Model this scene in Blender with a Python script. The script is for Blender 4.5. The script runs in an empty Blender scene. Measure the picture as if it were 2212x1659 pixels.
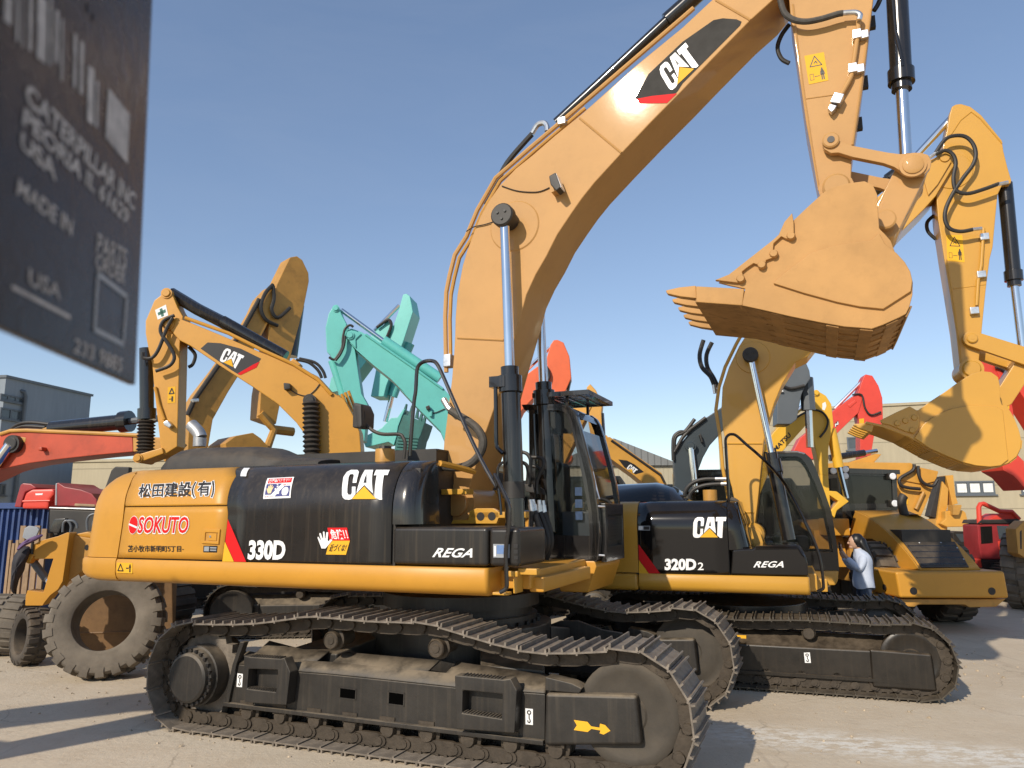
import bpy, bmesh, math, random
import numpy as np
from mathutils import Vector, Matrix
random.seed(7)
SC = bpy.context.scene
COL = SC.collection

# ------------------------------------------------------------------ camera, sky, sun, exposure
F_PX, CX, CY = 1610.0, 1106.0, 829.5          # focal length and centre for a 2212 px wide frame
PITCH, ROLL, CAM_H = math.radians(9.8), math.radians(-0.3), 2.05
def cam_axes():
    fw = np.array([0, math.cos(PITCH), math.sin(PITCH)]); rt = np.array([1., 0, 0]); up = np.cross(rt, fw)
    c, s = math.cos(ROLL), math.sin(ROLL)
    return c*rt + s*up, -s*rt + c*up, fw
RT, UP, FW = cam_axes()
EYE = np.array([0, 0, CAM_H])
cam_d = bpy.data.cameras.new('camera'); cam = bpy.data.objects.new('camera', cam_d); COL.objects.link(cam)
cam_d.sensor_fit = 'HORIZONTAL'; cam_d.sensor_width = 36.0; cam_d.lens = 36.0*F_PX/2212.0
cam_d.clip_start = 0.02; cam_d.clip_end = 3000
cam.matrix_world = Matrix(((RT[0], UP[0], -FW[0], 0), (RT[1], UP[1], -FW[1], 0), (RT[2], UP[2], -FW[2], CAM_H), (0, 0, 0, 1)))
cam_d.dof.use_dof = True; cam_d.dof.focus_distance = 9.0; cam_d.dof.aperture_fstop = 6.0
SC.camera = cam

SUN = Vector((-0.490, -0.706, 0.511)).normalized()      # towards the sun
sun_d = bpy.data.lights.new('sun', 'SUN'); sun_d.energy = 2.65; sun_d.angle = math.radians(0.7); sun_d.color = (1.0, 0.90, 0.76)
sun = bpy.data.objects.new('sun', sun_d); COL.objects.link(sun)
sun.rotation_euler = SUN.to_track_quat('Z', 'Y').to_euler()
W = bpy.data.worlds.new('World'); SC.world = W; W.use_nodes = True
wt = W.node_tree; wt.nodes.clear()
sky = wt.nodes.new('ShaderNodeTexSky'); sky.sky_type = 'NISHITA'; sky.sun_disc = False
sky.sun_elevation = math.asin(SUN.z); sky.sun_rotation = math.atan2(SUN.x, SUN.y)
sky.altitude = 1200; sky.air_density = 1.0; sky.dust_density = 0.25; sky.ozone_density = 1.0
bg = wt.nodes.new('ShaderNodeBackground'); bg.inputs['Strength'].default_value = 0.148
wo = wt.nodes.new('ShaderNodeOutputWorld')
gm = wt.nodes.new('ShaderNodeGamma'); gm.inputs[1].default_value = 0.72
wt.links.new(sky.outputs[0], gm.inputs[0]); hs_ = wt.nodes.new('ShaderNodeHueSaturation'); hs_.inputs['Saturation'].default_value = 1.14; hs_.inputs['Hue'].default_value = 0.506
wt.links.new(gm.outputs[0], hs_.inputs['Color'])
# a breath of thin high cloud
wtc = wt.nodes.new('ShaderNodeTexCoord'); wmp = wt.nodes.new('ShaderNodeMapping'); wmp.inputs['Scale'].default_value = (1.2, 2.6, 5.0); wmp.inputs['Rotation'].default_value = (.2, .5, .4)
wn = wt.nodes.new('ShaderNodeTexNoise'); wn.inputs['Scale'].default_value = 1.6; wn.inputs['Detail'].default_value = 7; wn.inputs['Roughness'].default_value = .62; wn.inputs['Distortion'].default_value = .8
wr = wt.nodes.new('ShaderNodeMapRange'); wr.inputs['From Min'].default_value = .48; wr.inputs['From Max'].default_value = .80; wr.inputs['To Max'].default_value = .06
wx = wt.nodes.new('ShaderNodeMix'); wx.data_type = 'RGBA'; wx.inputs[7].default_value = (2.6, 2.75, 3.0, 1)
wt.links.new(wtc.outputs['Generated'], wmp.inputs[0]); wt.links.new(wmp.outputs[0], wn.inputs['Vector']); wt.links.new(wn.outputs['Fac'], wr.inputs['Value'])
wt.links.new(wr.outputs[0], wx.inputs[0]); wt.links.new(hs_.outputs[0], wx.inputs[6]); wt.links.new(wx.outputs[2], bg.inputs[0]); wt.links.new(bg.outputs[0], wo.inputs[0])
SC.view_settings.view_transform = 'Standard'; SC.view_settings.look = 'None'
SC.view_settings.exposure = 0.68; SC.view_settings.gamma = 1.0
SC.render.engine = 'CYCLES'
SC.cycles.max_bounces = 8; SC.cycles.transparent_max_bounces = 12
SC.cycles.use_denoising = True

# ------------------------------------------------------------------ pixels of the survey -> points on a machine's own plane
def T(i, j, pts): return [(737.333*i + x/3.0, 553.0*j + y/3.0) for x, y in pts]
def Zm(ox, oy, w, pts): return [(ox*.54861 + x*w/4032.0, oy*.54861 + y*w/4032.0) for x, y in pts]
def ray(u, v): return RT*((u-CX)/F_PX) - UP*((v-CY)/F_PX) + FW
def ground_at(u, v, z=0.0):
    d = ray(u, v); k = (z-EYE[2])/d[2]; return EYE + k*d
def depth_at(u, v, y):
    d = ray(u, v); return EYE + d*(y/d[1])
class Frame:
    """A place on the yard with a heading: a = forward, b = to the left of forward, z = up."""
    def __init__(s, o, yaw):
        s.o = np.array([o[0], o[1], 0.0]); s.yaw = yaw
        s.d = np.array([math.cos(yaw), -math.sin(yaw), 0]); s.t = np.array([math.sin(yaw), math.cos(yaw), 0])
    def az(s, u, v, b=0.0):
        d = ray(u, v); k = (b - (EYE-s.o)@s.t)/(d@s.t); P = EYE + k*d - s.o
        return (float(P@s.d), float(P[2]))
    def poly(s, b, pts): return [s.az(u, v, b) for u, v in pts]
    def px(s, a, b, z):
        q = s.world(a, b, z)-EYE; return (CX+F_PX*float(q@RT)/float(q@FW), CY-F_PX*float(q@UP)/float(q@FW))
    def across(s, uv, b): a, z = s.az(*uv, b); return s.px(a, -b, z)
    def p3(s, b, pts):
        r = []
        for q in pts:
            bb = q[2] if len(q) > 2 else b
            a, z = s.az(q[0], q[1], bb); r.append((a, bb, z))
        return r
    def world(s, a, b, z): return s.o + a*s.d + b*s.t + np.array([0, 0, z])

# ------------------------------------------------------------------ things and parts
def tag(o, label=None, cat=None, group=None, kind=None):
    if label: o['label'] = label
    if cat: o['category'] = cat
    if group: o['group'] = group
    if kind: o['kind'] = kind
    return o
def empty(name, loc, rz, label, cat, group=None):
    e = bpy.data.objects.new(name, None); COL.objects.link(e); e.location = loc; e.rotation_euler = (0, 0, rz)
    e.empty_display_size = 0.3
    return tag(e, label, cat, group)
def copy_tree(o, parent=None):
    c = o.copy(); COL.objects.link(c); c.parent = parent
    for ch in list(o.children): copy_tree(ch, c)
    return c
class MB:
    def __init__(s): s.bm = bmesh.new()
    def add(s, vs, fs):
        v = [s.bm.verts.new(p) for p in vs]
        for f in fs:
            try: s.bm.faces.new([v[i] for i in f])
            except ValueError: pass
        return s
    def prism(s, poly, b0, b1, ax='b'):
        """poly in (a,z) pushed along b; ax='z': poly in (a,b) pushed along z; ax='a': poly in (b,z) pushed along a"""
        n = len(poly)
        def m(p, t): return {'b': (p[0], t, p[1]), 'z': (p[0], p[1], t), 'a': (t, p[0], p[1])}[ax]
        vs = [m(p, b0) for p in poly] + [m(p, b1) for p in poly]
        fs = [list(range(n))[::-1], list(range(n, 2*n))] + [[i, (i+1) % n, n+(i+1) % n, n+i] for i in range(n)]
        return s.add(vs, fs)
    def ring(s, outer, inner, b0, b1, ax='b'):
        n = len(outer)
        def m(p, t): return {'b': (p[0], t, p[1]), 'z': (p[0], p[1], t), 'a': (t, p[0], p[1])}[ax]
        vs = [m(p, b0) for p in outer] + [m(p, b0) for p in inner] + [m(p, b1) for p in outer] + [m(p, b1) for p in inner]
        fs = []
        for i in range(n):
            j = (i+1) % n
            fs += [[i, j, n+j, n+i], [2*n+i, 3*n+i, 3*n+j, 2*n+j], [i, 2*n+i, 2*n+j, j], [n+i, n+j, 3*n+j, 3*n+i]]
        return s.add(vs, fs)
    def box(s, p, q):
        (x0, y0, z0), (x1, y1, z1) = p, q
        return s.prism([(x0, z0), (x1, z0), (x1, z1), (x0, z1)], y0, y1)
    def loft(s, rings, cap=True, close=True):
        n = len(rings[0]); vs = [p for r in rings for p in r]; fs = []
        for k in range(len(rings)-1):
            for i in range(n if close else n-1):
                j = (i+1) % n; fs.append([k*n+i, k*n+j, (k+1)*n+j, (k+1)*n+i])
        if cap and close: fs += [list(range(n))[::-1], list(range((len(rings)-1)*n, len(rings)*n))]
        return s.add(vs, fs)
    def _frames(s, pts):
        P = [Vector(p) for p in pts]; tang = []
        for i in range(len(P)):
            t = (P[min(i+1, len(P)-1)] - P[max(i-1, 0)]); tang.append(t.normalized() if t.length > 1e-9 else Vector((0, 0, 1)))
        ref = Vector((0, 0, 1)) if abs(tang[0].z) < .9 else Vector((1, 0, 0))
        u = tang[0].cross(ref).normalized(); out = []
        for t in tang:
            u = (u - t*u.dot(t)); u = u.normalized() if u.length > 1e-6 else t.orthogonal().normalized()
            out.append((u, t.cross(u)))
        return P, out
    def tube(s, pts, r, n=8, rs=None, smooth=0):
        if smooth: pts = catmull(pts, smooth)
        P, fr = s._frames(pts); rings = []
        for i, (p, (u, w)) in enumerate(zip(P, fr)):
            rr = r if rs is None else rs[min(i, len(rs)-1)]
            rings.append([tuple(p + (u*math.cos(6.28318*k/n) + w*math.sin(6.28318*k/n))*rr) for k in range(n)])
        return s.loft(rings)
    def cyl(s, p0, p1, r0, r1=None, n=20): return s.tube([p0, p1], r0, n, [r0, r0 if r1 is None else r1])
    def lathe(s, p0, p1, prof, n=28):
        """prof: (distance along p0->p1 in metres, radius)"""
        p0 = Vector(p0); d = (Vector(p1)-p0).normalized()
        ref = Vector((0, 0, 1)) if abs(d.z) < .9 else Vector((1, 0, 0)); u = d.cross(ref).normalized(); w = d.cross(u)
        return s.loft([[tuple(p0 + d*t + (u*math.cos(6.28318*k/n) + w*math.sin(6.28318*k/n))*r) for k in range(n)] for t, r in prof])
    def ball(s, c, r, sc=(1, 1, 1), seg=14):
        rings = []
        for i in range(1, seg//2):
            th = math.pi*i/(seg//2); rings.append([(c[0]+r*sc[0]*math.sin(th)*math.cos(6.28318*k/seg), c[1]+r*sc[1]*math.sin(th)*math.sin(6.28318*k/seg), c[2]+r*sc[2]*math.cos(th)) for k in range(seg)])
        return s.loft(rings)
    def build(s, name, mat, parent=None, bevel=0, seg=2, ang=32, smooth=True, label=None, loc=None):
        bm = s.bm
        bmesh.ops.remove_doubles(bm, verts=bm.verts, dist=1e-5)
        bmesh.ops.recalc_face_normals(bm, faces=bm.faces)
        if bevel:
            es = [e for e in bm.edges if len(e.link_faces) == 2 and e.calc_face_angle(0) > math.radians(28)]
            bmesh.ops.bevel(bm, geom=es, offset=bevel, segments=seg, profile=.5, affect='EDGES', clamp_overlap=True)
        me = bpy.data.meshes.new(name); bm.to_mesh(me); bm.free()
        if smooth:
            me.shade_smooth(); me.set_sharp_from_angle(angle=math.radians(ang))
        for m in (mat if isinstance(mat, (list, tuple)) else [mat]): me.materials.append(m)
        o = bpy.data.objects.new(name, me); COL.objects.link(o)
        if bevel: w_ = o.modifiers.new('wn', 'WEIGHTED_NORMAL'); w_.keep_sharp = True
        if parent: o.parent = parent
        if loc: o.location = loc
        if label: o['label'] = label
        return o
def catmull(pts, k):
    P = [Vector(p) for p in pts]; out = []
    for i in range(len(P)-1):
        p0, p1, p2, p3 = P[max(i-1, 0)], P[i], P[i+1], P[min(i+2, len(P)-1)]
        for j in range(k):
            t = j/k
            out.append(tuple(.5*((2*p1) + (p2-p0)*t + (2*p0-5*p1+4*p2-p3)*t*t + (3*p1-p0-3*p2+p3)*t**3)))
    out.append(tuple(P[-1])); return out
def spline2(pts, k=4): return [(p[0], p[2]) for p in catmull([(a, 0, z) for a, z in pts], k)]
def circ(c, r, n=16, a0=0, a1=360): return [(c[0]+r*math.cos(math.radians(a0+(a1-a0)*i/(n if a1-a0 >= 360 else n-1))), c[1]+r*math.sin(math.radians(a0+(a1-a0)*i/(n if a1-a0 >= 360 else n-1)))) for i in range(n)]
def part(name, mat, parent, fn, **k):
    m = MB(); fn(m); return m.build(name, mat, parent, **k)

# ------------------------------------------------------------------ materials
def srgb(r, g, b):
    f = lambda c: (c/255/12.92) if c <= 10.3 else ((c/255+.055)/1.055)**2.4
    return (f(r), f(g), f(b))
def mat(name, col, rough=.5, metal=0.0, var=.12, vscale=3.0, dust=0.0, dustcol=(.27, .20, .125), bump=0.0, bscale=60.0, streak=0.0, coat=0.0, spec=.5, grime=0.0, dbase=.12):
    """plain paint or metal with mottled tone, dust that lies on upward faces, vertical run-off streaks and a fine bump"""
    m = bpy.data.materials.new(name); m.use_nodes = True; t = m.node_tree; N = t.nodes; L = t.links
    b = N['Principled BSDF']; b.inputs['Roughness'].default_value = rough; b.inputs['Metallic'].default_value = metal
    b.inputs['Specular IOR Level'].default_value = spec
    if coat: b.inputs['Coat Weight'].default_value = coat; b.inputs['Coat Roughness'].default_value = .045
    tc = N.new('ShaderNodeTexCoord')
    def noise(sc, det=5, rough_=.6, vec=None):
        n = N.new('ShaderNodeTexNoise'); n.inputs['Scale'].default_value = sc; n.inputs['Detail'].default_value = det; n.inputs['Roughness'].default_value = rough_
        L.new(vec or tc.outputs['Object'], n.inputs['Vector']); return n.outputs['Fac']
    def ramp(x, lo, hi):
        r = N.new('ShaderNodeMapRange'); r.inputs['From Min'].default_value = lo; r.inputs['From Max'].default_value = hi; L.new(x, r.inputs['Value']); return r.outputs[0]
    def math_(op, x, y):
        n = N.new('ShaderNodeMath'); n.operation = op
        for i, q in enumerate((x, y)):
            if isinstance(q, (int, float)): n.inputs[i].default_value = q
            else: L.new(q, n.inputs[i])
        return n.outputs[0]
    def mix(fac, c1, c2):
        n = N.new('ShaderNodeMix'); n.data_type = 'RGBA'
        for k, q in (('Factor', fac),):
            if isinstance(q, (int, float)): n.inputs[0].default_value = q
            else: L.new(q, n.inputs[0])
        for i, q in ((6, c1), (7, c2)):
            if isinstance(q, tuple): n.inputs[i].default_value = q + (1,)
            else: L.new(q, n.inputs[i])
        return n.outputs[2]
    dk = tuple(c*(1-var) for c in col); lt = tuple(min(1, c*(1+var)) for c in col)
    n1 = noise(vscale); c = mix(ramp(n1, .3, .7), dk, lt)
    if grime: c = mix(math_('MULTIPLY', ramp(noise(vscale*2.7, 8, .7), .52, .68), grime), c, tuple(x*.35 for x in col))
    if streak:
        mp = N.new('ShaderNodeMapping'); mp.inputs['Scale'].default_value = (28, 28, .9); L.new(tc.outputs['Object'], mp.inputs[0])
        c = mix(math_('MULTIPLY', ramp(noise(1.0, 4, .6, mp.outputs[0]), .52, .72), streak), c, dustcol)
    if dust:
        ge = N.new('ShaderNodeNewGeometry'); sx = N.new('ShaderNodeSeparateXYZ'); L.new(ge.outputs['Normal'], sx.inputs[0])
        up = ramp(sx.outputs['Z'], .05, .75); nn = ramp(noise(5.0, 7, .65), .25, .6)
        d = math_('MULTIPLY', math_('ADD', math_('MULTIPLY', up, .95), dbase), math_('MULTIPLY', nn, dust))
        c = mix(d, c, dustcol); r2 = N.new('ShaderNodeMapRange'); r2.inputs['To Min'].default_value = rough; r2.inputs['To Max'].default_value = .9
        L.new(d, r2.inputs['Value']); L.new(r2.outputs[0], b.inputs['Roughness'])
    L.new(c, b.inputs['Base Color'])
    if bump:
        bp = N.new('ShaderNodeBump'); bp.inputs['Strength'].default_value = bump; bp.inputs['Distance'].default_value = .01
        L.new(noise(bscale, 4), bp.inputs['Height']); L.new(bp.outputs[0], b.inputs['Normal'])
        if coat: L.new(bp.outputs[0], b.inputs['Coat Normal'])
    return m
M = {}
M['boom'] = mat('tan_yellow_repaint', (.50, .272, .090), .55, var=.06, vscale=1.3, bump=.02, bscale=7, coat=.40, grime=.10, spec=.25)
M['yellow'] = mat('machine_yellow_paint', (.58, .275, .030), .42, var=.05, vscale=1.5, bump=.02, bscale=14, grime=.10, dust=.10)
M['yellow2'] = mat('machine_yellow_bright', (.57, .295, .036), .36, var=.05, vscale=1.2, bump=.02, bscale=11, coat=.2, dust=.08)
M['yellow_bg'] = mat('machine_yellow_far', (.62, .310, .050), .45, var=.10, vscale=1.1, grime=.18)
M['yellow_old_or_shaded'] = mat('machine_yellow_aged_or_shaded', (.50, .255, .050), .5, var=.16, vscale=1.4, grime=.35)  # darker yellow for aged parts; also stands in for shade on one excavator
M['bright_yellow'] = mat('canary_yellow_paint', (.74, .42, .035), .4, var=.05, vscale=2)
M['black'] = mat('black_gloss_paint', (.016, .015, .015), .22, var=.2, vscale=2, streak=.10, coat=.5, dust=.05, bump=.012, bscale=4)
M['black_shiny'] = mat('polished_black_paint', (.010, .009, .009), .07, var=.1, vscale=2, dust=.02, bump=.010, bscale=2.2)
M['black_dusty'] = mat('black_panel_paint', (.017, .015, .014), .26, var=.25, vscale=2, streak=.10, dust=.10, bump=.012, bscale=4)
M['black_matt'] = mat('black_matt_parts', (.022, .020, .018), .55, var=.3, vscale=4, dust=.25)
M['chassis'] = mat('dusty_black_chassis', (.020, .018, .016), .42, var=.3, vscale=2.5, dust=.95, dustcol=(.225, .178, .122), dbase=.03, streak=.10, bump=.15, bscale=25)
M['chassis_new'] = mat('glossy_black_chassis', (.014, .012, .010), .28, var=.3, vscale=2.5, dust=.55, dustcol=(.15, .11, .07), streak=.08, bump=.08, bscale=25)
M['track'] = mat('worn_track_steel', (.19, .160, .128), .55, .2, var=.35, vscale=9, dust=.55, dustcol=(.34, .28, .21), bump=.35, bscale=35, grime=.45)
M['track_new'] = mat('dark_track_steel', (.085, .072, .056), .4, .4, var=.35, vscale=9, dust=.55, dustcol=(.24, .19, .13), bump=.2, bscale=35)
M['idler'] = mat('dusty_idler_iron', (.050, .043, .034), .7, .1, var=.25, vscale=3, dust=.5, dustcol=(.24, .185, .125), dbase=.18, bump=.15, bscale=25, grime=.3)
M['link'] = mat('dark_track_link', (.060, .047, .034), .6, .3, var=.35, vscale=8, dust=.5, dustcol=(.19, .14, .09), bump=.3, bscale=35, grime=.5)
M['bucket'] = mat('scuffed_bucket_paint', (.48, .258, .085), .6, var=.12, vscale=2.2, bump=.10, bscale=22, grime=.12, spec=.3, dust=.20, dustcol=(.36, .25, .14))
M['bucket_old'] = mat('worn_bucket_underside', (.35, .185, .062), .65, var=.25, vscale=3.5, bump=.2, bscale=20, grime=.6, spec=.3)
M['chrome'] = mat('chromed_rod', (.80, .80, .80), .12, 1.0, var=.04, vscale=5)
M['zinc'] = mat('zinc_fitting', (.62, .62, .62), .3, .9, var=.2, vscale=20)
M['galv'] = mat('galvanised_pipe', (.42, .42, .42), .45, .6, var=.25, vscale=9)
M['rubber'] = mat('black_hose_rubber', (.018, .017, .016), .5, var=.2, vscale=8, dust=.12)
M['hose_sleeve'] = mat('dusty_hose_sleeve', (.050, .045, .038), .7, var=.3, vscale=20, dust=.3)
M['cyl_black'] = mat('black_cylinder_barrel', (.013, .012, .012), .2, var=.2, vscale=4, streak=.08, coat=.4)
M['tyre'] = mat('old_tyre_rubber', (.135, .115, .092), .9, var=.35, vscale=3.0, dust=.35, dustcol=(.36, .30, .215), bump=.25, bscale=18, grime=.35)
M['tyre_dark'] = mat('dark_tyre_rubber', (.050, .042, .034), .85, var=.3, vscale=3.0, dust=.5, bump=.2, bscale=18)
M['teal'] = mat('turquoise_paint', (.13, .50, .45), .42, var=.06, vscale=1.5, grime=.10)
M['orange'] = mat('orange_red_paint', (.72, .125, .035), .42, var=.06, vscale=1.5, grime=.12)
M['red'] = mat('bright_red_paint', (.68, .060, .035), .42, var=.08, vscale=1.5, grime=.15)
M['brick_red'] = mat('faded_red_paint', (.46, .060, .020), .5, var=.16, vscale=1.6, grime=.35)
M['dark_red'] = mat('maroon_paint', (.30, .028, .032), .35, var=.2, vscale=2, dust=.2)
M['slate'] = mat('slate_grey_paint', (.030, .042, .050), .42, var=.12, vscale=1.5)
M['grey'] = mat('mid_grey_paint', (.095, .11, .125), .45, var=.12, vscale=1.5)
M['shaded_yellow'] = mat('shaded_yellow_plate', (.16, .085, .03), .6, var=.3, vscale=3, grime=.4)  # yellow panel behind the tyre, darkened: its shade is in the base colour
M['blue_sheet'] = mat('blue_container_paint', (.022, .055, .17), .5, var=.2, vscale=2, grime=.3)
M['white'] = mat('white_decal', (.80, .80, .79), .4, var=.02)
M['white_hot'] = mat('white_paint_letters', (.86, .86, .85), .35, var=.02)
M['red_decal'] = mat('red_decal', (.66, .02, .022), .5, var=.03, spec=.08)
M['yellow_decal'] = mat('yellow_decal', (.78, .42, .035), .5, var=.03, spec=.1)
M['black_decal'] = mat('black_decal', (.012, .010, .010), .45, var=.05)
M['blue_decal'] = mat('blue_decal', (.05, .055, .20), .45, var=.05)
M['green_decal'] = mat('green_decal', (.015, .13, .085), .45, var=.05)
M['void'] = mat('black_void', (.002, .002, .002), 1.0, spec=0)
M['grey_decal'] = mat('grey_decal', (.30, .32, .34), .45, var=.1)
M['sky_decal'] = mat('pale_blue_decal', (.12, .21, .42), .45, var=.2, vscale=30)
M['skin_decal'] = mat('cream_decal', (.76, .58, .30), .45, var=.03)
M['decal_grey'] = mat('charcoal_decal_film', (.042, .040, .037), .5, var=.2, vscale=6, bump=.03, bscale=20, spec=.06)
M['wood'] = mat('raw_timber', (.42, .26, .13), .75, var=.25, vscale=4)
def glass(name, col, alpha, rough=.03):
    m = bpy.data.materials.new(name); m.use_nodes = True; t = m.node_tree; b = t.nodes['Principled BSDF']
    b.inputs['Base Color'].default_value = col+(1,); b.inputs['Roughness'].default_value = rough; b.inputs['Alpha'].default_value = alpha
    n = t.nodes.new('ShaderNodeTexNoise'); n.inputs['Scale'].default_value = 3; r = t.nodes.new('ShaderNodeMapRange')
    r.inputs['To Min'].default_value = rough*.7; r.inputs['To Max'].default_value = rough*2.2
    t.links.new(n.outputs['Fac'], r.inputs['Value']); t.links.new(r.outputs[0], b.inputs['Roughness'])
    return m
M['glass'] = glass('tinted_cab_glass', (.02, .025, .022), .26)
M['glass_dark'] = glass('dark_cab_glass', (.012, .013, .012), .93)
M['window'] = glass('office_window_glass', (.07, .085, .095), .97, .08)
M['lamp_glass'] = mat('clear_lamp_lens', (.75, .76, .78), .12, 0, var=.15, vscale=60, coat=.5)

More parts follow.
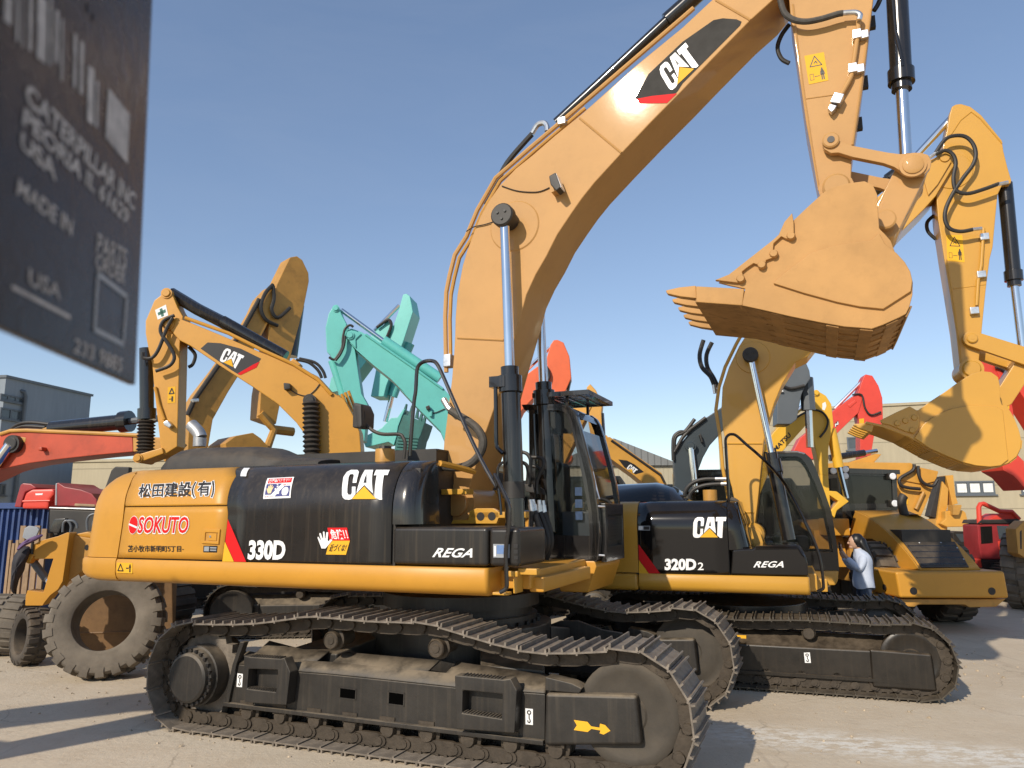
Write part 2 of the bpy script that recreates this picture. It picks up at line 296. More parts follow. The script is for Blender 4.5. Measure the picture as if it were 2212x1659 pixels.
# ------------------------------------------------------------------ lettering
GLYPHS = {}
for _e in """松:95,294,70,294,70,220,16,220,16,195,67,195,44,122,11,62,19,50,25,37,49,81,70,138,70,-28,95,-28,95,146,112,115,125,90,143,111,121,144,95,181,95,195,139,195,139,220,95,220|300,215,275,286,250,281,277,201,314,136,323,147,335,158|217,278,190,283,167,209,133,151,145,143,156,135,192,198|245,172,217,182,189,95,165,41,153,19,142,9,147,-4,151,-17,182,-10,295,6,300,-8,304,-20,328,-9,308,40,279,95,257,86,272,58,285,29,182,17,216,91;田:34,270,34,-25,60,-25,60,-4,291,-4,291,-25,318,-25,318,270|60,244,160,244,160,148,60,148|186,244,291,244,291,148,186,148|60,122,160,122,160,23,60,23|186,122,291,122,291,23,186,23;建:228,294,203,294,203,264,138,264,138,243,203,243,203,217,116,217,116,196,203,196,203,169,136,169,136,148,203,148,203,121,133,121,133,101,203,101,203,73,118,73,118,52,203,52,203,17,228,17,228,52,328,52,328,73,228,73,228,101,315,101,315,121,228,121,228,148,307,148,307,196,331,196,331,217,307,217,307,264,228,264|118,265,102,276,93,272,22,272,22,249,83,249,61,206,45,180,34,166,23,159,29,148,34,138,39,144,47,149,90,149,82,105,70,68,57,91,47,120,27,113,42,74,59,44,38,13,13,-11,23,-19,32,-28,56,-5,76,25,142,-11,229,-19,327,-19,331,-7,337,5,281,5,229,5,149,13,87,46,105,101,117,169,102,173,97,172,67,172,93,216|228,243,283,243,283,217,228,217|228,169,228,196,283,196,283,169;設:135,188,31,188,31,167,135,167|136,142,31,142,31,121,136,121|317,133,301,140,296,139,146,139,146,115,176,115,161,110,184,67,214,32,176,10,135,-4,135,96,31,96,31,-23,54,-23,54,-7,134,-7,142,-17,147,-28,192,-11,234,14,275,-10,321,-27,329,-15,338,-4,294,11,255,32,292,76|185,115,284,115,262,78,234,48,206,78|54,74,112,74,112,15,54,15|180,282,180,243,172,204,136,167,145,158,153,148,195,193,204,242,204,257,263,257,263,201,268,172,291,164,302,164,314,164,323,165,331,166,330,177,329,189,321,187,314,187,303,187,292,187,288,190,287,200,287,282|150,235,16,235,16,213,150,213|90,272,75,296,55,285,69,261,81,238,102,250;(:103,277,84,286,46,204,32,109,46,14,84,-69,103,-60,70,21,59,109,70,197;有:164,288,137,294,130,271,121,249,22,249,22,224,111,224,70,159,14,106,23,97,31,86,62,112,89,142,89,-28,115,-28,115,42,262,42,262,5,260,0,254,-2,235,-2,203,-2,208,-14,212,-27,249,-26,273,-23,285,-13,288,5,288,183,118,183,129,204,139,224,329,224,329,249,150,249,157,268|115,160,262,160,262,124,115,124|115,101,262,101,262,64,115,64;):72,204,35,286,15,277,49,197,60,109,49,21,15,-60,35,-69,72,14,86,109;危:139,290,110,295,73,235,13,179,23,170,32,160,46,170,59,182,59,143,51,65,11,-12,22,-20,32,-29,75,55,85,142,85,187,329,187,329,211,212,211,228,235,241,259,222,272,217,271,129,271|115,248,204,248,194,229,182,211,87,211,102,229|121,153,121,18,134,-17,180,-25,230,-25,280,-25,322,-11,335,41,323,45,311,51,303,9,279,-1,228,-1,180,-1,153,3,147,18,147,130,256,130,252,89,246,73,241,70,234,70,219,70,196,71,201,60,203,48,228,47,246,48,258,50,267,57,276,82,282,143,283,149,283,153;険:240,294,216,294,175,247,117,210,124,199,130,188,146,197,161,207,161,188,217,188,217,157,140,157,140,67,212,67,184,25,114,-10,122,-19,129,-30,199,6,232,51,271,0,325,-30,331,-18,341,-7,287,19,250,67,320,67,320,157,241,157,241,188,300,188,300,208,314,199,329,191,335,203,342,214,287,247|132,270,114,280,110,279,28,279,28,-28,52,-28,52,255,100,255,86,213,70,170,97,134,105,103,103,89,97,79,91,77,85,76,75,76,62,77,67,65,69,53,82,53,95,54,105,56,114,60,125,76,129,100,121,134,94,173,114,222|202,240,229,271,259,239,296,210,166,210|164,136,217,136,217,106,217,97,216,89,164,89|241,136,296,136,296,89,240,89,241,105;!:72,262,40,262,41,226,46,77,68,77,72,226|73,37,56,44,40,37,33,20,40,2,56,-5,73,2,79,20;近:78,257,48,287,28,274,58,243,81,213,102,228|325,275,303,294,232,281,145,273,145,195,140,119,111,42,123,35,133,26,162,94,171,166,243,166,243,27,269,27,269,166,333,166,333,191,172,191,172,195,172,252,254,260|92,167,18,167,18,141,66,141,66,44,41,28,14,2,31,-22,57,9,78,22,92,15,112,1,153,-14,209,-18,273,-17,330,-14,333,0,338,14,277,9,210,7,157,10,118,24,103,34,92,42;づ:319,265,303,289,285,281,300,257,314,232,333,241|280,251,265,275,246,267,261,243,275,218,294,226|283,197,209,222,126,208,59,187,40,181,21,176,34,146,110,175,208,195,263,176,282,130,230,53,109,28,121,-1,258,35,313,129;く:246,258,221,282,212,270,201,258,150,213,97,170,72,136,95,100,153,51,205,3,218,-10,229,-23,254,0,187,61,123,113,106,135,122,156,173,197,222,238,234,248;な:158,278,127,281,123,251,116,220,96,219,77,218,55,219,34,221,36,195,56,194,77,194,92,194,108,195,75,127,33,64,60,50,102,119,136,197,170,203,200,210,199,237,172,229,144,224,152,254|289,207,245,230,230,209,272,187,311,160,326,183|241,170,213,170,215,127,217,82,200,84,183,85,133,71,113,33,133,-6,183,-18,230,-3,244,33,244,48,275,28,300,7,315,31,284,55,243,75,240,132,240,150|151,55,182,63,200,62,218,58,218,42,210,17,179,7,149,15,139,35;苫:125,294,99,294,99,262,22,262,22,237,99,237,99,200,125,200,125,237,223,237,223,200,249,200,249,237,330,237,330,262,249,262,249,294,223,294,223,262,125,262|184,219,158,219,158,106,58,106,58,-28,83,-28,83,-13,270,-13,270,-28,296,-28,296,106,184,106,184,152,327,152,327,175,184,175|83,82,270,82,270,11,83,11;小:191,289,162,289,162,8,160,1,153,-1,130,-1,95,-1,101,-14,105,-28,147,-27,173,-23,187,-13,191,8|100,202,71,207,49,131,11,62,24,56,36,48,76,120|315,129,272,209,247,200,288,118,313,42,342,54;牧:219,290,193,294,169,216,132,153,143,144,153,135,165,152,176,171,195,111,221,59,180,22,126,-6,135,-17,143,-29,195,1,237,37,275,-1,323,-28,331,-17,340,-6,292,20,253,58,286,121,308,200,334,200,334,225,200,225,210,257|105,294,79,294,79,223,51,223,55,247,58,272,35,275,26,209,11,153,21,147,30,140,39,167,47,198,79,198,79,113,43,103,13,95,19,69,79,88,79,-28,105,-28,105,96,147,110,144,133,105,121,105,198,145,198,145,223,105,223|211,136,194,200,282,200,264,134,237,81;市:186,270,170,297,145,289,157,266,168,243,18,243,18,217,160,217,160,169,52,169,52,13,78,13,78,144,160,144,160,-27,187,-27,187,144,275,144,275,46,273,41,267,39,248,39,216,40,221,27,225,14,262,15,287,19,299,28,302,46,302,169,187,169,187,217,333,217,333,243,193,243,198,244;新:109,276,99,296,75,290,83,274,90,257,21,257,21,235,176,235,176,257,118,257|325,269,303,288,254,273,194,261,194,140,189,64,161,-9,172,-16,181,-25,212,56,218,140,218,151,271,151,271,-26,297,-26,297,151,335,151,335,176,218,176,218,243,274,254|157,228,132,234,123,206,113,178,16,178,16,155,88,155,88,119,18,119,18,96,88,96,88,6,87,3,84,2,73,1,57,2,62,-9,64,-21,86,-20,102,-16,110,-8,112,6,112,96,178,96,178,119,112,119,112,155,182,155,182,178,137,178,147,202|75,208,65,233,44,228,53,202,58,178,81,184|161,55,144,84,126,75,142,45,155,18,173,29|69,77,47,82,34,51,14,24,24,17,33,11,53,41;明:175,279,175,154,165,68,110,-12,120,-21,129,-30,174,23,195,84,299,84,299,7,297,0,290,-2,271,-2,239,-1,245,-14,249,-27,287,-26,310,-22,322,-12,325,7,325,279|201,255,299,255,299,194,201,194|28,273,28,31,53,31,53,64,143,64,143,273|53,249,118,249,118,182,53,182|201,170,299,170,299,108,199,108,201,132,201,154|53,158,118,158,118,88,53,88;町:24,264,24,-1,47,-1,47,26,160,26,160,264|47,240,81,240,81,158,47,158|102,240,137,240,137,158,102,158|47,135,81,135,81,49,47,49|102,135,137,135,137,49,102,49|336,259,176,259,176,234,260,234,260,8,258,2,251,-1,229,-1,193,0,199,-13,202,-26,244,-25,270,-22,283,-12,286,8,286,234,336,234;5:39,257,30,137,47,126,68,137,90,141,129,126,143,83,127,38,89,22,51,31,26,50,9,29,42,6,92,-5,150,18,176,83,153,146,98,165,78,163,60,155,67,229,163,229,163,257;丁:329,262,21,262,21,235,171,235,171,15,168,7,159,5,130,4,85,5,92,-10,98,-25,148,-24,180,-20,196,-9,201,15,201,235,329,235;目:55,272,55,-26,82,-26,82,-2,266,-2,266,-26,293,-26,293,272|82,246,266,246,266,190,82,190|82,165,266,165,266,107,82,107|82,82,266,82,266,23,82,23;-:106,110,16,110,16,86,106,86;合:204,283,181,295,109,221,14,168,25,157,33,145,60,158,87,173,87,155,264,155,264,179,292,163,321,148,329,161,339,172,261,212,193,268|140,212,177,249,218,211,262,180,97,180|69,113,69,-27,95,-27,95,-8,258,-8,258,-26,286,-26,286,113|95,90,258,90,258,17,95,17;図:31,278,31,-27,57,-27,57,-2,293,-2,293,-27,320,-27,320,278|57,252,293,252,293,23,57,23|195,226,166,249,151,235,180,211,201,187,218,203|272,211,245,215,217,152,174,105,131,152,102,213,78,209,109,142,152,90,111,70,62,55,70,44,77,33,129,51,173,74,219,50,273,33,280,46,289,57,238,70,195,90,241,142|178,177,151,204,134,192,161,164,180,137,197,151;は:89,268,58,270,58,258,56,245,47,180,40,98,44,34,54,-13,78,-11,78,-5,77,1,78,9,79,17,89,53,104,94,89,105,79,80,69,54,67,78,66,103,72,176,83,244,86,256|262,270,231,270,232,259,232,248,232,205,199,204,169,205,140,207,140,181,169,179,199,178,232,179,234,133,236,89,220,91,203,92,150,77,131,39,150,2,204,-11,252,7,264,46,264,53,291,35,317,12,333,36,302,60,263,81,261,129,259,181,290,183,320,187,320,214,290,210,259,206,260,230,260,249,261,259|169,63,201,70,219,69,237,65,237,53,229,25,199,14,168,21,156,42;ハ:146,235,115,241,101,175,80,111,57,63,26,16,56,3,84,50,108,99,127,160,139,209,142,222|255,194,230,245,202,235,228,183,253,124,275,64,292,4,324,14,304,73,282,134;ッ:183,164,169,202,144,193,158,155,171,117,197,126|296,182,266,192,249,126,217,72,165,25,104,-3,127,-26,186,6,241,57,272,108,291,165,293,172|104,146,88,184,62,174,78,137,93,95,120,105;キ:163,265,162,277,131,271,134,260,137,248,145,211,99,204,68,200,52,198,39,197,44,166,59,169,73,172,150,184,164,114,108,105,68,99,52,97,37,96,44,65,57,68,75,72,113,79,169,88,182,17,185,1,188,-16,220,-10,215,6,211,22,197,92,283,106,301,109,314,111,309,140,295,137,278,133,192,118,178,189,259,202,273,204,284,205,278,235,268,232,254,229,220,223,173,215,165,253;リ:272,266,239,266,240,252,241,235,241,208,241,180,235,104,211,56,174,27,128,10,151,-14,193,4,234,37,262,87,271,179,271,207,271,235,271,252|109,263,77,263,78,250,79,238,79,181,79,121,78,106,77,94,109,94,108,107,108,121,108,181,108,238,108,251;ー:57,150,36,152,36,117,57,119,84,119,180,119,277,119,299,118,314,117,314,152,299,150,276,150,180,150,84,150;グ:322,270,306,294,288,286,303,263,317,238,335,246|283,257,268,280,249,272,264,248,278,224,297,232|174,263,141,274,137,259,131,246,92,189,20,128,45,110,96,151,134,196,252,196,231,141,196,87,138,36,56,-1,82,-24,164,18,221,71,260,133,283,192,287,201,291,210,268,224,258,222,245,221,150,221,158,236,165,249;パ:325,272,297,284,270,272,258,244,270,216,297,205,325,216,336,244|297,268,314,261,320,244,314,228,297,221,281,228,274,244,281,261|251,188,226,239,198,229,224,178,249,119,271,58,288,-2,319,8,300,67,277,128|142,229,111,235,97,169,76,105,53,58,22,10,52,-2,80,44,104,94,123,154,136,203,138,216""".split(';'):
    GLYPHS[_e[0]] = [[(int(q[i]), int(q[i+1])) for i in range(0, len(q), 2)] for q in (l.split(',') for l in _e[2:].split('|'))]
def text_mesh(body, bold=0.0, cjk=False, shear=0.0, gap=1.0):
    if cjk:
        c = bpy.data.curves.new('t', 'CURVE'); c.dimensions = '2D'; c.fill_mode = 'BOTH'; x = 0
        for ch in body:
            loops = GLYPHS[ch]; xs = [p[0] for l in loops for p in l]; wch = .365 if ord(ch) > 255 else .16
            for l in loops:
                s = c.splines.new('POLY'); s.points.add(len(l)-1); s.use_cyclic_u = True
                for k, p in enumerate(l): s.points[k].co = (x + p[0]/500 - (0 if ord(ch) > 255 else .02), p[1]/500, 0, 1)
            x += wch*2*gap if ord(ch) > 255 else wch*2*gap
    else:
        c = bpy.data.curves.new('t', 'FONT'); c.body = body; c.shear = shear; c.resolution_u = 3; c.space_character = gap
    c.offset = bold
    o = bpy.data.objects.new('t', c); COL.objects.link(o)
    dg = bpy.context.evaluated_depsgraph_get(); dg.update()
    me = bpy.data.meshes.new_from_object(o.evaluated_get(dg)); vs = [(v.co.x, v.co.y) for v in me.vertices]; fs = [tuple(p.vertices) for p in me.polygons]
    bpy.data.objects.remove(o); bpy.data.curves.remove(c); bpy.data.meshes.remove(me)
    return vs, fs
def quad_map(q):
    """q: four (a,z): bottom-left, bottom-right, top-right, top-left -> bilinear map of the unit square"""
    def f(s, t): return tuple((1-s)*(1-t)*q[0][i] + s*(1-t)*q[1][i] + s*t*q[2][i] + (1-s)*t*q[3][i] for i in range(len(q[0])))
    return f
def flat_part(name, mat_, parent, vs, fs, surf, label=None, th=.0):
    """flat decal: 2-D shape whose points surf(x,y) -> (a,b,z)"""
    bm = bmesh.new(); v = [bm.verts.new((p[0], 0, p[1])) for p in vs]
    for f in fs:
        try: bm.faces.new([v[i] for i in f])
        except ValueError: pass
    if getattr(surf, 'curved', False):
        bm.normal_update()
        bmesh.ops.triangulate(bm, faces=bm.faces, quad_method='FIXED', ngon_method='EAR_CLIP')
        for _ in range(5):
            es = [e for e in bm.edges if e.calc_length() > .05]
            if not es: break
            bmesh.ops.subdivide_edges(bm, edges=es, cuts=1, use_grid_fill=False); bm.normal_update(); bmesh.ops.triangulate(bm, faces=bm.faces, quad_method='FIXED', ngon_method='EAR_CLIP')
    for q in bm.verts: q.co = surf(q.co.x, q.co.z)
    me = bpy.data.meshes.new(name); bm.to_mesh(me); bm.free(); me.materials.append(mat_)
    o = bpy.data.objects.new(name, me); COL.objects.link(o); o.parent = parent
    if label: o['label'] = label
    return o
def lettering(name, mat_, parent, body, q, surf, bold=0.0, cjk=False, shear=0.0, gap=1.0, box=None):
    """fit the words into the quad q of (a,z); surf(a,z) -> (a,b,z). box: words whose plain extent sets the fit (for outlines)"""
    vs, fs = text_mesh(body, bold, cjk, shear, gap)
    ref = vs if box is None else text_mesh(body, box, cjk, shear, gap)[0]
    x0, x1 = min(p[0] for p in ref), max(p[0] for p in ref); y0, y1 = min(p[1] for p in ref), max(p[1] for p in ref)
    f = quad_map(q)
    return flat_part(name, mat_, parent, [f((x-x0)/(x1-x0), (y-y0)/(y1-y0)) for x, y in vs], fs, surf)
def on(b): return lambda a, z: (a, b, z)
_lg = lambda pts: [((x-10)/680, (1540-y)/420) for x, y in pts]
LOGO_C = _lg([(10, 1470), (40, 1230), (80, 1150), (130, 1120), (225, 1120), (255, 1150), (255, 1200), (235, 1300), (180, 1300), (192, 1210), (180, 1185), (138, 1185), (122, 1215), (92, 1440), (105, 1470), (145, 1470), (160, 1440), (170, 1355), (222, 1355), (210, 1460), (140, 1530), (100, 1540), (40, 1535), (15, 1510)])
LOGO_A = _lg([(225, 1450), (335, 1120), (455, 1120), (465, 1450), (350, 1330)])
LOGO_HOLE = _lg([(338, 1300), (375, 1180), (384, 1300)])
LOGO_T = _lg([(480, 1205), (495, 1120), (690, 1120), (675, 1200), (625, 1200), (582, 1540), (540, 1540), (488, 1490), (520, 1200)])
LOGO_TRI = _lg([(145, 1530), (500, 1530), (350, 1350)])
def logo(parent, q, surf, lean=.06):
    """three white letters over a yellow triangle"""
    f = quad_map(q); g = lambda x, y: f(x + lean*(y-.5)*.6, y)
    for nm, shp in (('letter', LOGO_C), ('letter', LOGO_A), ('letter', LOGO_T)):
        flat_part(nm, M['white_hot'], parent, [g(*p) for p in shp], [tuple(range(len(shp)))], surf)
    def up(a, z): return tuple(Vector(surf(a, z)) + Vector((0, -.002, 0)))
    up.curved = getattr(surf, 'curved', False)
    flat_part('letter_hole', M['black_decal'], parent, [g(*p) for p in LOGO_HOLE], [(0, 1, 2)], up)
    flat_part('triangle', M['yellow_decal'], parent, [g(*p) for p in LOGO_TRI], [(0, 1, 2)], up)
# ------------------------------------------------------------------ ground
GZ = 0.0
def ground_mat():
    m = bpy.data.materials.new('dusty_concrete'); m.use_nodes = True; t = m.node_tree; N, L = t.nodes, t.links; b = N['Principled BSDF']
    tc = N.new('ShaderNodeTexCoord')
    def noise(sc, det=6, r=.6, st=None):
        n = N.new('ShaderNodeTexNoise'); n.inputs['Scale'].default_value = sc; n.inputs['Detail'].default_value = det; n.inputs['Roughness'].default_value = r
        if st:
            mp = N.new('ShaderNodeMapping'); mp.inputs['Scale'].default_value = st; mp.inputs['Rotation'].default_value = (0, 0, .35); L.new(tc.outputs['Object'], mp.inputs[0]); L.new(mp.outputs[0], n.inputs['Vector'])
        else: L.new(tc.outputs['Object'], n.inputs['Vector'])
        return n.outputs['Fac']
    def rng(x, lo, hi, a=0., c=1.):
        r = N.new('ShaderNodeMapRange'); r.interpolation_type = 'SMOOTHSTEP'
        for k, v in zip(('From Min', 'From Max', 'To Min', 'To Max'), (lo, hi, a, c)): r.inputs[k].default_value = v
        L.new(x, r.inputs['Value']); return r.outputs[0]
    def mix(f, a, c):
        n = N.new('ShaderNodeMix'); n.data_type = 'RGBA'
        if isinstance(f, float): n.inputs[0].default_value = f
        else: L.new(f, n.inputs[0])
        for i, q in ((6, a), (7, c)):
            if isinstance(q, tuple): n.inputs[i].default_value = q+(1,)
            else: L.new(q, n.inputs[i])
        return n.outputs[2]
    def mul(x, y):
        n = N.new('ShaderNodeMath'); n.operation = 'MULTIPLY'; L.new(x, n.inputs[0]); L.new(y, n.inputs[1]); return n.outputs[0]
    c = mix(rng(noise(.35), .3, .7), (.57, .475, .345), (.63, .54, .41))
    c = mix(rng(noise(2.3, 8, .68), .42, .66, 0, .55), c, (.52, .425, .305))
    c = mix(rng(noise(1.1, 6, .6, (1, 3.5, 1)), .56, .70, 0, .5), c, (.68, .58, .45))
    c = mix(rng(noise(.8, 7, .7), .60, .72, 0, .6), c, (.47, .385, .28))
    c = mix(rng(noise(22, 4, .7), .35, .7, 0, .35), c, (.54, .43, .30))
    v = N.new('ShaderNodeTexVoronoi'); v.inputs['Scale'].default_value = 6; L.new(tc.outputs['Object'], v.inputs['Vector'])
    c = mix(rng(v.outputs['Distance'], .03, .10, .75, 0), c, (.42, .33, .225))
    vw = N.new('ShaderNodeTexVoronoi'); vw.feature = 'DISTANCE_TO_EDGE'; vw.inputs['Scale'].default_value = .30
    wv = N.new('ShaderNodeVectorMath'); wv.operation = 'MULTIPLY_ADD'; nz = N.new('ShaderNodeTexNoise'); nz.inputs['Scale'].default_value = 1.5; nz.inputs['Detail'].default_value = 6; L.new(tc.outputs['Object'], nz.inputs['Vector'])
    L.new(nz.outputs['Color'], wv.inputs[0]); wv.inputs[1].default_value = (.9, .9, .9); L.new(tc.outputs['Object'], wv.inputs[2]); L.new(wv.outputs[0], vw.inputs['Vector'])
    c = mix(mul(rng(vw.outputs['Distance'], .0, .006, .6, 0), rng(noise(.6), .4, .6)), c, (.25, .20, .14))
    c = mix(rng(noise(.9, 5, .6, (7, .35, 1)), .60, .70, 0, .38), c, (.42, .34, .245))
    # a strip of scuffed pale cement scrapes on the right of the near track
    sx = N.new('ShaderNodeSeparateXYZ'); mp = N.new('ShaderNodeMapping'); mp.vector_type = 'TEXTURE'
    mp.inputs['Location'].default_value = (3.5, 6.9, 0); mp.inputs['Rotation'].default_value = (0, 0, -.38); L.new(tc.outputs['Object'], mp.inputs[0]); L.new(mp.outputs[0], sx.inputs[0])
    ab = lambda s: (lambda n: (L.new(s, n.inputs[0]), setattr(n, 'operation', 'ABSOLUTE'), n.outputs[0])[2])(N.new('ShaderNodeMath'))
    band = mul(rng(ab(sx.outputs['Y']), .10, .55, 1, 0), rng(ab(sx.outputs['X']), .9, 2.4, 1, 0))
    sc = mul(band, rng(noise(5.5, 9, .72, (1, 2.2, 1)), .44, .56))
    c = mix(mul(sc, rng(noise(30, 3), .2, .6, .5, 1)), c, (.76, .72, .63))
    L.new(c, b.inputs['Base Color']); b.inputs['Roughness'].default_value = .9; b.inputs['Specular IOR Level'].default_value = .25
    bp = N.new('ShaderNodeBump'); bp.inputs['Strength'].default_value = .35; bp.inputs['Distance'].default_value = .03
    ad = N.new('ShaderNodeMath'); ad.operation = 'ADD'; L.new(noise(14, 6, .7), ad.inputs[0]); L.new(noise(1.6, 3), ad.inputs[1]); L.new(ad.outputs[0], bp.inputs['Height']); L.new(bp.outputs[0], b.inputs['Normal'])
    return m
g = MB(); g.add([(-1500, -1500, 0), (1500, -1500, 0), (1500, 1500, 0), (-1500, 1500, 0)], [(0, 1, 2, 3)])
tag(g.build('ground', ground_mat(), smooth=False), 'dusty tan concrete yard under the machines', 'ground', kind='structure')

# ------------------------------------------------------------------ crawler tracks
def shoe_mesh(w, p, mat_, name='track_shoe'):
    m = MB(); h = p/2-.004; t = .014
    m.box((-h, -w/2, 0), (h, w/2, t))
    for x, hh in ((-h+.014, .034), (0, .028), (h-.014, .028)):
        m.prism([(x-.010, t-.001), (x+.010, t-.001), (x+.006, t+hh), (x-.006, t+hh)], -w/2, w/2)
    m.prism([(-h-.016, -.012), (-h, -.012), (-h, t), (-h-.008, t)], -w/2, w/2)
    o = m.build(name, mat_, None); return o
def link_mesh(p, off, mat_):
    m = MB()
    for s in (-1, 1):
        y = s*off
        prof = [(-p*.62, -.105), (-p*.58, -.030), (-p*.30, -.012), (p*.45, -.012), (p*.60, -.05), (p*.55, -.112), (p*.2, -.122), (-p*.35, -.122)]
        m.prism(prof, y-.018, y+.018)
        m.cyl((-p*.5, y-.045, -.065), (-p*.5, y+.045, -.065), .036, n=12)
        m.cyl((p*.40, y-.034, -.065), (p*.40, y+.034, -.065), .042, n=12)
        m.box((-.05, y-.03, -.02), (-.02, y+.03, .0)); m.box((.03, y-.03, -.02), (.06, y+.03, .0))
    return m.build('track_link', mat_, None)
def resample(path, n):
    P = [Vector((a, 0, z)) for a, z in path]; P.append(P[0]); L_ = [0]
    for i in range(1, len(P)): L_.append(L_[-1]+(P[i]-P[i-1]).length)
    out = []
    for k in range(n):
        s = L_[-1]*k/n; i = max(j for j in range(len(L_)) if L_[j] <= s+1e-9); i = min(i, len(P)-2)
        out.append(P[i].lerp(P[i+1], (s-L_[i])/max(1e-9, L_[i+1]-L_[i])))
    return out, L_[-1]
def track_loop(root, path, b, w, shoe_mat, link_mat, pitch=.206, single=False, name='track'):
    """path: outer face of the plates, (a,z), running forward along the top and back along the ground"""
    n = round(resample(path, 4)[1]/pitch); pts, ln = resample(path, n); p = ln/n
    sh = shoe_mesh(w, p, shoe_mat); lk = link_mesh(p, .095, link_mat)
    base = empty(name, (0, b, 0), 0, None, None); base.parent = root; mats = []
    for i in range(n):
        t = (pts[(i+1) % n]-pts[i-1]).normalized(); nz = Vector((-t.z, 0, t.x)); y = Vector((0, 1, 0))
        mats.append(Matrix(((t.x, 0, nz.x, pts[i].x), (0, 1, 0, 0), (t.z, 0, nz.z, pts[i].z), (0, 0, 0, 1))))
    bm = bmesh.new()
    for q in mats:
        k = len(bm.verts); bm.from_mesh(lk.data); bm.verts.ensure_lookup_table(); bmesh.ops.transform(bm, matrix=q, verts=bm.verts[k:])
    me = bpy.data.meshes.new('track_chain'); bm.to_mesh(me); bm.free(); me.materials.append(link_mat)
    ch = bpy.data.objects.new('track_chain', me); COL.objects.link(ch); ch.parent = base
    me.shade_smooth(); me.set_sharp_from_angle(angle=.5)
    bpy.data.objects.remove(lk)
    if single:
        bm = bmesh.new()
        for q in mats:
            k = len(bm.verts); bm.from_mesh(sh.data); bm.verts.ensure_lookup_table(); bmesh.ops.transform(bm, matrix=q, verts=bm.verts[k:])
        me = bpy.data.meshes.new('track_plates'); bm.to_mesh(me); bm.free(); me.materials.append(shoe_mat)
        o = bpy.data.objects.new('track_plates', me); COL.objects.link(o); o.parent = base; bpy.data.objects.remove(sh)
    else:
        for i, q in enumerate(mats):
            o = sh if i == 0 else sh.copy()
            if i: COL.objects.link(o)
            o.parent = base; o.matrix_basis = q
    return base
def wheel_disc(m, a, z, r, b0, b1):
    """idler: a rimmed disc seen from outside (b0)"""
    m.lathe((a, b0, z), (a, b1, z), [(0, .001), (0, r*.30), (.0, r*.34), (.012, r*.38), (.012, r*.72), (.0, r*.80), (0, r*.93), (.012, r), (b1-b0-.012, r), (b1-b0, r*.93), (b1-b0, .001)], n=40)
# ================================================================== the big excavator in front
Y0 = math.radians(22.4)
_g = Frame(ground_at(395, 1586), Y0)
B = Frame(_g.world(2.14, 1.6, 0), Y0)
big = empty('excavator', tuple(B.o), -Y0, 'largest excavator, tan boom raised high over a black and yellow body on dusty tracks', 'excavator', 'excavators parked in the yard')
zA = lambda p: Zm(2016, 2268, 840, p)
zB = lambda p: Zm(540, 2270, 840, p)
zC = lambda p: Zm(1300, 2270, 840, p)
zD = lambda p: Zm(1764, 1800, 840, p)
zE = lambda p: Zm(1750, 1500, 600, p)
zF = lambda p: Zm(1350, 1550, 600, p)
zH = lambda p: Zm(500, 1700, 800, p)
b0 = -1.595
top = zB([(560, 478), (820, 508), (1030, 507), (1230, 498), (1460, 470), (1700, 432), (1900, 425)]) + zC([(0, 442), (380, 475), (640, 485), (950, 490), (1200, 560), (1450, 640), (1760, 730), (2050, 788)]) + zA([(180, 802), (460, 815), (800, 805), (1110, 830)])
top = B.poly(b0, top)
ra, fa, R_ = -2.15, 2.115, .50
path = [(a, z) for a, z in circ((ra, .50), R_, 14, 268, 100)] + top[1:-1] + [(a, z) for a, z in circ((fa, .515), .515, 14, 80, -88)]
path = [(a, max(.042, z)) for a, z in path]
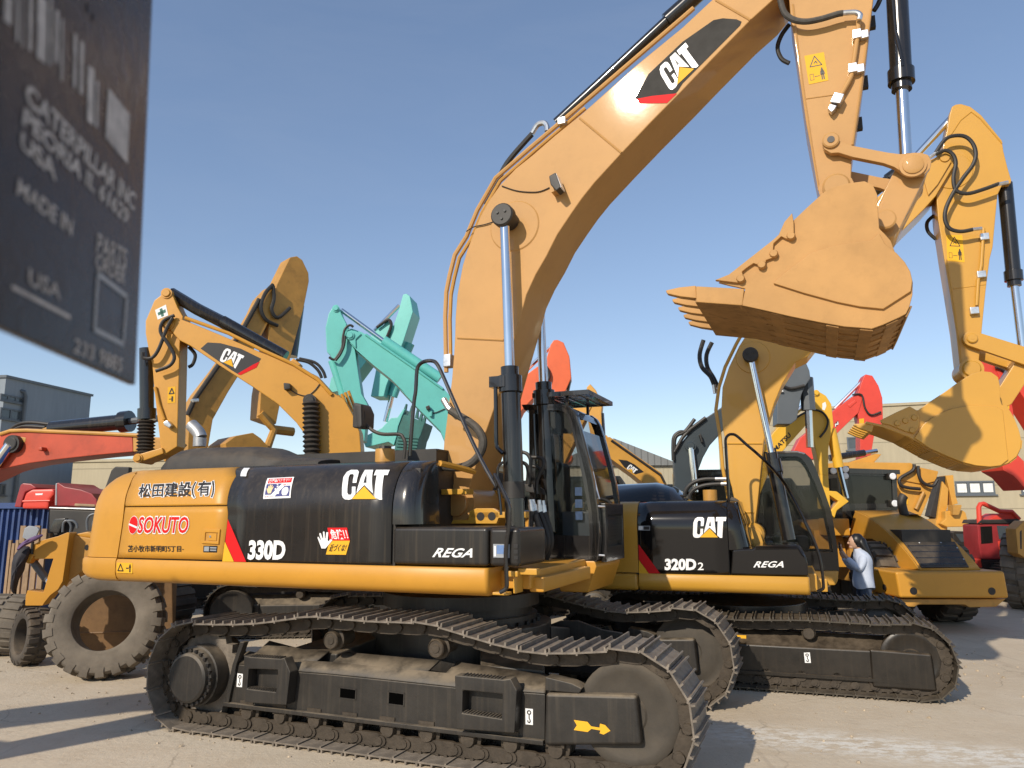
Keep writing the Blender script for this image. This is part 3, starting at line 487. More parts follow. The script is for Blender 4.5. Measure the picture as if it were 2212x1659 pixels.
def big_side(s):
    """s = -1: the side towards the lens, +1: the far side"""
    y = lambda v: s*v
    track_loop(big, path, s*1.295, .60, M['track'], M['link'], .245)
    # roller frame: upright side plate, sloping top plate with gaps under the carrier rollers
    fold = B.poly(-1.42, zB([(1010, 905), (1610, 985)]) + zC([(0, 1015), (590, 1075), (1290, 1150), (2200, 1215)]) + zA([(345, 1225)]))
    low = B.poly(-1.42, zB([(920, 1335)]) + zA([(340, 1745)]))
    up = B.poly(-1.17, zB([(1290, 655), (1640, 765)]) + zC([(0, 775), (590, 830), (1290, 890), (2200, 1050)]) + zA([(360, 1035)]))
    fold[0] = (fold[0][0], fold[0][1])
    fr = MB()
    side = [low[0], low[1]] + fold[::-1]
    fr.prism(side, y(1.42), y(1.10))
    fr.build('track_frame', M['chassis'], big, bevel=.012)
    sl = MB(); mid = [(f[0]*.5+u[0]*.5, f[1]*.5+u[1]*.5) for f, u in zip(fold, up)]
    n = len(fold)
    for i in range(n-1):
        sl.add([(fold[i][0], y(1.418), fold[i][1]+.002), (fold[i+1][0], y(1.418), fold[i+1][1]+.002), (mid[i+1][0], y(1.295), mid[i+1][1]), (mid[i][0], y(1.295), mid[i][1])], [(0, 1, 2, 3)])
    cuts = [(B.az(*zB([(1975, 850)])[0], -1.25)[0], .09), (B.az(*zC([(1130, 970)])[0], -1.25)[0], .09)]
    def lerp_at(L_, a):
        for p, q in zip(L_, L_[1:]):
            if p[0] <= a <= q[0]: k = (a-p[0])/(q[0]-p[0]); return p[1]+k*(q[1]-p[1])
        return L_[-1][1] if a > L_[-1][0] else L_[0][1]
    xs = [mid[0][0]+.10]
    for c, h in cuts: xs += [c-h, c+h]
    xs += [mid[-1][0]]
    for k in range(0, len(xs), 2):
        lo, hi = xs[k], xs[k+1]; av = [lo] + [p[0] for p in mid if lo+.02 < p[0] < hi-.02] + [hi]
        for p, q in zip(av, av[1:]):
            e = lambda a: .0
            sl.add([(p, y(1.295), lerp_at(mid, p)), (q, y(1.295), lerp_at(mid, q)), (q+.05, y(1.17), lerp_at(up, q)), (p+.05, y(1.17), lerp_at(up, p))], [(0, 1, 2, 3)])
    o = sl.build('frame_top_plate', M['chassis'], big)
    sol = o.modifiers.new('thick', 'SOLIDIFY'); sol.thickness = .018; sol.offset = 0
    part('frame_flange', M['chassis'], big, lambda m: m.prism([low[0], low[1], (low[1][0], low[1][1]+.035), (low[0][0], low[0][1]+.035)], y(1.46), y(1.40)), bevel=.004)
    part('frame_edge_strip', M['chassis'], big, lambda m: m.prism([low[0], (low[0][0]+.05, low[0][1]), (fold[0][0]+.05, fold[0][1]+.01), (up[0][0]+.03, up[0][1]+.02), (up[0][0]-.02, up[0][1]+.02), (fold[0][0], fold[0][1])], y(1.45), y(1.38)), bevel=.006)
    # idler, its cover and the sprocket with its final drive
    part('idler', M['idler'], big, lambda m: wheel_disc(m, fa, .515, .395, y(1.40), y(1.19)))
    part('idler_cover', M['chassis'], big, lambda m: m.prism(B.poly(-1.47, zA([(345, 1215), (1290, 1240), (1345, 1760), (330, 1760)])), y(1.47), y(1.30)), bevel=.028, seg=3)
    cb = B.poly(-1.45, zA([(350, 1045), (620, 1110), (730, 1165), (700, 1215), (345, 1185)]))
    part('idler_bracket', M['chassis'], big, lambda m: m.prism(cb, y(1.46), y(1.30)), bevel=.008)
    part('sprocket', M['track'], big, lambda m: m.prism([(ra+(.37+.05*(k % 2))*math.cos(6.28318*k/42), .50+(.37+.05*(k % 2))*math.sin(6.28318*k/42)) for k in range(42)], y(1.335), y(1.255)))
    fd = part('final_drive', M['chassis'], big, lambda m: m.lathe((ra, y(1.60), .50), (ra, y(1.1), .50), [(0, .001), (0, .205), (.015, .228), (.05, .232), (.055, .262), (.11, .268), (.115, .285), (.34, .285), (.36, .33), (.5, .33), (.5, .001)], 40))
    bl = MB()
    for k in range(24):
        c, sn = math.cos(6.28318*k/24), math.sin(6.28318*k/24); bl.cyl((ra+.25*c, y(1.565), .50+.25*sn), (ra+.25*c, y(1.53), .50+.25*sn), .017, n=6)
    bl.build('drive_bolts', M['black'], fd)
    for k in range(9):
        a = -1.55 + k*.385
        def rl(m):
            m.lathe((a, y(1.43), .205), (a, y(1.16), .205), [(0, .001), (0, .06), (.05, .075), (.055, .105), (.10, .105), (.105, .085), (.16, .085), (.165, .105), (.21, .105), (.27, .06), (.27, .001)], 18)
            m.box((a-.075, s*1.43 if s < 0 else 1.38, .225), (a+.075, -1.38 if s < 0 else 1.43, .31))
        part('track_roller', M['link'], big, rl)
    for q in (zB([(2000, 665)])[0], zC([(1090, 750)])[0]):
        a, z = B.az(q[0], q[1], -1.42)
        part('carrier_roller', M['link'], big, lambda m: m.lathe((a, y(1.42), z), (a, y(1.12), z), [(0, .001), (0, .035), (.008, .04), (.008, .065), (0, .07), (.01, .078), (.07, .078), (.075, .10), (.1, .10), (.105, .07), (.3, .07), (.3, .001)], 22))
    # foot steps bolted to the frame
    for o_, i_ in ((zB([(1120, 815), (1180, 830), (1500, 850), (1540, 840), (1600, 990), (1560, 1330), (1130, 1300)]), zB([(1170, 955), (1230, 955), (1350, 958), (1470, 965), (1475, 1080), (1450, 1195), (1155, 1160)])),
                   (zC([(1300, 1020), (1375, 1025), (1800, 1065), (1880, 1055), (1945, 1180), (1920, 1620), (1320, 1575)]), zC([(1385, 1175), (1450, 1180), (1600, 1195), (1795, 1215), (1795, 1340), (1785, 1470), (1380, 1410)]))):
        def st(m):
            m.ring(B.poly(-1.52, o_), B.poly(-1.52, i_), y(1.54), y(1.42))
        f = part('foot_step', M['chassis'], big, st, bevel=.010)
        ti = B.poly(-1.52, [i_[-2], i_[-1]]); tt = B.poly(-1.52, [o_[1], o_[2]])
        for (p, q) in (ti, tt):
            tm = MB()
            for k in range(12):
                a = p[0]+(q[0]-p[0])*(k+.5)/12; z = p[1]+(q[1]-p[1])*(k+.5)/12
                tm.prism([(a-.010, z-.004), (a+.010, z-.004), (a+.004, z+.012), (a-.004, z+.012)], y(1.535), y(1.45))
            tm.prism([(p[0], p[1]-.006), (q[0], q[1]-.006), (q[0], q[1]+.002), (p[0], p[1]+.002)], y(1.533), y(1.452)); tm.build('tread_teeth', M['chassis'], f)
for s in (-1, 1): big_side(s)
bigcar = MB()
bigcar.prism(circ((0, 0), .95, 28), .55, .95, 'z')
for sx in (-1, 1):
    for sy in (-1, 1):
        bigcar.loft([[(sx*.35, sy*.3, .50), (sx*.95, sy*.15, .50), (sx*.95, sy*.15, .90), (sx*.35, sy*.3, .95)], [(sx*.75, sy*1.15, .42), (sx*1.35, sy*1.15, .42), (sx*1.35, sy*1.15, .74), (sx*.75, sy*1.15, .74)]])
bigcar.build('carbody', M['chassis'], big, bevel=.02)
part('axle_guard', M['chassis'], big, lambda m: m.prism([(.55, .42), (1.62, .42), (1.62, .83), (1.42, .85), (1.15, .93), (.95, .92), (.55, .76)], .42, .46), bevel=.006)
part('swing_bearing', M['chassis'], big, lambda m: (m.lathe((0, 0, .93), (0, 0, 1.4), [(0, .001), (0, .80), (.10, .80), (.10, .74), (.19, .74), (.19, .82), (.32, .82), (.32, .001)], 48),
     [m.cyl((.82*math.cos(k*.1745), .82*math.sin(k*.1745), .935), (.82*math.cos(k*.1745), .82*math.sin(k*.1745), .985), .02, n=6) for k in range(36)]))
# marks on the chassis
def sticker(parent, q, b, mat_='white', name='sticker'):
    return flat_part(name, M[mat_], parent, q, [tuple(range(len(q)))], on(b))
def strokes(parent, pts, wd, b, mat_='black_decal', name='symbol', closed=False):
    m = MB(); P = [Vector((p[0], 0, p[1])) for p in pts]
    seg = list(zip(P, P[1:])) + ([(P[-1], P[0])] if closed else [])
    for p, q in seg:
        d = (q-p); n = Vector((-d.z, 0, d.x)).normalized()*wd/2; e = d.normalized()*wd*.3
        m.add([(*(p-e+n)[:1], b, (p-e+n).z), (*(q+e+n)[:1], b, (q+e+n).z), (*(q+e-n)[:1], b, (q+e-n).z), (*(p-e-n)[:1], b, (p-e-n).z)], [(0, 1, 2, 3)])
    return m.build(name, M[mat_], parent, smooth=False)
def hook_sticker(F, parent, q, b):
    p = F.poly(b, q); st = sticker(parent, p, b); f = quad_map([p[3], p[2], p[1], p[0]])
    strokes(st, [f(.5+.22*math.cos(t), .76+.11*math.sin(t)) for t in np.linspace(-1.2, 4.3, 14)], .009, b-.0015)
    strokes(st, [f(.5, .64), f(.5, .40), f(.62, .30), f(.66, .20), f(.5, .12), f(.32, .18), f(.32, .25)], .009, b-.0015)
hook_sticker(B, big, zB([(1040, 1003), (1097, 1010), (1087, 1148), (1030, 1143)]), -1.4235)
hook_sticker(B, big, zC([(2024, 1366), (2102, 1374), (2102, 1540), (2026, 1532)]), -1.4235)
def small_open_shade(q, b):  # flat black quad: the recess's dark shade is painted, no hole is cut
    p = B.poly(b, q); o = flat_part('frame_opening_shade', M['void'], big, p, [(0, 1, 2, 3)], on(b-.003))
    strokes(o, p, .012, b-.005, 'chassis', 'rim', True)
small_open_shade(zC([(103, 1148), (272, 1170), (265, 1278), (98, 1258)]), -1.42)
small_open_shade(zC([(608, 1190), (770, 1212), (765, 1342), (603, 1322)]), -1.42)
arrow = [(640, 1492), (782, 1512), (820, 1558), (908, 1572), (912, 1530), (965, 1545), (1020, 1605), (950, 1645), (908, 1630), (918, 1602), (822, 1585), (785, 1618), (640, 1597), (672, 1548)]
flat_part('arrow_mark', M['yellow_decal'], big, B.poly(-1.4745, zA(arrow)), [tuple(range(len(arrow)))], on(-1.4745))
# ---------------------------------------------------------------- hood, counterweight, skirts
HB, HZ, EB, EZ = -1.48, 2.06, .40, .485
def hood_b(z):
    if z <= HZ: return HB
    k = min(1.0, (z-HZ)/EZ); return HB + EB*(1-math.sqrt(max(0, 1-k*k)))
def hood_hit(F, u, v, HB_, HZ_, EB_, EZ_):
    for i in range(161):
        b = HB_+EB_*i/160; a, z = F.az(u, v, b)
        if z <= (HZ_ if i == 0 else HZ_+EZ_*math.sqrt(max(0, 1-((HB_+EB_-b)/EB_)**2))): break
    return (a, min(z, HZ_+EZ_))
def hood_pt(u, v, F=None): return hood_hit(F or B, u, v, HB, HZ, EB, EZ)
def hood_surf(off=.004):
    def f(a, z): return (a, hood_b(z)-off, z + (off if z > HZ+.3 else 0))
    f.curved = True; return f
def curve_at(pts):
    P = sorted([(z, a) for a, z in pts])
    return lambda z: float(np.interp(z, [p[0] for p in P], [p[1] for p in P]))
seam_px = Zm(0, 1400, 840, [(1490, 1150), (1420, 1222), (1350, 1345), (1293, 1555)]) + Zm(0, 1970, 840, [(1300, 60), (1270, 260), (1215, 610)])
cwseam = curve_at([hood_pt(*q) for q in seam_px])
edge_px = zH([(1262, 342), (1190, 480), (1130, 590), (1100, 700), (1090, 800), (1100, 900), (1090, 1000), (1062, 1200), (1037, 1412)])
stripe = curve_at([hood_pt(*q) for q in edge_px])
a_end = B.az(848, 1090, HB)[0]
ZB = B.az(458, 1212, HB)[1]
z_seam = B.az(*Zm(0, 1970, 840, [(1700, 62)])[0], HB)[1]
ztop = HZ+EZ-.002
def panel(name, mt, fl, fr, z0, z1, nz=34, na=8, th=.02, label=None):
    rows = []
    for i in range(nz+1):
        z = z0 + (z1-z0)*i/nz
        if z1 > HZ: z = z0 + (z1-z0)*math.sin(1.5708*i/nz) if z0 >= HZ-.02 else z
        rows.append([(fl(z)+(fr(z)-fl(z))*k/na, hood_b(z), z) for k in range(na+1)])
    m = MB(); m.loft(rows, close=False)
    o = m.build(name, mt, big, ang=50, label=label)
    s = o.modifiers.new('thick', 'SOLIDIFY'); s.thickness = th; s.offset = -1 if True else 1
    return o
K = lambda c: (lambda z: c)
d1 = panel('side_door', M['yellow'], lambda z: cwseam(z)+.008, lambda z: stripe(z)-.003, z_seam+.006, ztop, label='upper orange side door with black lettering')
d2 = panel('side_door', M['yellow'], lambda z: cwseam(z)+.008, lambda z: stripe(z)-.003, ZB+.012, z_seam-.006, 8, label='lower orange side door with red lettering')
d3 = panel('engine_door', M['black_dusty'], lambda z: stripe(z)+.003, lambda z: a_end-.010, ZB+.012, ztop, 44)
# the body under the panels
core = MB()
sec = [(hood_b(z)+.03, z) for z in np.linspace(ZB-.1, ztop-.02, 16)]
sec = sec + [(-b, z) for b, z in sec[::-1]]
core.prism(sec, cwseam(1.8)+.05, a_end+.02, 'a')
core.build('engine_housing', M['black_matt'], big, ang=50)
part('hood_deck', M['black'], big, lambda m: m.prism([(-1.085, ztop-.02), (1.2, ztop-.02), (1.15, ztop+.006), (-1.085, ztop+.006)], cwseam(2.4)+.03, a_end-.01, 'a'))
# counterweight, rounded at the tail
sil_px = Zm(0, 1400, 840, [(1300, 1160), (1235, 1210), (1190, 1270), (1130, 1400), (1106, 1560)]) + Zm(0, 1970, 840, [(1105, 80), (1070, 300), (1030, 560), (1022, 612)])
sil = curve_at([B.az(u, v, -1.18) for u, v in sil_px])
def cw_ring(z, ar, seam, bw, n=10):
    r = .42; half = []
    half.append((seam, -bw))
    for k in range(n+1):
        t = 1.5708*k/n; half.append((ar+r-r*math.sin(t), -bw+r*.9-r*.9*math.cos(t)))
    half.append((ar-.10, -.45)); half.append((ar-.12, 0))
    full = half + [(a, -b) for a, b in half[-2::-1]]
    return [(a, b, z) for a, b in full]
rings = []
for z in list(np.linspace(ZB+.012, HZ, 7)) + [HZ+EZ*math.sin(t) for t in np.linspace(.2, 1.5, 8)]:
    rings.append(cw_ring(z, sil(z)-.07, cwseam(z)-.008, -hood_b(z)))
top_r = [(a*.9-.1, b*.8, HZ+EZ+.004) for a, b, z in rings[-1]]
m = MB(); m.loft(rings); cw = m.build('counterweight', M['yellow'], big, ang=40)
bump = []
zl = B.az(*Zm(0, 1970, 840, [(1600, 860)])[0], -1.5)[1]
sk_sil = B.az(*Zm(0, 1970, 840, [(990, 690)])[0], -1.18)[0]
sa = B.az(*Zm(0, 1970, 840, [(1195, 720)])[0], -1.5)[0]
for z, ins in ((zl, .16), (zl+.03, .06), (zl+.08, .012), (zl+.16, 0), (ZB-.02, 0), (ZB+.006, .02)):
    bump.append(cw_ring(z, sk_sil-.07+ins, sa-.006, 1.50-ins*.4))
m = MB(); m.loft(bump); m.build('counterweight_foot', M['yellow'], big, ang=40)
cs = B.p3(-1.5, zD([(405, 1300)]))[0][0]
def skirt(m):
    prof = [(-1.40, zl-.004), (-1.455, zl+.018), (-1.485, zl+.055), (-1.5, zl+.11), (-1.5, ZB-.022), (-1.485, ZB-.003), (-1.2, ZB-.003), (-1.2, zl-.004)]
    xs = [sa+.006, 0, cs-.03, cs-.01, cs]; ins = [0, 0, 0, .012, .035]
    m.loft([[(x, b+i, z + (i if z < zl+.06 else 0)) for b, z in prof] for x, i in zip(xs, ins)])
part('side_skirt', M['yellow'], big, skirt, ang=50)
part('side_skirt', M['yellow'], big, lambda m: m.box((sa, 1.25, zl), (cs, 1.5, ZB)), bevel=.03)
part('upper_frame', M['yellow'], big, lambda m: (m.box((-2.4, -1.2, 1.40), (1.25, 1.2, 1.56)), m.box((1.2, -1.12, zl+.01), (1.34, .3, 1.50))), bevel=.02)
# front corner of the hood and the tool boxes below it
nose = MB(); rows = []
for i in range(15):
    z = ZB+.36 + (ztop-.005-ZB-.36)*math.sin(1.5708*i/14); bb = hood_b(z); lean = .10*(z-1.95)
    rows.append([(a_end+.004, bb, z)] + [(a_end+.10-lean*.4+.13*math.sin(t), bb+.17*(1-math.cos(t)), z) for t in np.linspace(0, 1.5708, 8)] + [(a_end+.235-lean*.4, -1.02, z)])
nose.loft(rows, close=False); nose.build('hood_corner', M['black'], big, ang=60)
part('hood_front_wall', M['black_matt'], big, lambda m: m.prism([(-1.30, ZB), (-.98, ZB), (-.98, 2.44), (-1.30, 2.46)], a_end+.05, a_end+.18, 'a'), bevel=.01)
part('hood_lip', M['yellow'], big, lambda m: m.tube([(a_end+.22, -1.0, 2.52), (a_end+.26, -.75, 2.50), (a_end+.34, -.48, 2.46)], .03, 6))
bz = B.az(*T(1, 2, [(600, 97)])[0], -1.47)[1]; a1 = B.az(*zD([(415, 900)])[0], -1.47)[0]; a2 = B.az(*zD([(765, 900)])[0], -1.40)[0]
part('tool_box', M['black_dusty'], big, lambda m: m.box((a_end+.006, -1.475, ZB+.01), (a1, -.8, bz)), bevel=.035, seg=4)
fb = part('front_box', M['black_dusty'], big, lambda m: m.box((a1+.005, -1.46, ZB+.012), (a2, -.8, bz-.008)), bevel=.035, seg=4)
for q in (zD([(680, 900), (722, 900), (722, 940), (680, 940)]), zD([(680, 962), (722, 962), (722, 1000), (680, 1000)]), zD([(685, 1025), (724, 1025), (724, 1060), (685, 1060)])):
    sticker(fb, B.poly(-1.463, q), -1.463, 'black_decal', 'vent_hole')
sx_ = B.az(*zD([(745, 1215)])[0], -1.35)[0]; sx0 = B.az(*zD([(622, 1215)])[0], -1.40)[0]; sx2 = B.az(*zD([(925, 1190)])[0], -1.34)[0]
sz0, sz1 = B.az(*zD([(690, 1240)])[0], -1.38)[1], B.az(*zD([(690, 1180)])[0], -1.38)[1]
part('step_plate', M['yellow2'], big, lambda m: (m.box((sx0, -1.40, sz0), (sx_, -1.30, sz1)), m.box((sx_-.02, -1.35, sz0+.015), (sx2, -1.27, sz1+.02)), m.box((sx_-.06, -1.36, zl+.02), (sx_-.03, -1.2, sz0)), m.box((cs+.02, -1.44, zl+.01), (cs+.16, -1.34, zl+.035))), bevel=.008)
# ---------------------------------------------------------------- on top of the hood
mz = ztop+.0
def muffler(m):
    P = B.poly(-.95, zH([(370, 350), (395, 290), (430, 205), (480, 165), (560, 150), (900, 140), (1200, 135), (1390, 150), (1520, 215), (1700, 250), (2060, 275), (2080, 285)]))
    rows = []
    for a, z in P: rows.append([(a, -.95-.0, mz-.02)] + [(a, -.55-.42*math.cos(t), mz + (z-mz)*math.sin(t)**.7) for t in np.linspace(.35, 2.79, 10)] + [(a, -.1, mz-.02)])
    m.loft(rows)
part('muffler_cover', M['black_matt'], big, muffler, ang=50)
gr = MB(); ga, gb2 = B.az(*zH([(1760, 190)])[0], -.2)[0], a_end-.05
for k in range(15): gr.box((ga+(gb2-ga)*k/14-.006, -.55, mz+.14), (ga+(gb2-ga)*k/14+.006, .55, mz+.16))
for k in range(12): gr.box((ga, -.55+.1*k-.006, mz+.141), (gb2, -.55+.1*k+.006, mz+.159))
gr.box((ga, -.57, mz), (gb2, -.54, mz+.16)); gr.box((gb2-.02, -.56, mz), (gb2, .56, mz+.16))
gr.build('hood_grille', M['black_matt'], big)
part('exhaust_pipe', M['galv'], big, lambda m: m.tube(B.p3(-.55, zH([(790, 160), (795, 60)]) + Zm(0, 1400, 840, [(2080, 850), (2060, 800), (2010, 745), (1985, 720)])), .075, 16, smooth=3))
part('filler_cap', M['yellow_old_or_shaded'], big, lambda m: [m.lathe((a, -.85, mz), (a, -.85, mz+.3), [(0, .10), (.14, .10), (.15, .095), (.15, .001)]) for a in [B.az(*zF([(615, 830)])[0], -.85)[0]]])
part('filler_cap_lid', M['black_matt'], big, lambda m: [m.lathe((a, -.85, mz+.15), (a, -.85, mz+.3), [(0, .001), (0, .065), (.03, .06), (.03, .001)]) for a in [B.az(*zF([(615, 830)])[0], -.85)[0]]])
part('white_canister', M['white'], big, lambda m: [m.cyl((a, .2, mz), (a, .2, mz+.22), .07) for a in (a_end-.05, a_end+.15)])
# mirror on its arm and the long handrail
mr = B.p3(-1.32, zF([(885, 945), (905, 740), (880, 650), (820, 590), (600, 590), (480, 560), (390, 500), (330, 420), (300, 330)]))
part('mirror_arm', M['black_matt'], big, lambda m: m.tube(mr, .017, 8, smooth=4))
def mir(m):
    f = B.poly(-1.42, zF([(175, 160), (280, 150), (290, 470), (260, 510), (215, 480)])); k = B.poly(-1.22, zF([(280, 155), (400, 180), (450, 300), (440, 520), (270, 520)]))
    m.prism(f, -1.44, -1.38); m.prism(k, -1.38, -1.20)
part('side_mirror', M['black_matt'], big, mir, bevel=.02)
rail = [(970, 905), (1000, 400), (1040, 0)]
rl_px = zF([(972, 905), (985, 700), (1010, 380), (1035, 100)]) + T(1, 1, [(482, 870), (490, 740), (510, 700), (545, 682), (590, 680), (620, 700), (660, 780), (760, 1010), (900, 1310), (1010, 1500)]) + zD([(480, 180), (600, 420), (630, 490), (637, 560), (632, 700), (610, 850), (598, 1000), (605, 1200), (610, 1330), (590, 1375), (540, 1400)])
bb = [-1.28]*4 + [-1.28, -1.28, -1.28, -1.3, -1.3, -1.31, -1.33, -1.38, -1.42, -1.47] + [-1.50]*11
part('handrail', M['black'], big, lambda m: m.tube(B.p3(0, [(u, v, b) for (u, v), b in zip(rl_px, bb)]), .0185, 10, smooth=3))
# ---------------------------------------------------------------- cab
CB0, CB1 = .42, 1.42
prof = B.poly(CB0, zE([(1120, 345), (1500, 335), (1680, 335), (1770, 360), (1850, 420), (1905, 520), (1960, 700), (2062, 1100)]) + zD([(1495, 240), (1545, 560), (1560, 820), (1540, 1065)]))
arear = .62
print('CABPROF', [tuple(round(x,2) for x in q) for q in prof])
prof = [(arear, prof[0][1])] + prof + [(arear, prof[-1][1])]
win = B.poly(CB0, zE([(1160, 420), (1520, 425), (1660, 425), (1720, 440), (1765, 480), (1800, 560), (1850, 720), (1940, 1080)]) + zD([(1400, 240), (1455, 560), (1470, 815), (1200, 810)]))
win = [(arear+.07, win[0][1])] + win + [(arear+.07, win[-1][1])]
zc0 = prof[-1][1]
cabo = MB()
cabo.ring(prof, win, CB0, CB0+.05); cabo.ring(prof, win, CB1-.05, CB1)
cabo.loft([[(a, CB0+.002, z) for a, z in prof[:7]], [(a, CB1-.002, z) for a, z in prof[:7]]], close=False)
cabo.box((arear, CB0, zc0), (arear+.05, CB1, prof[0][1]-.02))
cabo.box((arear, CB0+.01, zc0-.02), (prof[-2][0], CB1-.01, zc0+.04))
cab_o = cabo.build('cab', M['black'], big, ang=40)
def mirrored(ps): return ps
part('side_window', M['glass'], cab_o, lambda m: m.prism([(a*1.0, z) for a, z in win], CB0+.022, CB0+.026), smooth=False)
part('side_window', M['glass'], cab_o, lambda m: m.prism(win, CB1-.028, CB1-.024), smooth=False)
part('sun_shade', M['black_matt'], cab_o, lambda m: m.prism([win[0], win[2], win[4], win[6], win[7], (win[7][0]-.02, win[7][1]-.03), (arear+.07, B.az(*zE([(1600, 745)])[0], CB0)[1])], CB0+.03, CB0+.034))
fp = prof[7:-1]
part('windscreen', M['glass_dark'], cab_o, lambda m: m.loft([[(a-.01, CB0+.07, z) for a, z in fp[:4]], [(a-.01, CB1-.07, z) for a, z in fp[:4]]], close=False))
part('front_panel', M['black'], cab_o, lambda m: m.loft([[(a-.012, CB0+.05, z) for a, z in fp[3:]], [(a-.012, CB1-.05, z) for a, z in fp[3:]]], close=False))
for b_ in (CB0, CB1-.09):
    part('front_pillar', M['black'], cab_o, lambda m: m.loft([[(a+x, b_+y_, z) for x, y_ in ((-.06, 0), (.015, 0), (.02, .04), (.015, .09), (-.06, .09))] for a, z in prof[4:-1]]), ang=50)
gx = fp[3][0]
q = [B.az(*zD([p])[0], .60) for p in ((1650, 480), (1640, 1085))]
def louv(m):
    a = q[0][0]
    m.ring([(.52, q[1][1]), (1.30, q[1][1]), (1.30, q[0][1]), (.52, q[0][1])], [(.62, q[1][1]+.16), (1.25, q[1][1]+.16), (1.25, q[0][1]-.12), (.62, q[0][1]-.12)], a-.06, a, 'a')
    for k in range(9): z = q[1][1]+.2+(q[0][1]-q[1][1]-.36)*k/8; m.box((a-.05, .6, z), (a-.035, 1.27, z+.03))
    m.box((a-.08, .6, q[1][1]+.1), (a-.06, 1.28, q[0][1]-.1)); m.box((a-.3, .58, q[0][1]-.1), (a-.05, .62, q[0][1]-.07)); m.box((a-.3, .58, q[1][1]+.1), (a-.05, .62, q[1][1]+.13))
part('front_guard', M['black'], cab_o, louv, bevel=.006)
zr = prof[2][1]
def roofg(m):
    a1_, zz = B.az(*T(1, 1, [(1605, 866)])[0], .42); a0 = arear+.05; zz -= .05
    m.ring([(a0, .40), (a1_, .40), (a1_, 1.42), (a0, 1.42)], [(a0+.05, .45), (a1_-.06, .45), (a1_-.06, 1.37), (a0+.05, 1.37)], zz, zz+.05, 'z')
    for k in range(7): m.box((a0, .52+.125*k, zz+.01), (a1_-.05, .545+.125*k, zz+.03))
    for k in range(3): m.box((a0+(a1_-a0)*(k+1)/4, .45, zz), (a0+(a1_-a0)*(k+1)/4+.03, 1.38, zz+.012))
    for a in (a0+.1, a1_-.3):
        for b_ in (.5, 1.3): m.box((a, b_, zr-.03), (a+.03, b_+.03, zz+.01))
part('roof_guard', M['black'], cab_o, roofg)
part('cab_base', M['yellow'], big, lambda m: m.prism([(.95, zc0-.01), (prof[-2][0]-.02, zc0-.01), (prof[-2][0]-.0, zc0-.07), (prof[-2][0]-.10, zc0-.34), (.95, zc0-.34)], CB0+.0, CB1), bevel=.02)
part('cab_badge', M['black_decal'], big, lambda m: m.prism(B.poly(CB0, zD([(1295, 1150), (1415, 1152), (1415, 1215), (1297, 1213)])), CB0-.012, CB0))
part('seat', M['black_matt'], cab_o, lambda m: (m.box((.80, .72, 1.75), (1.2, 1.15, 1.98)), m.box((.72, .74, 1.95), (.88, 1.13, 2.62))), bevel=.06, seg=3)
part('console', M['grey'], cab_o, lambda m: (m.box((.95, .55, 1.7), (1.28, .68, 2.06)), m.cyl((1.2, .62, 2.06), (1.23, .62, 2.24), .02)), bevel=.015)
part('console_switches', M['sky_decal'], cab_o, lambda m: [m.box((1.12, .50, 1.97+.13*k), (1.20, .52, 2.06+.13*k)) for k in range(3)])
part('wiper', M['zinc'], cab_o, lambda m: m.tube(B.p3(.47, zD([(1500, 150), (1540, 330), (1570, 430), (1480, 420)])), .012, 6))
part('door_handle', M['zinc'], cab_o, lambda m: (m.tube(B.p3(.44, zD([(1545, 510), (1630, 515)])), .012, 6), m.tube(B.p3(.44, zD([(1535, 1015), (1625, 1022)])), .012, 6)))
# ---------------------------------------------------------------- boom
BW = .31
bl = T(2, 0, [(200, -12)]) + T(1, 0, [(2212, 175), (1900, 430), (1560, 735), (1380, 880), (1240, 1003), (1130, 1090), (1030, 1195), (955, 1300), (900, 1400), (855, 1510), (815, 1620)]) + T(1, 1, [(785, 60), (750, 250), (738, 400), (735, 520), (728, 640), (715, 800), (690, 1000), (665, 1200), (652, 1400), (670, 1520), (720, 1610), (790, 1650), (830, 1600)])
br = T(1, 1, [(830, 1500), (930, 1160), (1000, 960), (1090, 640), (1160, 400), (1200, 250), (1260, 120), (1330, 0)]) + T(1, 0, [(1400, 1520), (1490, 1385), (1560, 1285), (1640, 1185), (1810, 1000), (2000, 800), (2212, 585)]) + T(2, 0, [(200, 375), (440, 130), (590, -5), (700, -140)])
tip = [(2000, -150), (1980, -300)]
bl_az = B.poly(-BW, bl); br_az = B.poly(-BW, br)
tipc = B.az(1760, -55, -BW)
outline = bl_az + br_az
ext = [(br_az[-1][0]+.15, br_az[-1][1]+.35), (bl_az[0][0]+.75, bl_az[0][1]+.85), (bl_az[0][0]+.45, bl_az[0][1]+.75)]
outline = bl_az[::-1][::-1] + br_az + ext
boom = part('boom', M['boom'], big, lambda m: m.prism(outline, -BW, BW), bevel=.014, seg=3, ang=24)
def weld(px): 
    p = B.p3(-BW-.002, px); part('weld_seam', M['boom'], boom, lambda m: m.tube(p, .013, 6))
weld(T(1, 0, [(1545, 765), (1815, 990)])); weld(T(1, 1, [(752, 530), (1050, 545)])); weld(T(2, 0, [(215, 0), (440, 130)]))
pin = B.az(*T(1, 0, [(1100, 1470)])[0], -BW); cp = B.az(*T(1, 0, [(1055, 1400)])[0], -.48)
part('pin_boss', M['boom'], boom, lambda m: m.lathe((cp[0]+.05, -BW-.012, cp[1]-.06), (cp[0]+.05, 0, cp[1]-.06), [(0, .001), (0, .27), (.012, .285), (.05, .285)], 36))
part('edge_rail', M['boom'], boom, lambda m: m.tube(B.p3(-BW+.04, [(u-3, v-2) for u, v in T(2, 0, [(80, 60)]) + T(1, 0, [(2212, 130), (1560, 690), (1240, 960), (1010, 1160), (890, 1370), (820, 1540), (745, 1659)]) + T(1, 1, [(712, 130), (690, 240), (683, 400), (688, 700), (690, 760)])]), .026, 8))
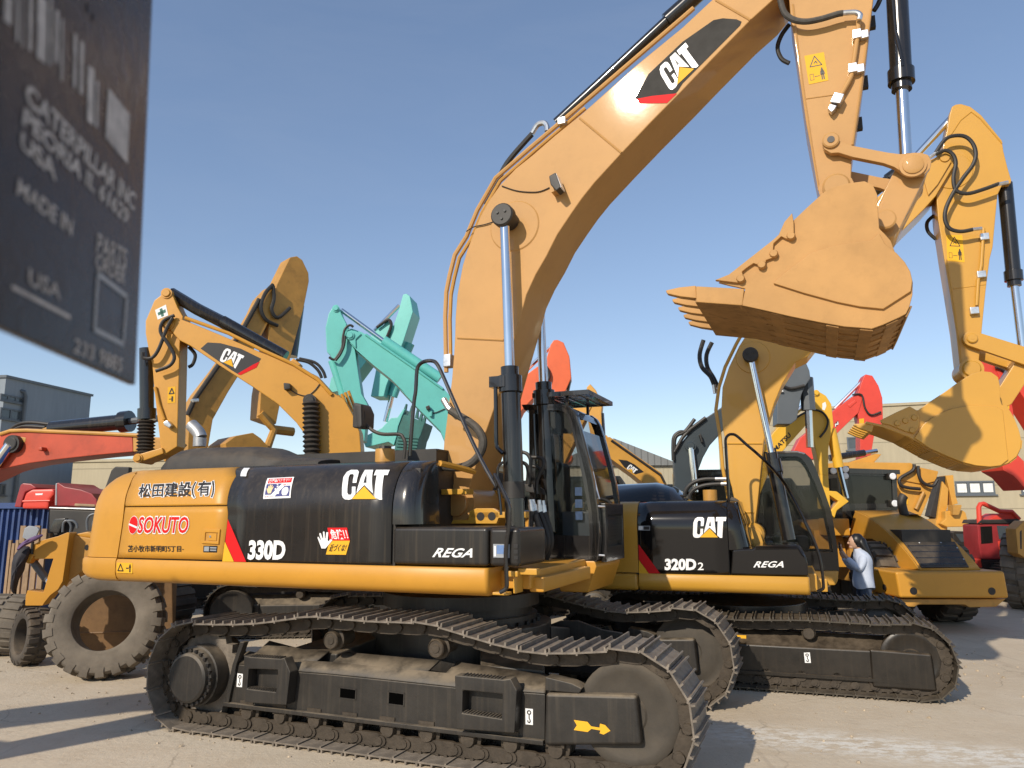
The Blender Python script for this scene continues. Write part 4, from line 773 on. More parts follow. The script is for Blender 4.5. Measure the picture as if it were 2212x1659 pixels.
part('stick_cylinder', M['cyl_black'], boom, lambda m: (m.tube(B.p3(.0, T(1, 0, [(1395, 800), (1700, 520), (2130, 120)])), .062, 14), m.tube(B.p3(.0, T(1, 0, [(2110, 140), (2212, 50)]) + T(2, 0, [(120, -60)])), .092, 14)))
part('edge_pipe', M['yellow_old_or_shaded'], boom, lambda m: m.tube(B.p3(-BW+.06, [(u+7, v+4) for u, v in T(1, 0, [(1560, 690), (1240, 960), (1010, 1160), (890, 1370), (820, 1540), (745, 1659)]) + T(1, 1, [(712, 130), (690, 240), (683, 400), (688, 700)])]), .022, 8))
fp_ = B.az(*zD([(140, 540)])[0], -BW)
part('boom_foot', M['boom'], boom, lambda m: m.lathe((fp_[0]-.05, -BW-.06, fp_[1]+.06), (fp_[0]-.05, BW+.06, fp_[1]+.06), [(0, .001), (0, .10), (.01, .13), (.05, .13), (.05, .2), (2*BW+.07, .2), (2*BW+.12, .13), (2*BW+.12, .001)], 28))
part('boom_bracket', M['yellow2'], big, lambda m: m.prism(B.poly(-.48, zD([(230, 560), (300, 530), (480, 530), (530, 560), (540, 610), (510, 690), (40, 690), (60, 650), (220, 650)])) , -.50, -.45), bevel=.006)
for qq in ((338, 615), (455, 613)):
    a, z = B.az(*zD([qq])[0], -.50); part('bracket_hole', M['black_decal'], big, lambda m: m.lathe((a, -.503, z), (a, -.49, z), [(0, .001), (0, .042), (.012, .042)], 20))
part('boom_bracket', M['yellow'], big, lambda m: m.prism([(-.35, 1.55), (.75, 1.55), (.75, 1.95), (.5, 2.05), (.35, 2.3), (-.05, 2.3)], .36, .40), bevel=.006)
part('stop_block', M['yellow2'], big, lambda m: (m.box((a_end+.32, -.62, B.az(*zF([(1300, 1470)])[0], -.6)[1]), (B.az(*zF([(1440, 1420)])[0], -.6)[0], -.45, B.az(*zF([(1300, 1390)])[0], -.6)[1])), m.box((a_end+.3, -.5, 2.0), (a_end+.9, -.4, 2.06))), bevel=.006)
# decal on the boom
dec = T(1, 0, [(1900, 640), (1990, 480), (2212, 270)]) + T(2, 0, [(200, 130), (260, 118), (350, 125), (382, 140), (372, 165), (0, 540)]) + T(1, 0, [(2180, 590), (2110, 665)])
pd = B.poly(-BW-.003, dec)
flat_part('boom_decal', M['decal_grey'], boom, pd, [tuple(range(len(pd)))], on(-BW-.003))
rs = B.poly(-BW-.0045, T(1, 0, [(1915, 640), (2010, 622), (2175, 605), (2110, 668), (1930, 670)]))
flat_part('red_stripe', M['red_decal'], boom, rs, [tuple(range(len(rs)))], on(-BW-.0045))
logo(boom, B.poly(-BW-.005, [(1450, 197), (1520, 131), (1481, 92), (1416, 153)]), on(-BW-.005), .0)
# lamp with its lead and shadow-catching bracket
lamp = part('work_lamp', M['black_matt'], boom, lambda m: m.prism(B.poly(-BW-.16, T(1, 0, [(1352, 1150), (1395, 1125), (1430, 1220), (1400, 1245), (1362, 1205)])), -BW-.20, -BW-.06), bevel=.012)
part('lamp_lens', M['lamp_glass'], lamp, lambda m: m.prism(B.poly(-BW-.16, T(1, 0, [(1398, 1130), (1432, 1218), (1426, 1222), (1392, 1134)])), -BW-.19, -BW-.07))
part('lamp_bracket', M['boom'], boom, lambda m: m.prism(B.poly(-BW, T(1, 0, [(1365, 1220), (1400, 1245), (1420, 1260), (1385, 1275)])), -BW-.12, -BW))
part('cable', M['rubber'], boom, lambda m: (m.tube(B.p3(-BW-.01, T(1, 0, [(1040, 1205), (1130, 1235), (1220, 1245), (1290, 1240), (1360, 1210)])), .006, 6, smooth=4), m.tube(B.p3(-BW-.015, T(1, 0, [(1000, 1432), (930, 1455), (860, 1470), (810, 1500)])), .006, 6, smooth=4)))
def hose(px, r, b, name='hose', mt='rubber', parent=None, sm=5, n=10):
    return part(name, M[mt], parent or big, lambda m: m.tube(B.p3(b, px), r, n, smooth=sm))
hose(T(1, 0, [(1235, 870), (1180, 930), (1110, 1010), (1060, 1080), (1010, 1180), (970, 1270), (935, 1330)]), .032, 0.05, parent=boom)
part('hose_fitting', M['zinc'], boom, lambda m: m.tube(B.p3(0.05, T(1, 0, [(1235, 865), (1270, 810), (1310, 797), (1330, 815), (1335, 850)])), .032, 10, smooth=3))
part('hose_fitting', M['zinc'], boom, lambda m: (m.tube(B.p3(.05, T(1, 0, [(935, 1330), (915, 1365)])), .028, 8)))
for q_, d_ in ((T(1, 1, [(690, 680)])[0], (.07, -.20)), (T(1, 0, [(1430, 790)])[0], (.04, .1))):
    ca_, cz_ = B.az(*q_, -.28); part('pipe_clamp', M['zinc'], boom, lambda m: m.box((ca_-.04, -.32, cz_-d_[0]), (ca_+.05, d_[1], cz_+d_[0])), bevel=.01)
hose(zF([(1460, 80), (1530, 200), (1580, 250)]), .034, -.40, 'hose_fitting', 'zinc', sm=0)
hose(zF([(1560, 240), (1700, 330), (1850, 420), (1960, 520), (2025, 640), (2035, 750), (1990, 870), (1900, 980), (1780, 1050), (1640, 1075), (1430, 1060)]), .042, -.55, 'boom_hose', 'hose_sleeve', sm=8)
# boom cylinders
def ram(parent, F, p_rod, p_gl, p_base, b, r_rod, r_bar, pin_r, names=('cylinder_rod', 'cylinder_barrel'), mb='cyl_black', pinmat='black_matt', gl=.26, both=True):
    A = Vector((*[F.az(*p_rod, b)[0]], b, F.az(*p_rod, b)[1])); G = Vector((F.az(*p_gl, b)[0], b, F.az(*p_gl, b)[1])); E_ = Vector((F.az(*p_base, b)[0], b, F.az(*p_base, b)[1]))
    o = part(names[0], M['chrome'], parent, lambda m: m.cyl(A, G, r_rod, n=20))
    def bar(m):
        d = (E_-G).length
        m.lathe(G, E_, [(0, r_rod), (0, r_bar*.92), (gl*.35, r_bar*.92), (gl*.36, r_bar*1.22), (gl, r_bar*1.22), (gl*1.05, r_bar), (d, r_bar), (d, .001)], 24)
    br_ = part(names[1], M[mb], parent, bar)
    if pin_r:
        part('rod_eye', M[pinmat], o, lambda m: m.lathe(A+Vector((0, -.085, 0)), A+Vector((0, .16, 0)), [(0, .001), (0, pin_r*.88), (.015, pin_r), (.10, pin_r), (.11, pin_r*.8), (.24, pin_r*.8), (.24, .001)], 24))
        for k in range(3):
            t = k*2.09+.6; part('bolt', M['rubber'], o, lambda m: m.cyl(A+Vector((.05*math.cos(t), -.098, .05*math.sin(t))), A+Vector((.05*math.cos(t), -.08, .05*math.sin(t))), .016, n=6))
    return br_
r1 = ram(big, B, T(1, 0, [(1057, 1405)])[0], T(1, 1, [(1090, 720)])[0], zD([(700, 800)])[0], -.50, .052, .100, .125)
r2 = ram(big, B, B.across(T(1, 0, [(1057, 1405)])[0], -.50), B.across(T(1, 1, [(1090, 720)])[0], -.50), B.across(zD([(700, 800)])[0], -.50), .50, .052, .100, 0)
part('barrel_band', M['black_matt'], r1, lambda m: m.lathe(*(lambda p: ((p[0], -.5, p[1]+.06), (p[0], -.5, p[1]-.2)))(B.az(*zD([(680, 320)])[0], -.5)), [(0, .1), (0, .11), (.16, .11), (.16, .1)], 24))
part('side_pipe', M['cyl_black'], r1, lambda m: (m.tube(B.p3(-.60, zE([(715, 20), (740, 60), (745, 300), (750, 700), (755, 900), (775, 980), (850, 1050)])), .022, 8, smooth=3), m.box((B.az(*zE([(730, 10)])[0], -.6)[0]-.05, -.63, B.az(*zE([(730, 10)])[0], -.6)[1]-.06), (B.az(*zE([(730, 10)])[0], -.6)[0]+.12, -.5, B.az(*zE([(730, 10)])[0], -.6)[1]+.05))))
part('side_pipe', M['cyl_black'], r2, lambda m: m.tube(B.p3(.42, zE([(1300, 480), (1310, 800), (1325, 1100)])), .02, 8))
hose(zE([(850, 1180), (790, 1230), (770, 1320), (775, 1450), (790, 1640)]) + zD([(520, 300), (540, 460), (550, 600)]), .014, -.62, 'cylinder_hose', 'cyl_black')
for k, px in enumerate((zE([(1120, 1030), (1200, 1060), (1250, 1150), (1240, 1300), (1215, 1500)]), zE([(1125, 1180), (1190, 1220), (1215, 1330), (1200, 1500)]), zE([(1230, 1110), (1330, 1110), (1420, 1130), (1440, 1220), (1380, 1350), (1340, 1480), (1345, 1640)]), zE([(1240, 1240), (1330, 1245), (1390, 1290), (1420, 1360)]))):
    hose(px, .020, .05+.06*k, 'cylinder_hose', 'rubber')
part('pipe_guard', M['black_matt'], big, lambda m: (m.prism(B.poly(.1, zE([(1165, 1500), (1290, 1500), (1315, 1625), (1190, 1610)])), .08, .12), m.prism(B.poly(.3, zE([(1390, 1540), (1450, 1580), (1465, 1659), (1410, 1640)])), .28, .32)), bevel=.008)
for k, q in enumerate((((850, 440), (870, 560)), ((880, 440), (900, 560)), ((945, 445), (955, 570)), ((985, 450), (1000, 575)))):
    P_ = B.p3(.05+.05*k, zD(q)); part('hose_fitting', M['zinc'], big, lambda m: m.lathe(P_[0], P_[1], [(0, .001), (0, .022), (.05, .022), (.05, .03), (.13, .03), (.13, .026), (.25, .026), (.25, .001)], 10))
for k, px in enumerate(([(870, 560), (860, 700), (855, 900), (880, 1020), (930, 1000), (965, 880), (940, 740), (900, 600)], [(900, 560), (960, 720), (1000, 860), (985, 960), (930, 1060), (880, 1100)], [(955, 570), (1010, 720), (1040, 850), (1020, 960), (960, 1060)], [(1000, 575), (1050, 720), (1075, 860), (1050, 980), (1000, 1080), (930, 1120)], [(880, 580), (910, 700), (950, 830), (945, 930), (900, 1020), (850, 1060)])):
    hose(zD(px), .027, -.02+.07*k, 'hose_loop', 'hose_sleeve' if k in (0, 4) else 'rubber')
# ---------------------------------------------------------------- stick, links, bucket
def stick_arm(F, root, face, SW, mt, bev=.012):
    return part('stick', mt, root, lambda m: m.prism(F.poly(-SW, face), -SW, SW), bevel=bev, seg=3, ang=24)
SW = .23
sface = T(2, 0, [(690, -330), (690, 0), (700, 120), (720, 230), (760, 520), (800, 800), (850, 1060), (890, 1260), (1010, 1330), (1090, 1250), (1095, 1050), (1120, 880), (1160, 620), (1200, 300), (1225, 80), (1240, -40), (1260, -330), (1000, -420)])
stick = stick_arm(B, big, sface, SW, M['boom'])
for px in (T(2, 0, [(715, 30), (745, 300), (790, 640), (845, 1000), (885, 1235)]), T(2, 0, [(1218, 60), (1185, 320), (1145, 620), (1100, 940)])):
    pp = B.p3(-SW-.001, px); part('edge_weld', M['boom'], stick, lambda m: m.tube(pp, .011, 6))
pp = B.p3(-SW-.001, T(2, 0, [(800, 640), (975, 615)])); part('weld_seam', M['boom'], stick, lambda m: m.tube(pp, .006, 6))
def safety_label(F, parent, q, b):
    """yellow label: a warning triangle over a man kept at a distance"""
    p = F.poly(b, q); st = sticker(parent, p, b, 'yellow_decal', 'safety_label'); f = quad_map([p[3], p[2], p[1], p[0]]); s = abs(p[1][0]-p[0][0])
    strokes(st, [f(.2, .58), f(.8, .58), f(.5, .92)], s*.05, b-.0015, closed=True)
    strokes(st, [f(.42, .68), f(.52, .74), f(.58, .66)], s*.05, b-.0015)
    strokes(st, [f(.12, .12), f(.30, .12), f(.30, .32), f(.12, .32)], s*.025, b-.0015, closed=True)
    strokes(st, [f(.36, .22), f(.60, .22)], s*.035, b-.0015)
    strokes(st, [f(.76, .26), f(.76, .40)], s*.14, b-.0015); strokes(st, [f(.72, .26), f(.71, .08)], s*.06, b-.0015); strokes(st, [f(.80, .26), f(.81, .08)], s*.06, b-.0015); strokes(st, [f(.66, .24), f(.68, .36), f(.84, .36), f(.87, .24)], s*.035, b-.0015)
    strokes(st, [f(.76, .43), f(.76, .47)], s*.08, b-.0015)
safety_label(B, stick, T(2, 0, [(788, 362), (915, 337), (945, 520), (818, 547)]), -SW-.003)
SB = -SW-.045
part('pipe', M['boom'], stick, lambda m: m.tube(B.p3(SB, T(2, 0, [(1140, 130), (1132, 240), (1105, 420), (1095, 480), (1080, 520), (1035, 600), (1020, 620)])), .021, 10, smooth=3))
for q in ((1135, 225), (1108, 445)):
    a, z = B.az(*T(2, 0, [q])[0], SB)
    part('pipe_clamp', M['zinc'], stick, lambda m: (m.box((a-.045, SB-.03, z-.045), (a+.03, -SW, z+.045)), m.box((a+.02, SB-.012, z-.05), (a+.09, -SW, z+.03))), bevel=.006)
blk = B.poly(SB, T(2, 0, [(985, 615), (1048, 628), (1020, 690), (955, 680)]))
part('valve_block', M['zinc'], stick, lambda m: (m.prism(blk, SB-.06, SB+.045), m.prism(B.poly(SB, T(2, 0, [(955, 685), (1000, 695), (985, 720), (965, 740), (940, 715)])), SB-.04, SB+.03)), bevel=.008)
hose(T(2, 0, [(620, -60), (640, 30), (665, 90), (720, 128), (800, 140), (900, 122), (1000, 92), (1040, 85)]), .029, -SW-.10, 'stick_hose', 'hose_sleeve', parent=stick)
part('hose_fitting', M['zinc'], stick, lambda m: m.tube(B.p3(-SW-.09, T(2, 0, [(1035, 85), (1105, 80), (1135, 85), (1150, 100), (1142, 130)])), .025, 10, smooth=3))
hose(T(2, 0, [(690, 160), (640, 230), (615, 310), (640, 380), (690, 410)]), .022, .1, 'stick_hose', parent=stick)
hose(T(2, 0, [(1290, -30), (1265, 30), (1240, 70)]), .022, .0, 'stick_hose', parent=stick)
for q in ((1228, 130), (1180, 520), (1143, 790)):
    a, z = B.az(*T(2, 0, [q])[0], 0); part('pipe_lug', M['black_matt'], stick, lambda m: m.box((a-.03, .02, z-.06), (a+.03, .08, z+.06)))
# bucket ram
ram(stick, B, T(2, 0, [(1445, 1010)])[0], T(2, 0, [(1420, 585)])[0], T(2, 0, [(1375, -300)])[0], 0.0, .056, .096, 0, gl=.20)
part('side_pipe', M['cyl_black'], stick, lambda m: m.tube(B.p3(-.11, T(2, 0, [(1360, -20), (1380, 200), (1410, 330), (1425, 430)])), .016, 8))
p0 = B.az(*T(2, 0, [(960, 940)])[0], -SW); p1 = B.az(*T(2, 0, [(1492, 1068)])[0], -.33); p2 = B.az(*T(2, 0, [(1308, 1445)])[0], -.25)
def lnk(c0, r0, c1, r1):
    d = Vector((c1[0]-c0[0], c1[1]-c0[1])); ang = math.degrees(math.atan2(d.y, d.x))
    return circ(c0, r0, 9, ang+95, ang+265) + circ(c1, r1, 11, ang-100, ang+100)
def curved_link():
    up = T(2, 0, [(1100, 945), (1250, 975), (1330, 990), (1410, 1000), (1460, 995), (1540, 990), (1590, 1005), (1612, 1045), (1605, 1090), (1570, 1130), (1500, 1135), (1430, 1125), (1370, 1085), (1300, 1060), (1200, 1040), (1100, 1020), (1010, 992), (960, 995), (918, 970), (905, 935), (925, 905), (970, 902), (1020, 915)])
    return up
for s in (-1, 1):
    part('side_link', M['boom'], big, lambda m: m.prism(B.poly(-SW-.075, curved_link()), s*(SW+.085), s*(SW+.015)), bevel=.008)
    part('pin_cap', M['boom'], big, lambda m: m.lathe((p0[0], s*(SW+.115), p0[1]), (p0[0], 0, p0[1]), [(0, .04), (0, .062), (.01, .075), (.04, .075), (.04, .03), (-.005, .03)], 24))
    part('pin_cap', M['boom'], big, lambda m: m.lathe((p1[0], s*(SW+.125), p1[1]), (p1[0], 0, p1[1]), [(0, .001), (0, .07), (.008, .085), (.018, .085), (.02, .11), (.05, .11)], 24))
part('pin_hole', M['black_decal'], big, lambda m: m.cyl((p0[0], -SW-.121, p0[1]), (p0[0], -SW-.10, p0[1]), .032))
part('bucket_link', M['boom'], big, lambda m: m.prism(lnk(p1, .13, p2, .135), -.22, .22), bevel=.012)
part('pin_cap', M['boom'], big, lambda m: m.lathe((p2[0], -.36, p2[1]), (p2[0], .36, p2[1]), [(0, .001), (0, .075), (.01, .09), (.05, .09), (.05, .07), (.72, .07), (.72, .001)], 24))
def bucket_set(F, root, mt, HW, plate, shell_px, lipw, cutter, tooth_px, rib_px, straps, ears, wear, bolts=(), th=.035, name='bucket', tdim=(.16, .11)):
    """plate: outline of the near cheek; shell_px: the part of it followed by the curved sheet, lip first"""
    b = F
    pl = F.poly(-HW, plate); sh = F.poly(-HW, shell_px)
    bk = empty(name, (0, 0, 0), 0, None, None); bk.parent = root
    for s in (-1, 1):
        part('cheek_plate', mt, bk, lambda m: m.prism(pl, s*HW, s*(HW-th)), bevel=.008, ang=24)
        part('cheek_edge', mt, bk, lambda m: m.prism(F.poly(-HW-.02, rib_px), s*(HW+.028), s*HW), bevel=.010)
        if cutter: part('side_cutter', mt, bk, lambda m: m.prism(F.poly(-HW-.02, cutter), s*(HW+.035), s*(HW-.02)), bevel=.007)
        for q in bolts:
            a, z = F.az(*q, -HW-.03); part('cutter_bolt', mt, bk, lambda m: m.lathe((a, s*(HW+.055), z), (a, s*HW, z), [(0, .001), (0, .03), (.02, .038), (.055, .038)], 10))
        for e in ears: part('bucket_ear', mt, bk, lambda m: m.prism(F.poly(-.25, e), s*.32, s*.25), bevel=.01)
    def sheet(m):
        P = [Vector((a, 0, z)) for a, z in sh]; inn = []
        cen = sum((p for p in P), Vector())/len(P)
        for i, p in enumerate(P):
            t = (P[min(i+1, len(P)-1)]-P[max(i-1, 0)]).normalized(); n = Vector((-t.z, 0, t.x)); n = n if n.dot(cen-p) > 0 else -n
            inn.append((p.x+n.x*.03, p.z+n.z*.03))
        m.prism([(p.x, p.z) for p in P] + inn[::-1], -HW+.004, HW-.004)
    part('shell', M['bucket_old'] if mt is M['bucket'] else mt, bk, sheet, bevel=.005, ang=40)
    for k in range(straps):
        y = -HW + .09 + (2*HW-.18)*k/(straps-1); i0, i1 = wear
        for (u0, u1) in ((i0, i1),):
            def stp(m):
                P = sh[u0:u1]; cen = (sum(p[0] for p in sh)/len(sh), sum(p[1] for p in sh)/len(sh)); out = []
                for p in P:
                    d = Vector((p[0]-cen[0], p[1]-cen[1])).normalized(); out.append((p[0]+d.x*.012, p[1]+d.y*.012))
                m.prism(P + out[::-1], y-.045, y+.045)
            part('wear_strip', M['bucket_old'] if mt is M['bucket'] else mt, bk, stp, bevel=.004)
    cen = (sum(p[0] for p in sh)/len(sh), sum(p[1] for p in sh)/len(sh))
    for k in range(wear[0], wear[1], 2):
        q0, q1 = Vector((*sh[k], 0)), Vector((*sh[k+1], 0)); md = q0.lerp(q1, .5); dr = (q1-q0).normalized()*.05; o = (md-Vector((*cen, 0))).normalized()*.016
        part('cross_strip', M['bucket_old'] if mt is M['bucket'] else mt, bk, lambda m: m.prism([((md-dr).x, (md-dr).y), ((md+dr).x, (md+dr).y), ((md+dr+o).x, (md+dr+o).y), ((md-dr+o).x, (md-dr+o).y)], -HW+.02, HW-.02), bevel=.003)
    tb = F.poly(-HW+.06, tooth_px)
    for k in range(5):
        y = -HW+.075 + (2*HW-.15)*k/4
        def tth(m):
            w0, w1 = tdim[1]/2, .038
            A0, A1, B1, B0 = tb      # adapter top, tip top, tip bottom, adapter bottom
            mid_t = (A0[0]*.45+A1[0]*.55, A0[1]*.45+A1[1]*.55+.008); mid_b = (B0[0]*.45+B1[0]*.55, B0[1]*.45+B1[1]*.55-.008)
            def rg(t, bt, w): return [(t[0], y-w, t[1]), (t[0], y+w, t[1]), (bt[0], y+w, bt[1]), (bt[0], y-w, bt[1])]
            m.loft([rg(A0, B0, w0), rg(mid_t, mid_b, w0*.9), rg(A1, B1, w1)])
        part('tooth', mt, bk, tth, bevel=.01)
    return bk
plate = T(2, 0, [(920, 1240), (960, 1215), (1080, 1185), (1180, 1172), (1235, 1200), (1262, 1260), (1268, 1380), (1275, 1480), (1310, 1515), (1350, 1560)]) + T(2, 1, [(1385, 0), (1440, 45), (1478, 110), (1492, 170), (1490, 250), (1470, 330), (1448, 375), (1400, 400), (1300, 445), (1225, 472), (1150, 465), (1050, 458), (900, 432), (700, 392), (520, 350), (390, 322), (385, 310), (405, 212), (300, 190), (230, 172), (300, 135), (430, 30)]) + T(2, 0, [(480, 1640), (600, 1540), (720, 1425), (820, 1330)])
shell_px = T(2, 1, [(80, 300), (240, 312), (390, 322), (520, 350), (700, 392), (900, 432), (1050, 458), (1150, 466), (1225, 472), (1300, 445), (1400, 400), (1448, 375), (1470, 330), (1490, 250), (1492, 170), (1478, 110), (1440, 45), (1385, 0)]) + T(2, 0, [(1350, 1560), (1310, 1515), (1275, 1480)])
rib = T(2, 1, [(585, 178), (780, 240), (1000, 300), (1150, 330), (1300, 345), (1480, 230), (1489, 160), (1475, 100), (1440, 40), (1385, -20)]) + T(2, 0, [(1310, 1580), (1275, 1510), (1220, 1560), (1120, 1570), (960, 1600), (830, 1640)]) + T(2, 1, [(730, 60), (650, 120)])
cutter = T(2, 0, [(710, 1383), (720, 1440), (722, 1530), (705, 1553), (670, 1550), (640, 1535), (590, 1580), (585, 1640)]) + T(2, 1, [(610, 5), (540, 30), (540, 55), (515, 75), (490, 60), (460, 50), (415, 80), (385, 105), (400, 150), (390, 172), (350, 175), (210, 158), (300, 122), (430, 20)]) + T(2, 0, [(480, 1640), (620, 1530), (660, 1440)])
tooth = T(2, 1, [(395, 206), (-105, 235), (-100, 250), (390, 330)])
tooth = T(2, 1, [(90, 198), (-108, 226), (-100, 248), (95, 282)])
bolts = T(2, 0, [(702, 1530), (590, 1645)]) + T(2, 1, [(513, 58), (376, 148)])
bucket_set(B, big, M['bucket'], .70, plate, shell_px, ((), (), ()), cutter, tooth, rib, 6, [], (3, 12), bolts)
lip = B.poly(-.70, T(2, 1, [(85, 195), (400, 212), (388, 322), (88, 300)]))
part('cutting_edge', M['bucket'], big, lambda m: m.prism([lip[0], lip[1], lip[2], lip[3]], -.705, -.55), bevel=.012)
a, z = B.az(*T(2, 0, [(995, 1225)])[0], -SW)
part('hinge_boss', M['boom'], big, lambda m: m.lathe((a, -SW-.09, z), (a, SW+.09, z), [(0, .001), (0, .10), (.02, .12), (.06, .12), (.06, .15), (2*SW+.12, .15), (2*SW+.18, .12), (2*SW+.18, .001)], 28))
# ---------------------------------------------------------------- lettering on the hood
hs = hood_surf(.006); hs2 = hood_surf(.009)
hq = lambda pts: [hood_pt(*q) for q in pts]
q = hq(zH([(135, 730), (955, 712), (968, 540), (150, 580)]))
lettering('name_outline', M['white'], d1, '松田建設(有)', q, hs, .045, True, 0, .97, box=0.0)
lettering('name_letters', M['black_decal'], d1, '松田建設(有)', q, hs2, .012, True, 0, .97, box=0.0)
q = hq(zH([(118, 1104), (672, 1104), (678, 925), (130, 925)]))
lettering('name_outline', M['white'], d2, 'SOKUTO', q, hs, .07, False, .18, 1.0, box=.02)
lettering('name_letters', M['red_decal'], d2, 'SOKUTO', q, hs2, .02, False, .18, 1.0, box=.02)
ov = [(.5+.5*math.cos(t), .5+.5*math.sin(t)) for t in np.linspace(0, 6.28, 25)[:-1]]
f = quad_map(hq(zH([(18, 1110), (112, 1110), (132, 920), (38, 920)])))
flat_part('emblem_outline', M['white'], d2, [f(x*1.1-.05, y*1.06-.03) for x, y in ov], [tuple(range(24))], hs)
flat_part('emblem', M['red_decal'], d2, [f(x, y) for x, y in ov], [tuple(range(24))], hs2)
flat_part('emblem_bar', M['white'], d2, [f(.0, .50), f(.04, .60), f(1.0, .40), f(.96, .30)], [(0, 1, 2, 3)], hood_surf(.011))
q = hq(zH([(12, 1310), (622, 1308), (622, 1240), (14, 1234)]))
lettering('address_letters', M['black_decal'], d2, '苫小牧市新明町5丁目-', q, hs, .01, True, 0, .97)
fr_ = B.poly(HB-.004, zH([(838, 1055), (1022, 1060), (1005, 1225), (815, 1215)]))
part('latch_frame', M['yellow'], d2, lambda m: m.ring(fr_, B.poly(HB-.004, zH([(862, 1095), (1000, 1100), (992, 1192), (855, 1188)])), HB-.018, HB+.002), bevel=.006)
lt = part('door_latch', M['yellow_old_or_shaded'], d2, lambda m: m.prism(B.poly(HB, zH([(862, 1095), (1000, 1100), (992, 1192), (855, 1188)])), HB-.005, HB+.004))
part('latch_pull', M['yellow'], lt, lambda m: m.prism(B.poly(HB, zH([(900, 1102), (985, 1105), (980, 1188), (892, 1182)])), HB-.012, HB-.004), bevel=.003)
lc = B.az(*zH([(918, 1140)])[0], HB); part('lock', M['zinc'], lt, lambda m: m.cyl((lc[0], HB-.018, lc[1]), (lc[0], HB-.01, lc[1]), .012))
sticker(d2, B.poly(HB-.004, zH([(832, 1240), (985, 1242), (978, 1315), (830, 1312)])), HB-.004, 'black_decal', 'data_plate')
for qq in ([(842, 1250), (895, 1250), (890, 1302), (838, 1300)], [(905, 1255), (975, 1258), (972, 1272), (903, 1270)], [(905, 1282), (972, 1284), (970, 1298), (903, 1296)]):
    sticker(d2, B.poly(HB-.006, zH(qq)), HB-.006, 'grey_decal', 'data_plate_print')
flat_part('red_stripe', M['red_decal'], d3, hq(zH([(1102, 950), (1180, 1130), (1302, 1416), (1172, 1414), (1075, 1195)])), [(0, 1, 2, 3, 4)], hs)
flat_part('yellow_stripe', M['yellow_decal'], d3, hq(zH([(1070, 1195), (1168, 1414), (1042, 1412)])), [(0, 1, 2)], hs)
q = hq(zH([(1318, 1395), (1728, 1395), (1735, 1180), (1330, 1178)]))
lettering('model_outline', M['white_hot'], d3, '330D', q, hs2, .045, False, .06, .98, box=.045)
q = hq(zF([(10, 1540), (690, 1540), (690, 1120), (10, 1120)]))
logo(d3, q, hs2, .0)
q = B.poly(-1.478, Zm(1344, 2016, 1344, [(588, 293), (848, 296), (856, 236), (604, 232)]))
lettering('name_letters', M['white_hot'], big, 'REGA', q, on(-1.478), .022, False, .35, 1.05)
q1 = hq(zH([(1278, 400), (1345, 400), (1302, 492), (1238, 490)])); flat_part('paper_label', M['white'], d3, q1, [(0, 1, 2, 3)], hs)
# signal sticker with two hands
W_ = hq(zH([(1488, 732), (1785, 720), (1826, 498), (1535, 512)])); f = quad_map(W_)
def rect(f, x0, y0, x1, y1): return [f(x0, y0), f(x1, y0), f(x1, y1), f(x0, y1)]
def flat(name, mt, par, poly, s): return flat_part(name, M[mt], par, poly, [tuple(range(len(poly)))], s)
sg = flat('signal_sticker', 'white', d3, rect(f, 0, 0, 1, 1), hs)
flat('sticker_panel', 'red_decal', sg, rect(f, .08, .76, .95, .94), hs2)
lettering('sticker_words', M['white'], sg, '合図はハッキリ!!', rect(f, .12, .79, .90, .92), hood_surf(.0105), .015, True)
flat('sticker_panel', 'blue_decal', sg, [f(.06, .20), f(.28, .20), f(.62, .72), f(.06, .72)], hs2)
flat('sticker_panel', 'blue_decal', sg, [f(.42, .10), f(.95, .10), f(.95, .60), f(.74, .60)], hs2)
lettering('sticker_words', M['red_decal'], sg, 'グー', rect(f, .66, .62, .93, .70), hs2, .01, True)
lettering('sticker_words', M['red_decal'], sg, 'パー', rect(f, .06, .07, .36, .15), hs2, .01, True)
hand = [(.30, 0), (.12, .30), (.0, .55), (.05, .62), (.20, .48), (.18, .80), (.24, .90), (.32, .84), (.36, .60), (.40, .95), (.48, 1.0), (.54, .94), (.54, .60), (.64, .93), (.72, .95), (.76, .88), (.70, .56), (.86, .76), (.94, .76), (.94, .66), (.78, .34), (.70, .0)]
fist = [(.2, 0), (.05, .25), (.05, .6), (.2, .85), (.35, .9), (.45, .98), (.6, .95), (.75, .92), (.9, .75), (.95, .45), (.85, .2), (.7, 0)]
g_ = quad_map([f(.09, .26), f(.36, .26), f(.36, .70), f(.09, .70)]); flat('hand_sign', 'skin_decal', sg, [g_(*p) for p in hand], hood_surf(.0105))
g_ = quad_map([f(.66, .14), f(.93, .14), f(.93, .56), f(.66, .56)]); flat('fist_sign', 'white', sg, [g_(*p) for p in fist], hood_surf(.0105))
for p_, q_ in (((.40, .42), (.46, .50)), ((.46, .54), (.52, .62)), ((.50, .22), (.58, .34)), ((.44, .66), (.5, .70))):
    flat('fist_sign', 'white', sg, rect(f, *p_, *q_), hood_surf(.0105))
